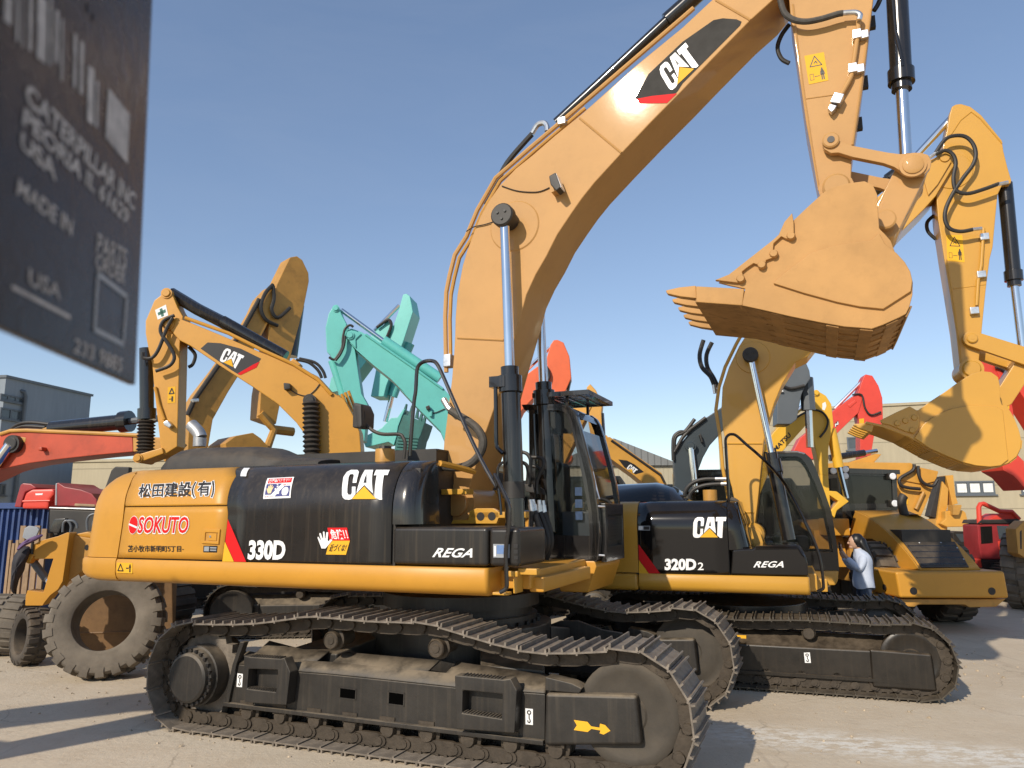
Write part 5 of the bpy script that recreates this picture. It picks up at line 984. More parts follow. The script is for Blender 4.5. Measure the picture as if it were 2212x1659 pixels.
# danger sticker with the raised hand
zJ = lambda p: Zm(1180, 2040, 240, p)
st1 = flat('danger_sticker', 'red_decal', d3, hq(zJ([(1020, 350), (1730, 345), (1835, 820), (1100, 820)])), hs)
flat('sticker_panel', 'yellow_decal', st1, hq(zJ([(1100, 820), (1835, 820), (1690, 1330), (965, 1320)])), hs)
lettering('sticker_words', M['white'], st1, '危険!!', hq(zJ([(1190, 770), (1800, 765), (1700, 400), (1090, 410)])), hs2, .018, True)
lettering('sticker_words', M['black_decal'], st1, '近づくな!', hq(zJ([(1070, 1215), (1650, 1205), (1760, 940), (1150, 945)])), hs2, .012, True)
g_ = quad_map(hq(zJ([(700, 1100), (1180, 1100), (1160, 485), (660, 485)])))
flat('hand_sign', 'white', st1, [g_(*p) for p in [(.25, .0), (.55, .0), (.75, .18), (1.08, .48), (1.04, .54), (.92, .53), (.80, .42), (.74, .48), (.80, .92), (.76, .97), (.66, .95), (.58, .58), (.54, .60), (.54, .98), (.48, 1.0), (.42, .98), (.42, .58), (.38, .58), (.26, .90), (.18, .91), (.14, .84), (.24, .52), (.20, .50), (.08, .68), (.02, .68), (.0, .62), (.12, .32)]], hood_surf(.011))
sticker(fb, B.poly(-1.466, zD([(468, 900), (640, 903), (638, 1045), (470, 1040)])), -1.466, 'grey_decal', 'plate_label')
sticker(fb, B.poly(-1.468, zD([(505, 912), (605, 914), (605, 1005), (505, 1003)])), -1.468, 'sky_decal', 'plate_label')
sticker(fb, B.poly(-1.468, zD([(475, 920), (497, 920), (497, 1030), (475, 1028)])), -1.468, 'white', 'plate_label')
wl = B.poly(-1.503, Zm(0, 1970, 840, [(1210, 750), (1372, 758), (1374, 650), (1210, 645)]))
ws = sticker(big, [wl[0], wl[1], wl[2], wl[3]], -1.503, 'yellow_decal', 'warning_label'); f = quad_map(wl)
strokes(ws, [f(.08, .2), f(.42, .2), f(.25, .85)], .012, -1.505, closed=True)
strokes(ws, [f(.62, .48), f(.75, .48)], .012, -1.505); strokes(ws, [f(.85, .15), f(.85, .8)], .018, -1.505); strokes(ws, [f(.80, .60), f(.90, .60)], .012, -1.505)
for q in ((965, 108), (1258, 135)):
    a, z = B.az(*T(2, 1, [q])[0], -.716); part('bucket_dimple', M['bucket_old'], big, lambda m: m.lathe((a, -.719, z), (a, -.70, z), [(0, .001), (0, .018), (.006, .024), (.02, .024)], 14))
# ================================================================== a plain crawler base used by every other excavator
def crawler(root, L_=2.2, r=.41, gauge=2.38, w=.6, mt='chassis', tm='track_new', single=True, sag=.05, pitch=.2, near=True, detail=True):
    """two tracks with frames, idlers, sprockets, rollers and the car body between them"""
    c = L_-r
    path = circ((-c, r), r, 12, 268, 100) + [(-c+.3, 2*r-sag*.6), (-c*.35, 2*r-.01), (0, 2*r-sag), (c*.4, 2*r-.012), (c-.3, 2*r-sag*.7)] + circ((c, r), r, 12, 80, -88)
    path = [(a, max(.04, z)) for a, z in path]
    for s in (-1, 1):
        y = lambda v: s*v
        track_loop(root, path, s*gauge/2, w, M[tm], M['link'] if detail else M[tm], pitch, single=single and not (s < 0 and near))
        o = gauge/2 + .13
        part('track_frame', M[mt], root, lambda m: m.prism([(-c+.40, r*.42), (c-.05, r*.42), (c-.05, r*1.22), (-c+.55, r*1.22), (-c+.40, r*1.0)], y(o), y(o-.30)), bevel=.03, seg=3)
        part('frame_top_plate', M[mt], root, lambda m: m.prism([(s*(o-.02), r*1.2), (s*(o-.26), r*1.2), (s*(o-.26), r*1.55), (s*(o-.20), r*1.55)], -c+.6, c-.25, 'a'))
        part('frame_flange', M[mt], root, lambda m: m.box((-c+.38, *(sorted((y(o+.035), y(o-.02)))[:1]), r*.40), (c-.05, sorted((y(o+.035), y(o-.02)))[1], r*.48)))
        part('idler_cover', M[mt], root, lambda m: m.prism([(c-.42, r*.25), (c+.22, r*.25), (c+.20, r*1.2), (c-.42, r*1.25)], y(o+.03), y(o-.15)), bevel=.025, seg=3)
        part('idler', M[mt], root, lambda m: wheel_disc(m, c, r, r*.78, y(o-.02), y(o-.2)))
        part('sprocket', M[mt], root, lambda m: m.prism([(-c+(r*.74+.045*(k % 2))*math.cos(6.28318*k/42), r+(r*.74+.045*(k % 2))*math.sin(6.28318*k/42)) for k in range(42)], y(gauge/2+.04), y(gauge/2-.04)))
        part('final_drive', M[mt], root, lambda m: m.lathe((-c, y(gauge/2+.28), r), (-c, y(gauge/2-.2), r), [(0, .001), (0, .17), (.03, .19), (.04, .23), (.28, .24), (.3, .28), (.45, .28), (.45, .001)], 28))
        if detail:
            for k in range(8):
                a = -c+.55+(2*c-.95)*k/7; part('track_roller', M['link'], root, lambda m: m.lathe((a, y(o+.0), r*.42), (a, y(o-.26), r*.42), [(0, .001), (0, .06), (.03, .07), (.05, .09), (.1, .09), (.1, .07), (.17, .07), (.17, .09), (.26, .09), (.26, .001)], 16))
            for a in (-c*.3, c*.42): part('carrier_roller', M['link'], root, lambda m: m.lathe((a, y(o+.01), r*1.58), (a, y(o-.3), r*1.58), [(0, .001), (0, .06), (.02, .065), (.06, .065), (.07, .08), (.3, .08), (.3, .001)], 18))
    def car(m):
        m.prism(circ((0, 0), .78, 24), r, r*2+.05, 'z')
        for sx in (-1, 1):
            for sy in (-1, 1):
                m.loft([[(sx*.3, sy*.25, r*.9), (sx*.8, sy*.1, r*.9), (sx*.8, sy*.1, r*1.9), (sx*.3, sy*.25, r*1.9)], [(sx*.6, sy*(gauge/2-.1), r*.8), (sx*1.1, sy*(gauge/2-.1), r*.8), (sx*1.1, sy*(gauge/2-.1), r*1.4), (sx*.6, sy*(gauge/2-.1), r*1.4)]])
    part('carbody', M[mt], root, car, bevel=.015)
def simple_house(root, col, deck=1.05, top=2.2, tail=2.6, half=1.35, front=1.5, side='black', cab='black', z_skirt=.2):
    """body, counterweight, skirts and a cab for machines farther back"""
    part('side_skirt', M[col], root, lambda m: m.box((-tail+.6, -half, deck), (front-.1, half, deck+z_skirt)), bevel=.04)
    part('counterweight', M[col], root, lambda m: m.prism([(-tail+.75, -half), (-tail+.25, -half*.92), (-tail+.02, -half*.5), (-tail, 0), (-tail+.02, half*.5), (-tail+.25, half*.92), (-tail+.75, half)], deck+.02, top, 'z'), bevel=.10, seg=3)
    part('engine_housing', M[side], root, lambda m: m.box((-tail+.75, -half+.02, deck+z_skirt), (.0, half-.02, top)), bevel=.12, seg=3)
    part('tool_box', M[side], root, lambda m: m.box((0.01, -half+.02, deck+z_skirt), (front-.15, -.45, deck+z_skirt+.34)), bevel=.03)
    zc = 2.85 if top < 2.6 else 3.1; b0_, b1_ = .36, half-.03
    pr = [(-.25, deck+.15), (front-.02, deck+.15), (front+.05, deck+.6), (front-.12, zc-.35), (front-.35, zc), (-.2, zc)]
    wi = [(-.13, deck+.75), (front-.1, deck+.75), (front-.06, deck+.95), (front-.25, zc-.40), (front-.42, zc-.12), (-.10, zc-.12)]
    cb = part('cab', M[cab], root, lambda m: (m.ring(pr, wi, b0_, b0_+.05), m.ring(pr, wi, b1_-.05, b1_), m.box((-.24, b0_, zc-.03), (front-.36, b1_, zc+.02)), m.box((-.25, b0_, deck+.14), (front-.02, b1_, deck+.2)), m.box((-.25, b0_+.01, deck+.2), (-.2, b1_-.01, zc-.02)),
        m.loft([[(front+.04, b, deck+.6), (front-.02, b, deck+.15)] for b in (b0_, b1_)], close=False)), bevel=.01)
    part('side_window', M['glass_dark'], cb, lambda m: (m.prism(wi, b0_+.02, b0_+.025), ), smooth=False)
    part('side_window', M['glass_dark'], cb, lambda m: (m.prism(wi, b1_-.025, b1_-.02), ), smooth=False)
    part('windscreen', M['glass_dark'], cb, lambda m: m.loft([[(front+.045, b, deck+.6), (front-.13, b, zc-.35), (front-.36, b, zc-.01)] for b in (b0_+.04, b1_-.04)], close=False))
    part('swing_bearing', M['chassis'], root, lambda m: m.cyl((0, 0, .85), (0, 0, deck+.02), .66, n=32))
    return cb
# ================================================================== the second excavator, glossy black and yellow
Y2 = math.radians(19.9)
_g2 = Frame(ground_at(2007.6, 1521), Y2)
D = Frame(_g2.world(-1.92, 1.49, 0), Y2)
sec = empty('excavator', tuple(D.o), -Y2, 'clean glossy black and yellow excavator with its bucket curled high at the right edge', 'excavator', 'excavators parked in the yard')
crawler(sec, 2.22, .41, 2.38, .60, 'chassis_new', 'track_new', single=False, sag=.04, pitch=.21, near=True)
zK = lambda p: Zm(2400, 1900, 800, p)
zL = lambda p: Zm(2600, 1650, 600, p)
zM = lambda p: Zm(2900, 2380, 840, p)
z6 = lambda p: Zm(3632, 1250, 400, p)
hook_sticker(D, sec, zM([(698, 500), (760, 497), (772, 606), (710, 606)]), -1.329)
sticker(sec, D.poly(-1.20, zM([(0, 312), (102, 316), (102, 352), (0, 350)])), -1.235, 'yellow_decal', 'warning_label')
HB2, HZ2, EB2, EZ2 = -1.40, 1.86, .26, .325
def h2_b(z): return HB2 if z <= HZ2 else HB2 + EB2*(1-math.sqrt(max(0, 1-min(1, (z-HZ2)/EZ2)**2)))
def h2_pt(u, v): return hood_hit(D, u, v, HB2, HZ2, EB2, EZ2)
def h2_surf(off):
    f = lambda a, z: (a, h2_b(z)-off, z); f.curved = True; return f
h2q = lambda pts: [h2_pt(*q) for q in pts]
ztop2 = HZ2+EZ2-.003
ax0 = D.az(*zK([(310, 700)])[0], HB2)[0]; ax1 = D.az(*zK([(1292, 600)])[0], HB2)[0]; ax2 = D.az(*zK([(2165, 1000)])[0], HB2)[0]; ZB2 = D.az(*zK([(1200, 1008)])[0], HB2)[1]; zl2 = D.az(*zK([(1200, 1205)])[0], -1.40)[1]
def shell2(name, mt, a0, a1, z0, z1, parent=sec):
    m = MB(); rows = []
    for i in range(31):
        z = z0+(z1-z0)*(i/30 if z1 < HZ2 else math.sin(1.5708*i/30)); rows.append([(a0+(a1-a0)*k/6, h2_b(z), z) for k in range(7)])
    m.loft(rows, close=False); o = m.build(name, mt, parent, ang=50); sd = o.modifiers.new('thick', 'SOLIDIFY'); sd.thickness = .02; sd.offset = -1; return o
door2 = shell2('engine_door', M['black_shiny'], ax0+.006, ax1-.006, ZB2+.008, ztop2)
tail2 = ax0-.95
rings = []
for z in list(np.linspace(ZB2+.008, HZ2, 5)) + [HZ2+EZ2*math.sin(t) for t in np.linspace(.2, 1.5, 8)]:
    b = -h2_b(z); rings.append([(ax0-.004, -b, z)] + [(tail2+.35-.35*math.sin(t), -b+.3-.3*math.cos(t), z) for t in np.linspace(0, 1.57, 8)] + [(tail2-.12, 0, z)] + [(tail2+.35-.35*math.sin(t), b-.3+.3*math.cos(t), z) for t in np.linspace(1.57, 0, 8)] + [(ax0-.004, b, z)])
m = MB(); m.loft(rings); m.build('counterweight', M['yellow2'], sec, ang=40)
part('counterweight_foot', M['yellow2'], sec, lambda m: m.prism([(ax0-.004, -1.41), (tail2+.3, -1.40), (tail2-.02, -1.05), (tail2-.14, 0), (tail2-.02, 1.05), (tail2+.3, 1.40), (ax0-.004, 1.41)], zl2, ZB2, 'z'), bevel=.05, seg=3)
prof2 = [(-1.32, zl2), (-1.39, zl2+.02), (-1.42, zl2+.07), (-1.42, ZB2-.02), (-1.405, ZB2), (-1.1, ZB2), (-1.1, zl2)]
part('side_skirt', M['yellow2'], sec, lambda m: m.loft([[(a, b+i, z) for b, z in prof2] for a, i in ((ax0+.004, 0), (ax2-.02, 0), (ax2, .015), (ax2+.012, .05))]), ang=50)
part('upper_frame', M['yellow2'], sec, lambda m: (m.box((ax0-.5, -1.1, zl2+.02), (ax2+.1, 1.3, ZB2+.02)), m.box((ax2, -.9, zl2), (ax2+.22, .3, zl2+.16))), bevel=.015)
sc2 = [(h2_b(z)+.03, z) for z in np.linspace(ZB2-.02, ztop2-.02, 14)]
part('engine_housing', M['black_matt'], sec, lambda m: m.prism(sc2 + [(-b, z) for b, z in sc2[::-1]], ax0-.2, ax1, 'a'), ang=50)
part('hood_deck', M['black_shiny'], sec, lambda m: m.box((ax0, -1.13, ztop2-.01), (ax1, 1.1, ztop2+.008)))
def nose2(m):
    rows = []
    for i in range(13):
        z = ZB2+.3+(ztop2-.004-ZB2-.3)*math.sin(1.5708*i/12); bb_ = h2_b(z); sl = (ztop2-z)*.20
        rows.append([(ax1+.004, bb_, z)] + [(ax1+.02+(.10+sl)*math.sin(t), bb_+.16*(1-math.cos(t)), z) for t in np.linspace(0, 1.57, 7)] + [(ax1+.14+sl, -.55, z)])
    m.loft(rows, close=False)
part('hood_corner', M['black_shiny'], sec, nose2, ang=60)
fbp = D.poly(HB2, zK([(1335, 735), (1450, 722), (1560, 720), (1590, 690), (1750, 682), (2060, 677), (2095, 720), (2135, 800), (2158, 880), (2165, 1016)]))
fbp = [(ax1+.006, ZB2+.008)] + [(max(a, ax1+.006), z) for a, z in fbp]
tb2 = part('tool_box', M['black_shiny'], sec, lambda m: m.prism(fbp, HB2-.005, -.55), bevel=.02, seg=3)
for (p_, q_) in (((1590, 700), (2040, 695)), ((1590, 720), (2060, 715))):
    aa = D.p3(HB2-.005, zK([p_, q_, (q_[0]+60, q_[1]+95)])); part('box_ridge', M['black_shiny'], tb2, lambda m: m.tube(aa, .012, 8))
flat_part('red_stripe', M['red_decal'], door2, h2q(zK([(316, 670), (552, 990), (430, 990), (318, 835)])), [(0, 1, 2, 3)], h2_surf(.004))
flat_part('yellow_stripe', M['yellow_decal'], door2, h2q(zK([(318, 842), (428, 990), (322, 990)])), [(0, 1, 2)], h2_surf(.004))
lettering('model_letters', M['white_hot'], door2, '320D', h2q(zK([(600, 955), (945, 955), (945, 828), (603, 828)])), h2_surf(.006), .045, box=.045)
lettering('model_letters', M['white_hot'], door2, '2', h2q(zK([(960, 952), (1025, 952), (1025, 870), (963, 870)])), h2_surf(.006), .01)
logo(door2, h2q(zK([(912, 602), (1288, 602), (1272, 376), (893, 378)])), h2_surf(.006), .0)
lettering('name_letters', M['white_hot'], tb2, 'REGA', D.poly(HB2-.009, zK([(1565, 925), (1895, 925), (1900, 855), (1580, 858)])), on(HB2-.009), .02, False, .3, 1.05)
for qq, c_ in (([(312, 470), (442, 472), (440, 522), (312, 520)], 'grey_decal'), ([(318, 476), (362, 476), (362, 514), (318, 514)], 'white'), ([(374, 478), (434, 478), (434, 514), (374, 514)], 'black_decal')):
    sticker(door2, D.poly(HB2-.004, zK(qq)), HB2-.004-.002*(c_ != 'grey_decal'), c_, 'data_plate')
part('filler_cap', M['yellow_old_or_shaded'], sec, lambda m: [m.lathe((a, -.8, ztop2), (a, -.8, ztop2+.2), [(0, .09), (.15, .09), (.155, .001)]) for a in [D.az(*zK([(1095, 150)])[0], -.8)[0]]])
part('exhaust_cover', M['black_shiny'], sec, lambda m: m.loft([[(a, -.9+.0, ztop2)] + [(a, -.2-.65*math.cos(t), ztop2+h*math.sin(t)) for t in np.linspace(.3, 2.84, 8)] + [(a, .5, ztop2)] for a, h in [(tail2+.3, .05), (tail2+.4, .26), (ax0+.1, .28), (ax0+.35, .22), (ax0+.55, .03)]]), ang=50)
for k, px in enumerate((zL([(350, 1160), (365, 1060), (420, 970), (520, 905), (650, 875), (800, 872)]), zL([(420, 1160), (440, 1080), (510, 1010), (640, 965), (780, 948), (880, 945)]))):
    part('hose', M['rubber'], sec, lambda m: m.tube(D.p3(-.45, px), .028, 8, smooth=4))
for px in ([(795, 872), (960, 870)], [(880, 945), (965, 942)]): part('hose_fitting', M['zinc'], sec, lambda m: m.tube(D.p3(-.45, zL(px)), .028, 8))
part('hose', M['hose_sleeve'], sec, lambda m: m.tube(D.p3(-.5, zL([(1020, 1165), (1100, 1200), (1160, 1290), (1175, 1380), (1140, 1450), (1120, 1500)])), .038, 8, smooth=4))
BW2 = .26
lo_l = zL([(1140, 1430), (1060, 1100), (1000, 850), (985, 600), (975, 400), (935, 300), (880, 150), (840, 0)]) 
left2 = zL([(1140, 1520), (1100, 1280), (1045, 1040), (1000, 850), (985, 600), (972, 400)]) + T(2, 1, [(262, 1130), (250, 1000), (258, 850), (300, 720), (365, 585)]) + [(1640, 680), (1720, 595), (1810, 505), (1890, 430), (1950, 378)] + T(2, 0, [(1500, 1080), (1660, 1010), (1710, 1005), (1755, 1030), (1760, 1070), (1730, 1120), (1640, 1270), (1560, 1360), (1350, 1568)])
right2 = [(1890, 610), (1800, 700), (1745, 770)] + T(2, 1, [(730, 690), (650, 820), (595, 950), (555, 1080), (530, 1180)]) + zL([(1500, 340), (1470, 650), (1440, 950), (1415, 1200), (1390, 1400), (1375, 1515), (1450, 1640), (1330, 1720), (1180, 1640)])
boom2 = part('boom', M['yellow2'], sec, lambda m: m.prism(D.poly(-BW2, left2 + right2), -BW2, BW2), bevel=.012, seg=3, ang=24)
for px in (zL([(975, 355), (1478, 355)]), zL([(1195, 1350), (1362, 1355)])):
    pp = D.p3(-BW2-.002, px); part('weld_seam', M['yellow2'], boom2, lambda m: m.tube(pp, .014, 6))
part('edge_rail', M['yellow2'], boom2, lambda m: m.tube(D.p3(-BW2+.03, zL([(985, 1150), (960, 1000), (905, 700), (880, 400), (860, 200), (830, 20)]) + T(2, 1, [(215, 1000), (235, 850), (275, 720), (345, 575)]) + [(1630, 672), (1712, 588), (1800, 500)]), .024, 8))
part('foot_boss', M['yellow2'], boom2, lambda m: [m.lathe((a, -BW2-.05, z), (a, BW2+.05, z), [(0, .001), (0, .12), (.04, .15), (2*BW2+.06, .15), (2*BW2+.10, .001)], 20) for a, z in [D.az(*zK([(1560, 560)])[0], -BW2)]])
part('boom_bracket', M['yellow2'], sec, lambda m: m.prism(D.poly(-.40, zK([(1440, 480), (1560, 490), (1640, 540), (1680, 680), (1480, 720)])), -.40, -.35), bevel=.008)
part('boom_bracket', M['yellow2'], sec, lambda m: m.prism(D.poly(-.40, zK([(1440, 480), (1560, 490), (1640, 540), (1680, 680), (1480, 720)])), .35, .40), bevel=.008)
part('pin_boss', M['yellow2'], boom2, lambda m: [m.lathe((a+.03, -BW2-.012, z-.03), (a+.03, 0, z-.03), [(0, .001), (0, .22), (.012, .23), (.05, .23)], 32) for a, z in [D.az(*T(2, 1, [(440, 645)])[0], -BW2)]])
for k, px in enumerate((T(2, 1, [(135, 545), (110, 640), (125, 720), (180, 780), (205, 840)]), T(2, 1, [(190, 560), (155, 640), (160, 720), (200, 790), (228, 850)]))):
    part('boom_hose', M['rubber'], boom2, lambda m: m.tube(D.p3(.02+.2*k, px), .032, 8, smooth=4))
part('hose_fitting', M['zinc'], boom2, lambda m: m.tube(D.p3(.0, T(2, 1, [(203, 835), (212, 890)])), .03, 8))
ram(sec, D, T(2, 1, [(440, 645)])[0], T(2, 1, [(573, 1275)])[0], T(2, 2, [(690, 180)])[0], -.42, .045, .085, .105)
ram(sec, D, D.across(T(2, 1, [(440, 645)])[0], -.42), D.across(T(2, 1, [(573, 1275)])[0], -.42), D.across(T(2, 2, [(690, 180)])[0], -.42), .42, .045, .085, 0)
rail2 = zK([(1290, 190)]) + zL([(990, 1180), (985, 1000), (968, 700), (950, 400), (950, 290), (985, 235), (1040, 220), (1110, 245), (1250, 370), (1480, 570), (1750, 860), (1960, 1200), (2180, 1650)]) + T(2, 2, [(790, 60), (860, 210), (895, 330), (912, 470), (905, 500), (870, 515)])
bb2 = [-1.15]*8 + [-1.17, -1.2, -1.25, -1.3, -1.34, -1.38] + [-1.42]*6
part('handrail', M['black_shiny'], sec, lambda m: m.tube(D.p3(0, [(u, v, b) for (u, v), b in zip(rail2, bb2)]), .018, 8, smooth=3))
# cab
c0, c1 = .38, 1.36
pr2 = D.poly(c0, T(2, 1, [(520, 1270), (600, 1266), (740, 1262), (790, 1275), (830, 1310), (860, 1370), (910, 1500), (965, 1659)]) + T(2, 2, [(985, 120), (1005, 250), (1015, 375)]))
wi2 = D.poly(c0, T(2, 1, [(560, 1310), (640, 1300), (740, 1298), (770, 1312), (800, 1350), (825, 1400), (870, 1500), (920, 1640)]) + T(2, 2, [(945, 100), (965, 180), (975, 262)]))
ar2 = pr2[0][0]-.25
pr2 = [(ar2, pr2[0][1])] + pr2[1:] + [(ar2, pr2[-1][1])]
wi2 = [(ar2+.08, wi2[0][1])] + wi2[1:] + [(ar2+.08, D.az(*T(2, 2, [(880, 250)])[0], c0)[1])]
zc2 = pr2[-1][1]
cab2 = part('cab', M['black_shiny'], sec, lambda m: (m.ring(pr2, wi2, c0, c0+.05), m.ring(pr2, wi2, c1-.05, c1), m.loft([[(a, c0+.002, z) for a, z in pr2[:5]], [(a, c1-.002, z) for a, z in pr2[:5]]], close=False), m.box((ar2, c0+.01, zc2), (ar2+.05, c1-.01, pr2[0][1]-.02)), m.box((ar2, c0+.01, zc2-.02), (pr2[-2][0], c1-.01, zc2+.04)),
    m.loft([[(a-.01, c0+.01, z) for a, z in pr2[8:-1]], [(a-.01, c1-.01, z) for a, z in pr2[8:-1]]], close=False)), ang=40)
part('side_window', M['glass'], cab2, lambda m: m.prism(wi2, c0+.022, c0+.026), smooth=False)
part('side_window', M['glass'], cab2, lambda m: m.prism(wi2, c1-.028, c1-.024), smooth=False)
part('windscreen', M['glass_dark'], cab2, lambda m: m.loft([[(a-.01, c0+.05, z) for a, z in pr2[4:9]], [(a-.01, c1-.05, z) for a, z in pr2[4:9]]], close=False))
part('roof_trim', M['zinc'], cab2, lambda m: m.tube([(a, c0-.005, z-.02) for a, z in pr2[1:4]], .016, 6))
part('seat', M['black_matt'], cab2, lambda m: (m.box((ar2+.3, .65, 1.5), (ar2+.8, 1.1, 1.7)), m.box((ar2+.2, .67, 1.7), (ar2+.34, 1.08, 2.35))), bevel=.05)
part('cab_base', M['yellow2'], sec, lambda m: m.prism(D.poly(c0, T(2, 2, [(700, 380), (1010, 380), (1005, 445), (990, 475), (700, 478)])), c0-.02, c1), bevel=.02)
# stick
SW2 = .19
sf2 = T(2, 0, [(1745, 690), (1770, 676), (1805, 672), (1865, 690), (1935, 745), (2005, 830), (2070, 910), (2080, 980), (2105, 1080), (2132, 1170), (2125, 1190), (2075, 1190), (2042, 1260), (2030, 1380), (2010, 1600)]) + T(2, 1, [(1990, 20), (1965, 220), (1945, 420), (1928, 600), (1915, 740), (1880, 800), (1830, 800), (1800, 740), (1770, 480), (1730, 230), (1695, 20)]) + T(2, 0, [(1680, 1580), (1655, 1420), (1645, 1290), (1640, 1180), (1660, 1080), (1685, 1000), (1690, 930), (1712, 850), (1730, 740)])
stick2 = stick_arm(D, sec, sf2, SW2, M['yellow2'])
for px in (T(2, 1, [(1710, 20), (1745, 230), (1782, 480), (1808, 720)]),):
    pp = D.p3(-SW2-.001, px); part('edge_weld', M['yellow2'], stick2, lambda m: m.tube(pp, .009, 6))
pp = D.p3(-SW2-.001, T(2, 0, [(1740, 870), (1800, 780), (1870, 725), (1930, 770), (2070, 930)])); part('edge_weld', M['yellow2'], stick2, lambda m: m.tube(pp, .009, 6))
pp = D.p3(-SW2-.001, T(2, 1, [(1740, 215), (1965, 185)])); part('weld_seam', M['yellow2'], stick2, lambda m: m.tube(pp, .005, 6))
safety_label(D, stick2, T(2, 0, [(1708, 1522), (1812, 1522), (1828, 1700), (1715, 1690)]), -SW2-.003)
part('pivot_ring', M['yellow2'], stick2, lambda m: [m.lathe((a, -SW2-.01, z), (a, 0, z), [(0, .001), (0, .24), (.01, .25), (.03, .25)], 32) for a, z in [D.az(*T(2, 0, [(1745, 1110)])[0], -SW2)]])
part('boom_pin', M['yellow2'], boom2, lambda m: [m.lathe((a, -BW2-.05, z), (a, BW2+.05, z), [(0, .001), (0, .055), (.03, .065), (.05, .10), (2*BW2+.05, .10), (2*BW2+.08, .001)], 24) for a, z in [D.az(*T(2, 0, [(1695, 1030)])[0], -BW2)]])
part('boom_tip_plate', M['yellow2'], boom2, lambda m: m.prism(D.poly(-BW2, T(2, 0, [(1480, 1290), (1520, 1165), (1560, 1165), (1590, 1270), (1650, 1200), (1740, 1050), (1700, 1000), (1650, 1020), (1500, 1110), (1400, 1200), (1440, 1300)])), -BW2-.03, -BW2), bevel=.006)
for px in (T(2, 0, [(1640, 990), (1700, 905), (1760, 880), (1830, 885), (1880, 930), (1900, 1000), (1880, 1070), (1820, 1150), (1760, 1240), (1710, 1340), (1700, 1420), (1730, 1480), (1800, 1500), (1880, 1487)]), T(2, 0, [(1640, 1000), (1700, 975), (1750, 1000), (1770, 1060), (1755, 1150), (1770, 1230), (1840, 1255), (1940, 1230), (2050, 1190)])):
    part('stick_hose', M['rubber'], stick2, lambda m: m.tube(D.p3(-SW2-.16, px), .026, 8, smooth=4))
for px in ([(1600, 1020), (1650, 985)], [(1870, 1488), (1940, 1480)], [(2040, 1195), (2110, 1180)]): part('hose_fitting', M['zinc'], stick2, lambda m: m.tube(D.p3(-SW2-.16, T(2, 0, px)), .024, 8))
part('stick_hose', M['rubber'], stick2, lambda m: m.tube(D.p3(.1, T(2, 0, [(1630, 1395), (1585, 1440), (1590, 1500), (1640, 1550)])), .024, 8, smooth=4))
part('pipe', M['yellow2'], stick2, lambda m: m.tube(D.p3(-SW2-.04, T(2, 0, [(1950, 1480), (1940, 1640)]) + T(2, 1, [(1935, 60), (1915, 160), (1905, 320)])), .02, 8))
for q in (T(2, 0, [(1955, 1535)])[0], T(2, 1, [(1935, 120)])[0], T(2, 1, [(1890, 355)])[0]):
    a, z = D.az(*q, -SW2-.04); part('pipe_clamp', M['zinc'], stick2, lambda m: m.box((a-.05, -SW2-.07, z-.045), (a+.05, -SW2, z+.045)), bevel=.008)
ram(stick2, D, T(2, 1, [(2215, 720)])[0], T(2, 1, [(2150, 195)])[0], T(2, 0, [(2088, 1190)])[0], 0.0, .05, .088, 0, gl=.20)
ram(boom2, D, T(2, 0, [(1740, 765)])[0], T(2, 0, [(1440, 1090)])[0], (1770, 500), 0.0, .045, .08, 0)
q0 = D.az(*z6([(1048, 490)])[0], -SW2); q1 = D.az(*z6([(2380, 870)])[0], -.3); q2 = D.az(*T(2, 1, [(2085, 918)])[0], -.22)
for s in (-1, 1):
    part('side_link', M['yellow2'], sec, lambda m: m.prism(lnk(q0, .10, q1, .11), s*(SW2+.09), s*(SW2+.02)), bevel=.008)
    part('pin_cap', M['yellow2'], sec, lambda m: m.lathe((q0[0], s*(SW2+.12), q0[1]), (q0[0], 0, q0[1]), [(0, .03), (0, .05), (.01, .062), (.04, .062), (.04, .02), (-.003, .02)], 24))
part('bucket_link', M['yellow2'], sec, lambda m: m.prism(lnk(q1, .11, q2, .11), -.2, .2), bevel=.012)
part('hinge_boss', M['yellow2'], sec, lambda m: [m.lathe((a, -SW2-.07, z), (a, SW2+.07, z), [(0, .001), (0, .09), (.03, .11), (.03, .14), (2*SW2+.11, .14), (2*SW2+.14, .001)], 24) for a, z in [D.az(*T(2, 1, [(1868, 735)])[0], -SW2)]])
plate2 = T(2, 1, [(1525, 1000), (1600, 945), (1700, 880), (1790, 815), (1870, 765), (1935, 745), (2000, 752), (2045, 785), (2058, 850), (2058, 930), (2070, 965), (2100, 965), (2120, 1000), (2150, 1050), (2178, 1120), (2196, 1190), (2190, 1250), (2165, 1300), (2110, 1342), (2060, 1360), (1990, 1368), (1900, 1360), (1800, 1335), (1700, 1295), (1600, 1250), (1500, 1195), (1460, 1170), (1290, 1105), (1290, 1070), (1380, 1030), (1470, 990)])
shell2p = T(2, 1, [(1185, 1085), (1290, 1108), (1460, 1172), (1500, 1195), (1600, 1250), (1700, 1295), (1800, 1335), (1900, 1360), (1990, 1368), (2060, 1360), (2110, 1342), (2165, 1300), (2190, 1250), (2196, 1190), (2178, 1120), (2150, 1050), (2120, 1000), (2100, 965), (2070, 965)])
rib2 = T(2, 1, [(1500, 1180), (1560, 1090), (1640, 1030), (1740, 990), (1850, 970), (2030, 975), (2075, 1000), (2110, 1320), (2060, 1358), (1990, 1366), (1900, 1358), (1800, 1333), (1700, 1292), (1600, 1246)])
cut2 = T(2, 1, [(1280, 1065), (1390, 1010), (1470, 975), (1515, 1000), (1535, 1045), (1530, 1110), (1498, 1155), (1440, 1135), (1340, 1095), (1290, 1085)])
tooth2 = T(2, 1, [(1240, 1092), (1110, 1088), (1105, 1100), (1225, 1145)])
bolts2 = T(2, 1, [(1500, 1048), (1442, 1068), (1390, 1085), (1487, 1130)])
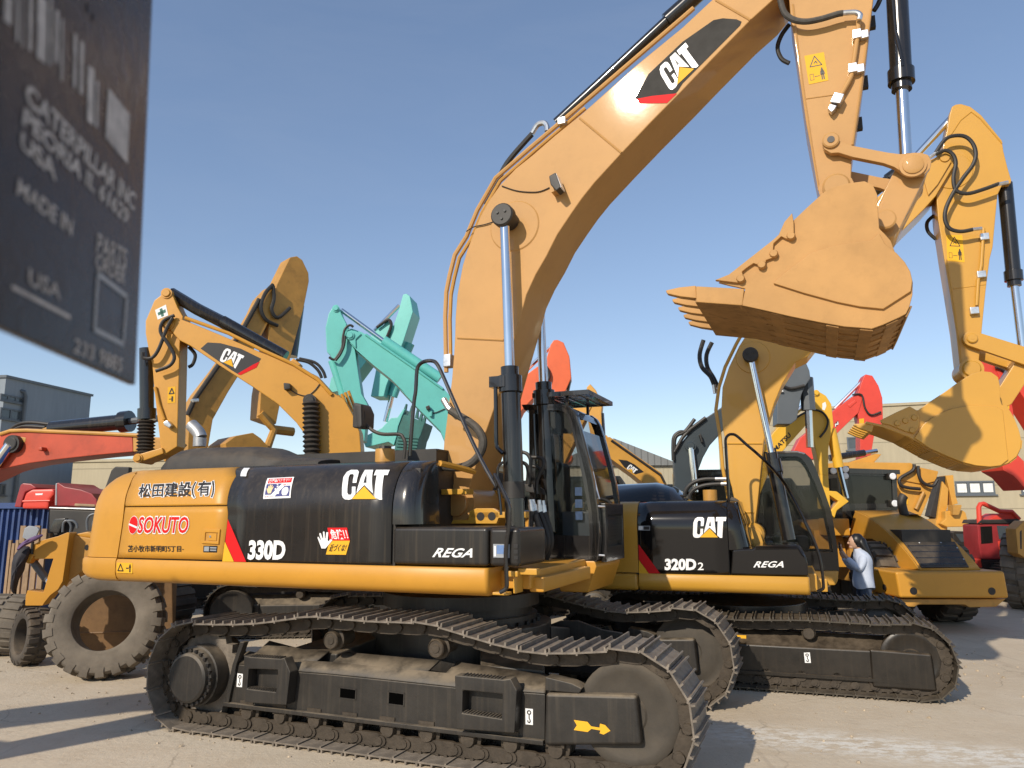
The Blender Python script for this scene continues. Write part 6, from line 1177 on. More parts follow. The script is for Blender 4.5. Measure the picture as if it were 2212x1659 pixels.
bucket_set(D, sec, M['yellow2'], .56, plate2, shell2p, ((), (), ()), cut2, tooth2, rib2, 7, [], (2, 13), bolts2, tdim=(.14, .10))
# ================================================================== machines parked behind
GRP = 'excavators parked in the yard'
M['teal_shaded'] = mat('turquoise_shaded_underside', (.020, .13, .115), .6, var=.25, vscale=3, grime=.4)  # the bucket underside's shade put into a darker turquoise
class Back:
    def __init__(s, name, label, cat, u, depth, yaw_deg, group=GRP):
        p = depth_at(u, 1113, depth); s.F = Frame((p[0], p[1]), math.radians(yaw_deg))
        s.root = empty(name, tuple(s.F.o), -s.F.yaw, label, cat, group); s.near = -1 if math.cos(s.F.yaw) > 0 else 1
    def P(s, name, mt, px, hw, off=0.0, bev=.02, parent=None):
        n = s.near*hw + off
        return part(name, M[mt], parent or s.root, lambda m: m.prism(s.F.poly(n, px), off-hw, off+hw), bevel=bev, ang=24)
    def tube(s, name, mt, px, r, b=0.0, sm=0, parent=None, n=8, r2=None):
        return part(name, M[mt], parent or s.root, lambda m: m.tube(s.F.p3(b*s.near, px), r, n, smooth=sm, rs=r2))
    def flat(s, name, mt, px, hw, parent=None, lift=.004):
        b = s.near*(hw+lift); q = s.F.poly(b, px); return flat_part(name, M[mt], parent or s.root, q, [tuple(range(len(q)))], on(b))
    def bellows(s, px0, px1, r, b, parent=None, n=12):
        A, E_ = [Vector(p) for p in s.F.p3(b*s.near, [px0, px1])]; d = (E_-A).length
        part('bellows', M['rubber'], parent or s.root, lambda m: m.lathe(A, E_, [(0, .001)] + [(d*(k+.5)/(2*n), r if k % 2 else r*.74) for k in range(2*n)] + [(d, .001)], 16))
    def pin(s, px, r, hw, mt, parent=None):
        a, z = s.F.az(*px, s.near*hw); part('pin', M[mt], parent or s.root, lambda m: m.lathe((a, s.near*(hw+.03), z), (a, -s.near*(hw+.03), z), [(0, .001), (0, r*.6), (.012, r*.7), (.028, r*.7), (.0281, r*.95), (2*hw+.05, r*.95), (2*hw+.06, .001)], 16))
t01 = lambda p: T(0, 1, p)
t11 = lambda p: T(1, 1, p)
t21 = lambda p: T(2, 1, p)
t02 = lambda p: T(0, 2, p)
t22 = lambda p: T(2, 2, p)
zQ = lambda p: Zm(1250, 1100, 600, p)
# ---- yellow excavator at the left, folded arm and black decal
e = Back('excavator', 'yellow excavator at left with folded arm, black boom decal and green cross sticker', 'excavator', 775, 14.5, 176)
L1 = e; crawler(e.root, 2.3, .44, 2.4, .6, single=True, near=False, detail=True); simple_house(e.root, 'yellow', 1.08, 2.15, 2.7, 1.38, 1.5)
bm1 = e.P('boom', 'yellow', t01([(1095, 470), (1100, 425), (1140, 397), (1230, 430), (1450, 520), (1680, 620), (1880, 690), (2060, 780), (2150, 880)]) + t11([(20, 930), (80, 1040), (118, 1140), (130, 1300), (190, 1480), (20, 1520)]) + t01([(2040, 1300), (2010, 1230), (1985, 1170), (1920, 1080), (1800, 960), (1640, 850), (1430, 715), (1230, 580), (1160, 545), (1120, 500)]), .29)
st1_ = e.P('stick', 'yellow', t01([(1055, 214), (1082, 204), (1112, 235), (1150, 330), (1185, 390), (1175, 480), (1165, 570), (1158, 830), (1148, 1235), (1060, 1290), (1040, 1240), (1000, 880), (985, 700), (960, 600), (942, 500), (942, 420), (1000, 285), (1040, 255)]), .22)
e.flat('boom_decal', 'black_decal', t01([(1300, 600), (1345, 560), (1430, 565), (1560, 600), (1692, 665), (1660, 708), (1550, 770), (1500, 740)]), .29, bm1)
e.flat('red_stripe', 'red_decal', t01([(1540, 762), (1558, 772), (1662, 722), (1682, 684), (1640, 704)]), .29, bm1, .006)
# this boom points the other way, so the lettering is placed from the side one reads it
b_ = e.near*(.29+.008); logo_q = e.F.poly(b_, t01([(1422, 680), (1545, 738), (1584, 648), (1452, 588)]))
def logo_side(parent, q, b, sgn):
    f = quad_map(q)
    for nm, mt, shp, k in (('letter', 'white_hot', LOGO_C, 0), ('letter', 'white_hot', LOGO_A, 0), ('letter', 'white_hot', LOGO_T, 0), ('letter_hole', 'black_decal', LOGO_HOLE, 1), ('triangle', 'yellow_decal', LOGO_TRI, 1)):
        flat_part(nm, M[mt], parent, [f(*p) for p in shp], [tuple(range(len(shp)))], on(b+sgn*.003*k))
logo_side(bm1, logo_q, b_, e.near)
cr = t01([(1005, 350), (1075, 315), (1090, 385), (1022, 412)]); cs_ = e.flat('safety_sticker', 'white', cr, .22, st1_)
f = quad_map(e.F.poly(e.near*.228, [cr[3], cr[2], cr[1], cr[0]]))
for rr in ((.38, .12, .62, .88), (.14, .36, .86, .64)): flat_part('green_cross', M['green_decal'], cs_, [f(rr[0], rr[1]), f(rr[2], rr[1]), f(rr[2], rr[3]), f(rr[0], rr[3])], [(0, 1, 2, 3)], on(e.near*.228))
lb = e.flat('safety_label', 'yellow_decal', t01([(1088, 850), (1138, 845), (1135, 950), (1085, 955)]), .22, st1_)
f = quad_map(e.F.poly(e.near*.228, t01([(1085, 955), (1135, 950), (1138, 845), (1088, 850)])))
strokes(lb, [f(.2, .58), f(.8, .58), f(.5, .9)], .02, e.near*.229, closed=True); strokes(lb, [f(.6, .12), f(.6, .38)], .03, e.near*.229); strokes(lb, [f(.2, .25), f(.6, .25)], .014, e.near*.229)
e.tube('stick_ram', 'cyl_black', t01([(1105, 240), (1280, 345), (1450, 432)]), .12, 0); e.tube('stick_ram', 'cyl_black', t01([(1440, 425), (1850, 655)]), .13, 0, n=14)
e.tube('bucket_ram', 'cyl_black', t01([(948, 600), (952, 1000)]), .13, 0, n=14); e.tube('bucket_ram', 'cyl_black', t01([(952, 990), (952, 1060)]), .17, 0, n=14); e.bellows(t01([(950, 1060)])[0], t01([(942, 1280)])[0], .17, 0, n=10)
e.bellows(t01([(2015, 935)])[0], t01([(2022, 1330)])[0], .17, .42, n=13); e.pin(t01([(2005, 935)])[0], .13, .48, 'black_matt')
e.P('side_link', 'yellow', t01([(870, 1300), (895, 1285), (1050, 1240), (1060, 1280), (910, 1335), (880, 1330)]), .28)
e.pin(t01([(1090, 440)])[0], .12, .31, 'yellow'); e.pin(t01([(1078, 240)])[0], .11, .24, 'yellow'); e.pin(t01([(892, 1310)])[0], .09, .30, 'yellow')
for px in ([(1130, 385), (1060, 420), (1040, 490), (1090, 570), (1130, 650), (1100, 710), (1010, 745)], [(1120, 400), (1080, 470), (1030, 600), (985, 660), (930, 660), (925, 625)]): e.tube('stick_hose', 'rubber', t01(px), .035, .36, 4)
e.tube('stick_hose', 'rubber', t01([(1225, 590), (1265, 640), (1250, 700), (1222, 720)]), .035, 0, 4)
e.tube('boom_pipe', 'yellow', t01([(1200, 400), (1480, 500), (1700, 610), (1900, 700), (2060, 800), (2150, 900)]), .035, .31)
for k in range(4): e.tube('boom_pipe', 'yellow', t11([(-20+22*k, 905-10*k), (30+22*k, 1010), (70+14*k, 1120), (75+14*k, 1230)]), .03, .1-.12*k)
for px in ([(1940, 665), (2040, 690), (2090, 740), (2110, 790)], [(1920, 672), (2000, 690), (2060, 740), (2085, 790)]): e.tube('hose', 'rubber', t01(px), .03, 0, 4)
e.P('ram_bracket', 'yellow', t01([(1860, 700), (1900, 660), (1950, 700), (1920, 730)]), .12)
e.P('work_lamp', 'black_matt', t01([(1835, 820), (1880, 825), (1882, 860), (1840, 868)]), .08, e.near*.36)
e.tube('lamp_cable', 'rubber', t01([(1880, 865), (1930, 895), (1990, 905), (2040, 870), (2070, 830)]), .010, .305, 4)
e.P('valve_block', 'zinc', t01([(1055, 1078), (1085, 1062), (1112, 1095), (1098, 1118), (1062, 1098)]), .07, e.near*.27)
e.tube('stick_pipe', 'yellow', t01([(1005, 850), (1030, 960), (1065, 1060)]), .03, .25)
# ---- yellow excavator behind it, its shade put into darker paint
e = Back('excavator', 'shaded yellow excavator behind the left one in darkened paint, arm tip pointing high', 'excavator', 440, 18.5, -42)
crawler(e.root, 2.3, .46, 2.4, .6, single=True, near=False, detail=False); simple_house(e.root, 'yellow_old_or_shaded', 1.1, 2.1, 2.7, 1.38, 1.4)
b2 = e.P('boom', 'yellow_old_or_shaded', t01([(1225, 1040), (1235, 980), (1290, 890), (1420, 720), (1560, 520), (1660, 350), (1700, 260), (1770, 185), (1805, 235), (1790, 330), (1720, 470), (1600, 690), (1480, 880), (1380, 1060), (1350, 1240), (1215, 1300)]), .33)
e.P('stick', 'yellow_old_or_shaded', t01([(1880, 8), (1925, 0), (1960, 25), (2000, 110), (2003, 165), (1970, 330), (1885, 650), (1815, 960), (1790, 1090), (1680, 1050), (1690, 890), (1740, 600), (1740, 480), (1760, 300), (1795, 185), (1830, 110)]), .30)
e.tube('bucket_ram', 'cyl_black', t01([(1925, 320), (1880, 650)]), .20, 0, n=14); e.tube('pipe', 'black_matt', t01([(1215, 1030), (1260, 930), (1420, 700), (1560, 500), (1680, 280)]), .06, .36)
for px in ([(1770, 185), (1720, 240), (1690, 330), (1720, 410), (1800, 452)], [(1770, 195), (1775, 280), (1760, 350), (1800, 400), (1880, 335)]): e.tube('stick_hose', 'rubber', t01(px), .05, .4, 4)
e.tube('side_link', 'yellow_old_or_shaded', t01([(1685, 1020), (1775, 1125), (1735, 1235)]), .11, .3); e.P('bucket', 'yellow_old_or_shaded', t01([(1460, 1215), (1530, 1165), (1640, 1145), (1690, 1180), (1745, 1240), (1700, 1330), (1480, 1300)]), .6)
e.tube('bucket_link', 'yellow_old_or_shaded', t01([(1775, 1125), (1900, 1140)]), .12, .0); e.P('clamp', 'zinc', t01([(1250, 925), (1290, 920), (1292, 945), (1255, 950)]), .1, e.near*.4)
part('headboard', M['yellow_old_or_shaded'], e.root, lambda m: m.box((1.2, -.3, 1.2), (1.5, .3, 1.9)), bevel=.02)
# ---- two turquoise excavators
e = Back('excavator', 'turquoise excavator, nearer of the two, boom sloping down to the right', 'excavator', 1050, 18.0, 176)
crawler(e.root, 2.2, .44, 2.4, .6, single=True, near=False, detail=False); simple_house(e.root, 'teal', 1.08, 2.1, 2.7, 1.38, 1.4)
b2 = e.P('boom', 'teal', zQ([(395, 830), (430, 725), (500, 715), (640, 765), (1000, 985), (1450, 1310), (1830, 1580)]) + t11([(800, 1020), (900, 1200), (860, 1420), (760, 1420), (640, 1130), (500, 990), (370, 850)]) + zQ([(1280, 1659), (1060, 1440), (820, 1250), (570, 1030), (450, 900)]), .30)
s2 = e.P('stick', 'teal', zQ([(230, 380), (280, 360), (310, 400), (345, 500), (420, 640), (420, 830), (545, 1020), (600, 1400), (640, 1659)]) + t11([(170, 960), (150, 1200), (60, 1200), (20, 900)]) + zQ([(390, 1659), (270, 1250), (185, 1100), (135, 1050), (115, 700), (160, 500)]), .26)
e.tube('stick_ram_rod', 'chrome', zQ([(345, 445), (970, 900)]), .055, 0, n=12); e.tube('stick_ram', 'teal', zQ([(960, 890), (1780, 1440)]), .13, 0, n=14)
e.tube('bucket_ram', 'teal', zQ([(215, 1180), (380, 1700)]), .10, .0, n=12)
for px in ([(520, 690), (470, 665), (400, 720), (370, 850), (360, 980), (300, 1100), (240, 1165), (170, 1130)], [(400, 820), (385, 960), (330, 1090), (260, 1180)]): e.tube('stick_hose', 'rubber', zQ(px), .03, .40, 4)
e.tube('boom_pipe', 'teal', zQ([(700, 800), (1000, 1010), (1450, 1320), (1820, 1590)]), .03, .32)
e.P('boom_cheek', 'teal', zQ([(400, 800), (440, 725), (560, 750), (640, 790), (555, 870), (560, 1000), (480, 920)]), .34); e.pin(zQ([(470, 810)])[0], .11, .37, 'teal'); e.pin(zQ([(265, 420)])[0], .09, .29, 'teal')
e.P('work_lamp', 'black_matt', t11([(545, 975), (570, 965), (578, 990), (555, 1000)]), .06, e.near*.38); e.tube('lamp_cable', 'rubber', t11([(575, 1000), (600, 1018), (670, 990)]), .012, .32, 3)
e.P('lamp_bracket', 'teal', t11([(570, 995), (590, 1005), (588, 1040), (570, 1040)]), .05, e.near*.33)
e = Back('excavator', 'turquoise excavator behind the nearer one, with a toothed bucket tucked under its upright arm', 'excavator', 640, 23.0, 8)
crawler(e.root, 2.2, .44, 2.4, .6, single=True, near=False, detail=False); simple_house(e.root, 'teal', 1.08, 2.1, 2.7, 1.38, 1.4)
e.P('stick', 'teal', zQ([(1240, 220), (1290, 205), (1340, 240), (1362, 340), (1385, 470), (1250, 890), (1000, 1540), (960, 1700), (770, 1700), (850, 1300), (1040, 870), (1110, 640), (1170, 480)]), .42)
e.P('boom', 'teal', zQ([(200, 1430), (600, 1000), (830, 770), (960, 660), (1010, 600), (1060, 640), (1050, 760), (960, 900), (700, 1200), (400, 1600), (150, 1650)]), .40, bev=.01)
e.tube('stick_ram_rod', 'chrome', zQ([(830, 745), (1190, 375)]), .07, 0)
e.tube('bucket_ram', 'teal', zQ([(1340, 930), (1260, 1120)]) + t11([(345, 870), (330, 910)]), .16, 0, n=12); e.tube('bucket_ram_rod', 'chrome', t11([(330, 900), (285, 1075)]), .08, 0, n=12)
e.tube('stick_hose', 'rubber', zQ([(860, 700), (1000, 600), (1050, 600), (1070, 680), (1000, 860)]), .05, .48, 4)
bk = e.P('bucket', 'teal_shaded', zF([(800, 480), (860, 320), (900, 300), (1190, 420), (1130, 600), (1100, 660), (1060, 860), (880, 880), (740, 850), (780, 620)]), .50)
e.P('bucket_cheek', 'teal', zF([(270, 640), (560, 500), (700, 350), (790, 345), (880, 215), (900, 230), (860, 320), (800, 480), (780, 620), (740, 750), (660, 700), (330, 780)]), .54)
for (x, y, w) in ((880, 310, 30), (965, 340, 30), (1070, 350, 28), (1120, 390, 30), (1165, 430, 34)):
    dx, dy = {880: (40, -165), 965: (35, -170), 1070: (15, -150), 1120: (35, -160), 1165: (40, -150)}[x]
    e.P('tooth', 'teal_shaded', zF([(x-w, y), (x+dx-8, y+dy), (x+dx+8, y+dy+4), (x+w*.6, y+20)]), .06, e.near*.35, bev=.01)
for k in range(5): e.P('wear_strip', 'teal_shaded', zF([(800-8*k, 620+45*k), (1105-9*k, 640+45*k), (1103-9*k, 655+45*k), (798-8*k, 636+45*k)]), .02, e.near*.52, bev=.004)
# ---- orange-red excavator seen past the cab
e = Back('excavator', 'orange excavator seen past and through the front excavator cab', 'excavator', 1130, 19.0, 6)
crawler(e.root, 2.2, .44, 2.4, .6, single=True, near=False, detail=False); simple_house(e.root, 'orange', 1.08, 2.1, 2.7, 1.38, 1.4)
e.P('stick', 'orange', t11([(1355, 575), (1375, 545), (1400, 542), (1440, 560), (1478, 650), (1490, 790), (1450, 880), (1400, 1160), (1380, 1300), (1320, 1300), (1320, 1100), (1300, 880), (1300, 760), (1330, 660)]), .28)
e.P('boom', 'orange', t11([(950, 1000), (1170, 790), (1270, 715), (1320, 720), (1340, 770), (1290, 870), (1170, 1000), (1050, 1250), (900, 1300)]), .32)
e.tube('stick_ram_rod', 'chrome', t11([(1180, 760), (1350, 595)]), .05, 0); e.P('bucket', 'orange', t11([(1320, 1260), (1420, 1275), (1500, 1295), (1490, 1330), (1440, 1360), (1400, 1430), (1340, 1350)]), .45)
for px in ([(1280, 720), (1310, 700), (1340, 740), (1345, 790), (1310, 860)], [(1290, 730), (1320, 720), (1330, 790), (1300, 860)]): e.tube('stick_hose', 'rubber', t11(px), .035, .38, 4)
e.P('stick_foot', 'black_matt', t11([(1430, 830), (1490, 790), (1475, 860), (1420, 870)]), .2); e.flat('safety_label', 'yellow_decal', t11([(1312, 1150), (1340, 1152), (1338, 1185), (1312, 1182)]), .28)
# ---- yellow excavators between the two big ones
e = Back('excavator', 'yellow excavator with an upright arm just behind the front cab roof guard', 'excavator', 1250, 17.0, 10)
crawler(e.root, 2.2, .44, 2.4, .6, single=True, near=False, detail=False); simple_house(e.root, 'yellow_bg', 1.08, 2.0, 2.7, 1.38, 1.3)
e.P('stick', 'yellow_bg', t11([(1590, 850), (1612, 828), (1650, 870), (1690, 960), (1685, 1020), (1700, 1300), (1748, 1560), (1690, 1560), (1640, 1300), (1590, 1020)]), .25)
e.P('boom', 'yellow_bg', t11([(1300, 1300), (1480, 1000), (1590, 900), (1630, 960), (1560, 1100), (1420, 1400), (1300, 1400)]), .28); e.tube('bucket_ram', 'cyl_black', t11([(1680, 1020), (1700, 1330), (1720, 1560)]), .08, .1)
e = Back('excavator', 'small yellow excavator boom with black decal sloping down beyond the front cab', 'excavator', 1475, 24.0, 172)
crawler(e.root, 2.2, .44, 2.4, .6, single=True, near=False, detail=False); simple_house(e.root, 'yellow_bg', 1.08, 2.0, 2.7, 1.38, 1.3)
b2 = e.P('boom', 'yellow_bg', t11([(1690, 1180), (1740, 1172), (1800, 1210), (1900, 1285), (2075, 1405), (2135, 1530), (2180, 1640), (2060, 1640), (2010, 1515), (1900, 1425), (1740, 1310)]), .28)
e.P('stick', 'yellow_bg', t11([(1680, 1170), (1720, 1160), (1745, 1200), (1740, 1560), (1700, 1560)]), .2)
e.flat('boom_decal', 'black_decal', t11([(1795, 1318), (1850, 1325), (1900, 1350), (1962, 1400), (1905, 1415), (1835, 1370)]), .28, b2)
q = e.F.poly(e.near*.288, t11([(1848, 1378), (1902, 1412), (1922, 1385), (1868, 1345)])); logo_side(b2, q, e.near*.288, e.near)
e.tube('boom_pipe', 'black_matt', t11([(1750, 1195), (1900, 1300), (2070, 1420), (2095, 1470)]), .04, .3)
# ---- slate excavator
e = Back('excavator', 'dark slate grey excavator behind the glossy one, hoses looping over its boom', 'excavator', 1490, 14.5, 10)
crawler(e.root, 2.2, .44, 2.4, .6, single=True, near=False, detail=False); simple_house(e.root, 'slate', 1.08, 1.95, 2.6, 1.3, 1.3)
b2 = e.P('boom', 'slate', zL([(510, 60), (680, -30), (900, -180), (1150, -420), (1250, -330), (1000, 60), (830, 260), (720, 380), (620, 560), (545, 760), (520, 1060), (215, 1060), (200, 760), (190, 520), (220, 450), (380, 250)]), .30)
e.tube('boom_ram_rod', 'chrome', zL([(440, 420), (510, 1060)]), .06, .4, n=12); e.pin(zL([(440, 390)])[0], .11, .42, 'slate')
e.P('stick', 'grey', t21([(700, 700), (800, 690), (822, 740), (830, 790), (790, 850), (770, 900), (740, 1060), (700, 1090), (612, 1090), (612, 870), (650, 800)]), .26); e.tube('bucket_ram', 'grey', t21([(800, 790), (808, 900), (815, 1000)]), .13, 0); e.tube('bucket_ram_rod', 'chrome', t21([(815, 990), (825, 1240)]), .07, 0)
for px in ([(660, -20), (400, 170), (280, 190), (200, 260), (185, 400), (190, 600)], [(500, 0), (360, 180), (240, 240), (205, 330), (210, 450)], [(460, 130), (330, 260), (250, 400), (200, 480)]): e.tube('hose', 'rubber', zL(px), .035, .34, 4)
e.P('work_lamp', 'black_matt', zL([(560, 225), (590, 205), (625, 330), (600, 350)]), .07, e.near*.36)
e.tube('stick_hose', 'rubber', t21([(650, 840), (700, 860), (790, 840)]), .03, .3, 3); e.P('pipe_end', 'white', t21([(625, 868), (655, 870), (655, 882), (625, 880)]), .03, e.near*.3)
# ---- canary yellow small excavator
e = Back('excavator', 'canary yellow small excavator with dark lettering along its boom', 'excavator', 1560, 15.5, 8)
crawler(e.root, 1.6, .36, 1.9, .45, single=True, near=False, detail=False); simple_house(e.root, 'bright_yellow', .95, 1.75, 1.9, 1.1, 1.0)
b2 = e.P('boom', 'bright_yellow', t21([(380, 1560), (480, 1300), (590, 1140), (650, 1080), (810, 1008), (832, 1020), (835, 1060), (800, 1095), (640, 1275), (560, 1400), (480, 1600)]), .20)
s2 = e.P('stick', 'bright_yellow', t21([(850, 880), (866, 870), (885, 878), (930, 905), (965, 960), (980, 1100), (962, 1160), (945, 1250), (945, 1425), (890, 1415), (880, 1340), (850, 1200), (822, 1090), (830, 1015), (850, 960)]), .17)
e.flat('stick_hole', 'white', t21([(905, 955), (925, 945), (932, 970), (920, 1000), (905, 995)]), .17, s2)
q = e.F.poly(e.near*.206, zL([(1672, 480), (1905, 245), (1862, 190), (1632, 425)])); lettering('boom_letters', M['black_decal'], b2, 'MATSU', q, on(e.near*.206), .035)
e.tube('stick_ram', 'bright_yellow', t21([(560, 1240), (655, 1085)]), .09, 0, n=12); e.tube('stick_ram_rod', 'chrome', t21([(655, 1085), (855, 905)]), .045, 0); e.tube('bucket_ram', 'bright_yellow', t21([(960, 1120), (1012, 1370)]), .10, 0, n=12); e.tube('bucket_ram_rod', 'chrome', t21([(1010, 1360), (1062, 1570)]), .055, 0)
e.tube('stick_hose', 'rubber', t21([(730, 1050), (830, 1000), (900, 1010), (940, 1060), (930, 1120), (890, 1175)]), .022, .24, 4)
e.P('bucket_link', 'bright_yellow', t21([(940, 1520), (1000, 1525), (1080, 1590), (1000, 1650), (985, 1700), (950, 1660), (1010, 1590), (950, 1550)]), .16); e.pin(t21([(866, 888)])[0], .07, .19, 'bright_yellow'); e.pin(t21([(818, 1020)])[0], .06, .22, 'bright_yellow')
e.P('bucket', 'bright_yellow', t21([(890, 1400), (945, 1420), (960, 1640), (900, 1640)]), .16)
# ---- red excavators
e = Back('excavator', 'bright red excavator with an upright arm behind the canary yellow one', 'excavator', 1700, 24.0, 10)
crawler(e.root, 2.2, .44, 2.4, .6, single=True, near=False, detail=False); simple_house(e.root, 'red', 1.08, 2.0, 2.7, 1.38, 1.3)
e.P('stick', 'red', t21([(1170, 790), (1185, 766), (1230, 775), (1270, 840), (1295, 920), (1300, 1090), (1270, 1100), (1250, 1110), (1215, 1330), (1150, 1330), (1150, 1100), (1130, 1000), (1135, 890)]), .27)
b2 = e.P('boom', 'red', t21([(700, 1300), (760, 1180), (860, 1100), (980, 1000), (1130, 892), (1165, 930), (1140, 1015), (990, 1160), (880, 1250), (860, 1320)]), .30)
q = e.F.poly(e.near*.306, t21([(988, 1112), (1012, 1090), (1008, 1066), (984, 1088)])); flat_part('name_panel', M['black_decal'], b2, q, [(0, 1, 2, 3)], on(e.near*.306)); lettering('boom_letter', M['white'], b2, 'N', e.F.poly(e.near*.31, t21([(989, 1108), (1010, 1090), (1007, 1072), (987, 1090)])), on(e.near*.31), .05)
e.tube('stick_ram_rod', 'chrome', t21([(985, 990), (1172, 802)]), .05, 0); e.tube('stick_hose', 'rubber', t21([(1100, 900), (1160, 900), (1180, 980), (1220, 1030), (1285, 1010)]), .03, .33, 4); e.flat('safety_label', 'yellow_decal', t21([(1143, 1056), (1175, 1052), (1175, 1085), (1145, 1088)]), .27)
e.P('boom_rib', 'red', t21([(1070, 965), (1120, 930), (1130, 945), (1085, 985)]), .32)
e = Back('excavator', 'bright red excavator arm behind the curled bucket at the right edge', 'excavator', 2420, 16.5, 176)
crawler(e.root, 2.2, .44, 2.4, .6, single=True, near=False, detail=False); simple_house(e.root, 'red', 1.08, 2.0, 2.7, 1.38, 1.3)
e.P('stick', 'red', t21([(1940, 545), (1968, 525), (1995, 545), (2020, 640), (2090, 820), (2140, 980), (2170, 1200), (2150, 1330), (2080, 1320), (2080, 1060), (1990, 860), (1930, 700)]), .26)
e.P('boom', 'red', t21([(2010, 690), (2060, 680), (2150, 710), (2260, 830), (2600, 1250), (2600, 1400), (2480, 1350), (2180, 870), (2060, 800)]), .28)
e.P('bucket', 'red', t21([(2065, 1340), (2170, 1285), (2215, 1330), (2230, 1520), (2150, 1430), (2080, 1390)]), .35); e.tube('stick_hose', 'rubber', t21([(2030, 720), (2080, 740), (2110, 800), (2070, 800)]), .04, .32, 3); e.pin(t21([(1968, 545)])[0], .09, .28, 'red')
e.flat('safety_label', 'yellow_decal', t21([(2085, 955), (2115, 945), (2118, 990), (2092, 992)]), .27)
# ---- yellow machines behind the loader
e = Back('excavator', 'yellow excavator with a level boom behind the wheel loader cab', 'excavator', 1640, 18.5, 4)
crawler(e.root, 2.2, .44, 2.4, .6, single=True, near=False, detail=False)
e.P('boom', 'yellow_bg', t21([(900, 1350), (1000, 1338), (1200, 1336), (1480, 1340), (1520, 1365), (1660, 1395), (1640, 1460), (1560, 1480), (1400, 1450), (1280, 1420), (1090, 1392), (920, 1385)]), .3)
e.P('stick', 'yellow_bg', t21([(1390, 1400), (1560, 1400), (1640, 1450), (1600, 1560), (1540, 1700), (1400, 1700), (1430, 1560), (1380, 1480)]), .25)
e.tube('stick_ram', 'cyl_black', t21([(950, 1310), (1180, 1275)]), .08, .1); e.tube('stick_ram_rod', 'chrome', t21([(1180, 1275), (1260, 1262)]), .05, .1); e.P('ram_bracket', 'yellow_bg', t21([(1070, 1340), (1250, 1280), (1290, 1285), (1240, 1340)]), .1)
for px in ([(1500, 1350), (1490, 1390), (1410, 1440), (1410, 1480), (1450, 1500), (1540, 1510)], [(1525, 1360), (1530, 1420), (1560, 1470), (1620, 1490), (1650, 1450)]): e.tube('hose', 'rubber', t21(px), .04, .4, 4)
e.tube('pipe', 'yellow_old_or_shaded', t21([(1560, 1530), (1510, 1640)]), .05, .3); e.flat('safety_label', 'yellow_decal', t21([(1448, 1570), (1462, 1570), (1462, 1610), (1448, 1610)]), .26); simple_house(e.root, 'yellow_bg', 1.08, 2.0, 2.7, 1.38, 1.3)
e = Back('backhoe', 'yellow backhoe arm with a small bucket hanging before the beige wall', 'backhoe', 2060, 26.0, 4, None)
zR = lambda p: Zm(3192, 1800, 840, p)
e.P('stick', 'yellow_bg', zR([(1400, 190), (1480, 185), (1500, 380), (1530, 480), (1470, 500), (1440, 350)]), .25); e.P('ram', 'black_matt', zR([(1340, 200), (1400, 195), (1380, 350), (1310, 640), (1235, 610)]), .2); e.P('boom', 'yellow_bg', zR([(1370, 250), (1430, 330), (1420, 520), (1340, 720), (1310, 650)]), .3)
e.P('bucket', 'yellow_bg', zR([(1395, 560), (1580, 550), (1612, 575), (1640, 690), (1610, 722), (1420, 726), (1340, 690), (1400, 640)]), .6, bev=.04); e.P('bucket_hanger', 'yellow_old_or_shaded', zR([(1480, 495), (1570, 495), (1560, 540), (1540, 600), (1480, 600)]), .2, e.near*.6); e.P('lower_frame', 'yellow_bg', zR([(1300, 640), (1420, 720), (1420, 1400), (1250, 1400)]), .4)
# ---- red-orange boom at the far left
zS = lambda p: Zm(0, 1400, 840, p)
e = Back('excavator', 'faded red excavator boom lying level at the left, yellow end and black ram', 'excavator', -330, 16.0, 8)
crawler(e.root, 2.2, .44, 2.4, .6, single=True, near=False, detail=False); simple_house(e.root, 'brick_red', 1.08, 2.1, 2.7, 1.38, 1.4)
b2 = e.P('boom', 'brick_red', zS([(-900, 1700), (-700, 1150), (-400, 940), (0, 832), (110, 796), (280, 790), (520, 800), (1000, 815), (1372, 832), (1378, 998), (1000, 1032), (600, 1076), (300, 1116), (130, 1152), (0, 1188), (-300, 1330), (-600, 1700)]), .32)
e.P('boom_end', 'yellow_old_or_shaded', zS([(1374, 832), (1690, 850), (1760, 900), (1700, 965), (1430, 992), (1378, 999)]), .318); e.tube('stick_ram', 'cyl_black', zS([(540, 762), (1280, 688)]), .16, 0, n=14); e.tube('stick_ram', 'cyl_black', zS([(1260, 690), (1350, 680)]), .22, 0, n=14); e.tube('stick_ram_rod', 'grey', zS([(1340, 682), (1640, 652)]), .07, 0)
e.P('ram_bracket', 'yellow_old_or_shaded', zS([(340, 792), (470, 742), (530, 738), (535, 792)]), .14); e.pin(zS([(115, 915)])[0], .19, .44, 'rubber'); e.tube('boom_ram_rod', 'chrome', zS([(108, 925), (-60, 1150)]), .10, .42, n=12); e.P('patch', 'yellow_old_or_shaded', zS([(60, 880), (160, 830), (270, 850), (260, 900), (170, 910)]), .02, e.near*.31)
e.P('work_lamp', 'brick_red', zS([(380, 955), (430, 945), (435, 985), (395, 990)]), .1, e.near*.36); e.tube('boom_pipe', 'yellow_old_or_shaded', zS([(0, 815), (110, 780), (280, 776), (600, 790), (1000, 806), (1450, 828)]), .04, .33)
for px in ([(80, 790), (200, 710), (340, 695), (520, 715)], [(130, 780), (240, 735), (470, 745)]): e.tube('hose', 'rubber', zS(px), .035, 0, 4)
e.P('stick', 'yellow_old_or_shaded', zS([(1600, 860), (1760, 850), (1780, 1100), (1700, 1100)]), .24)
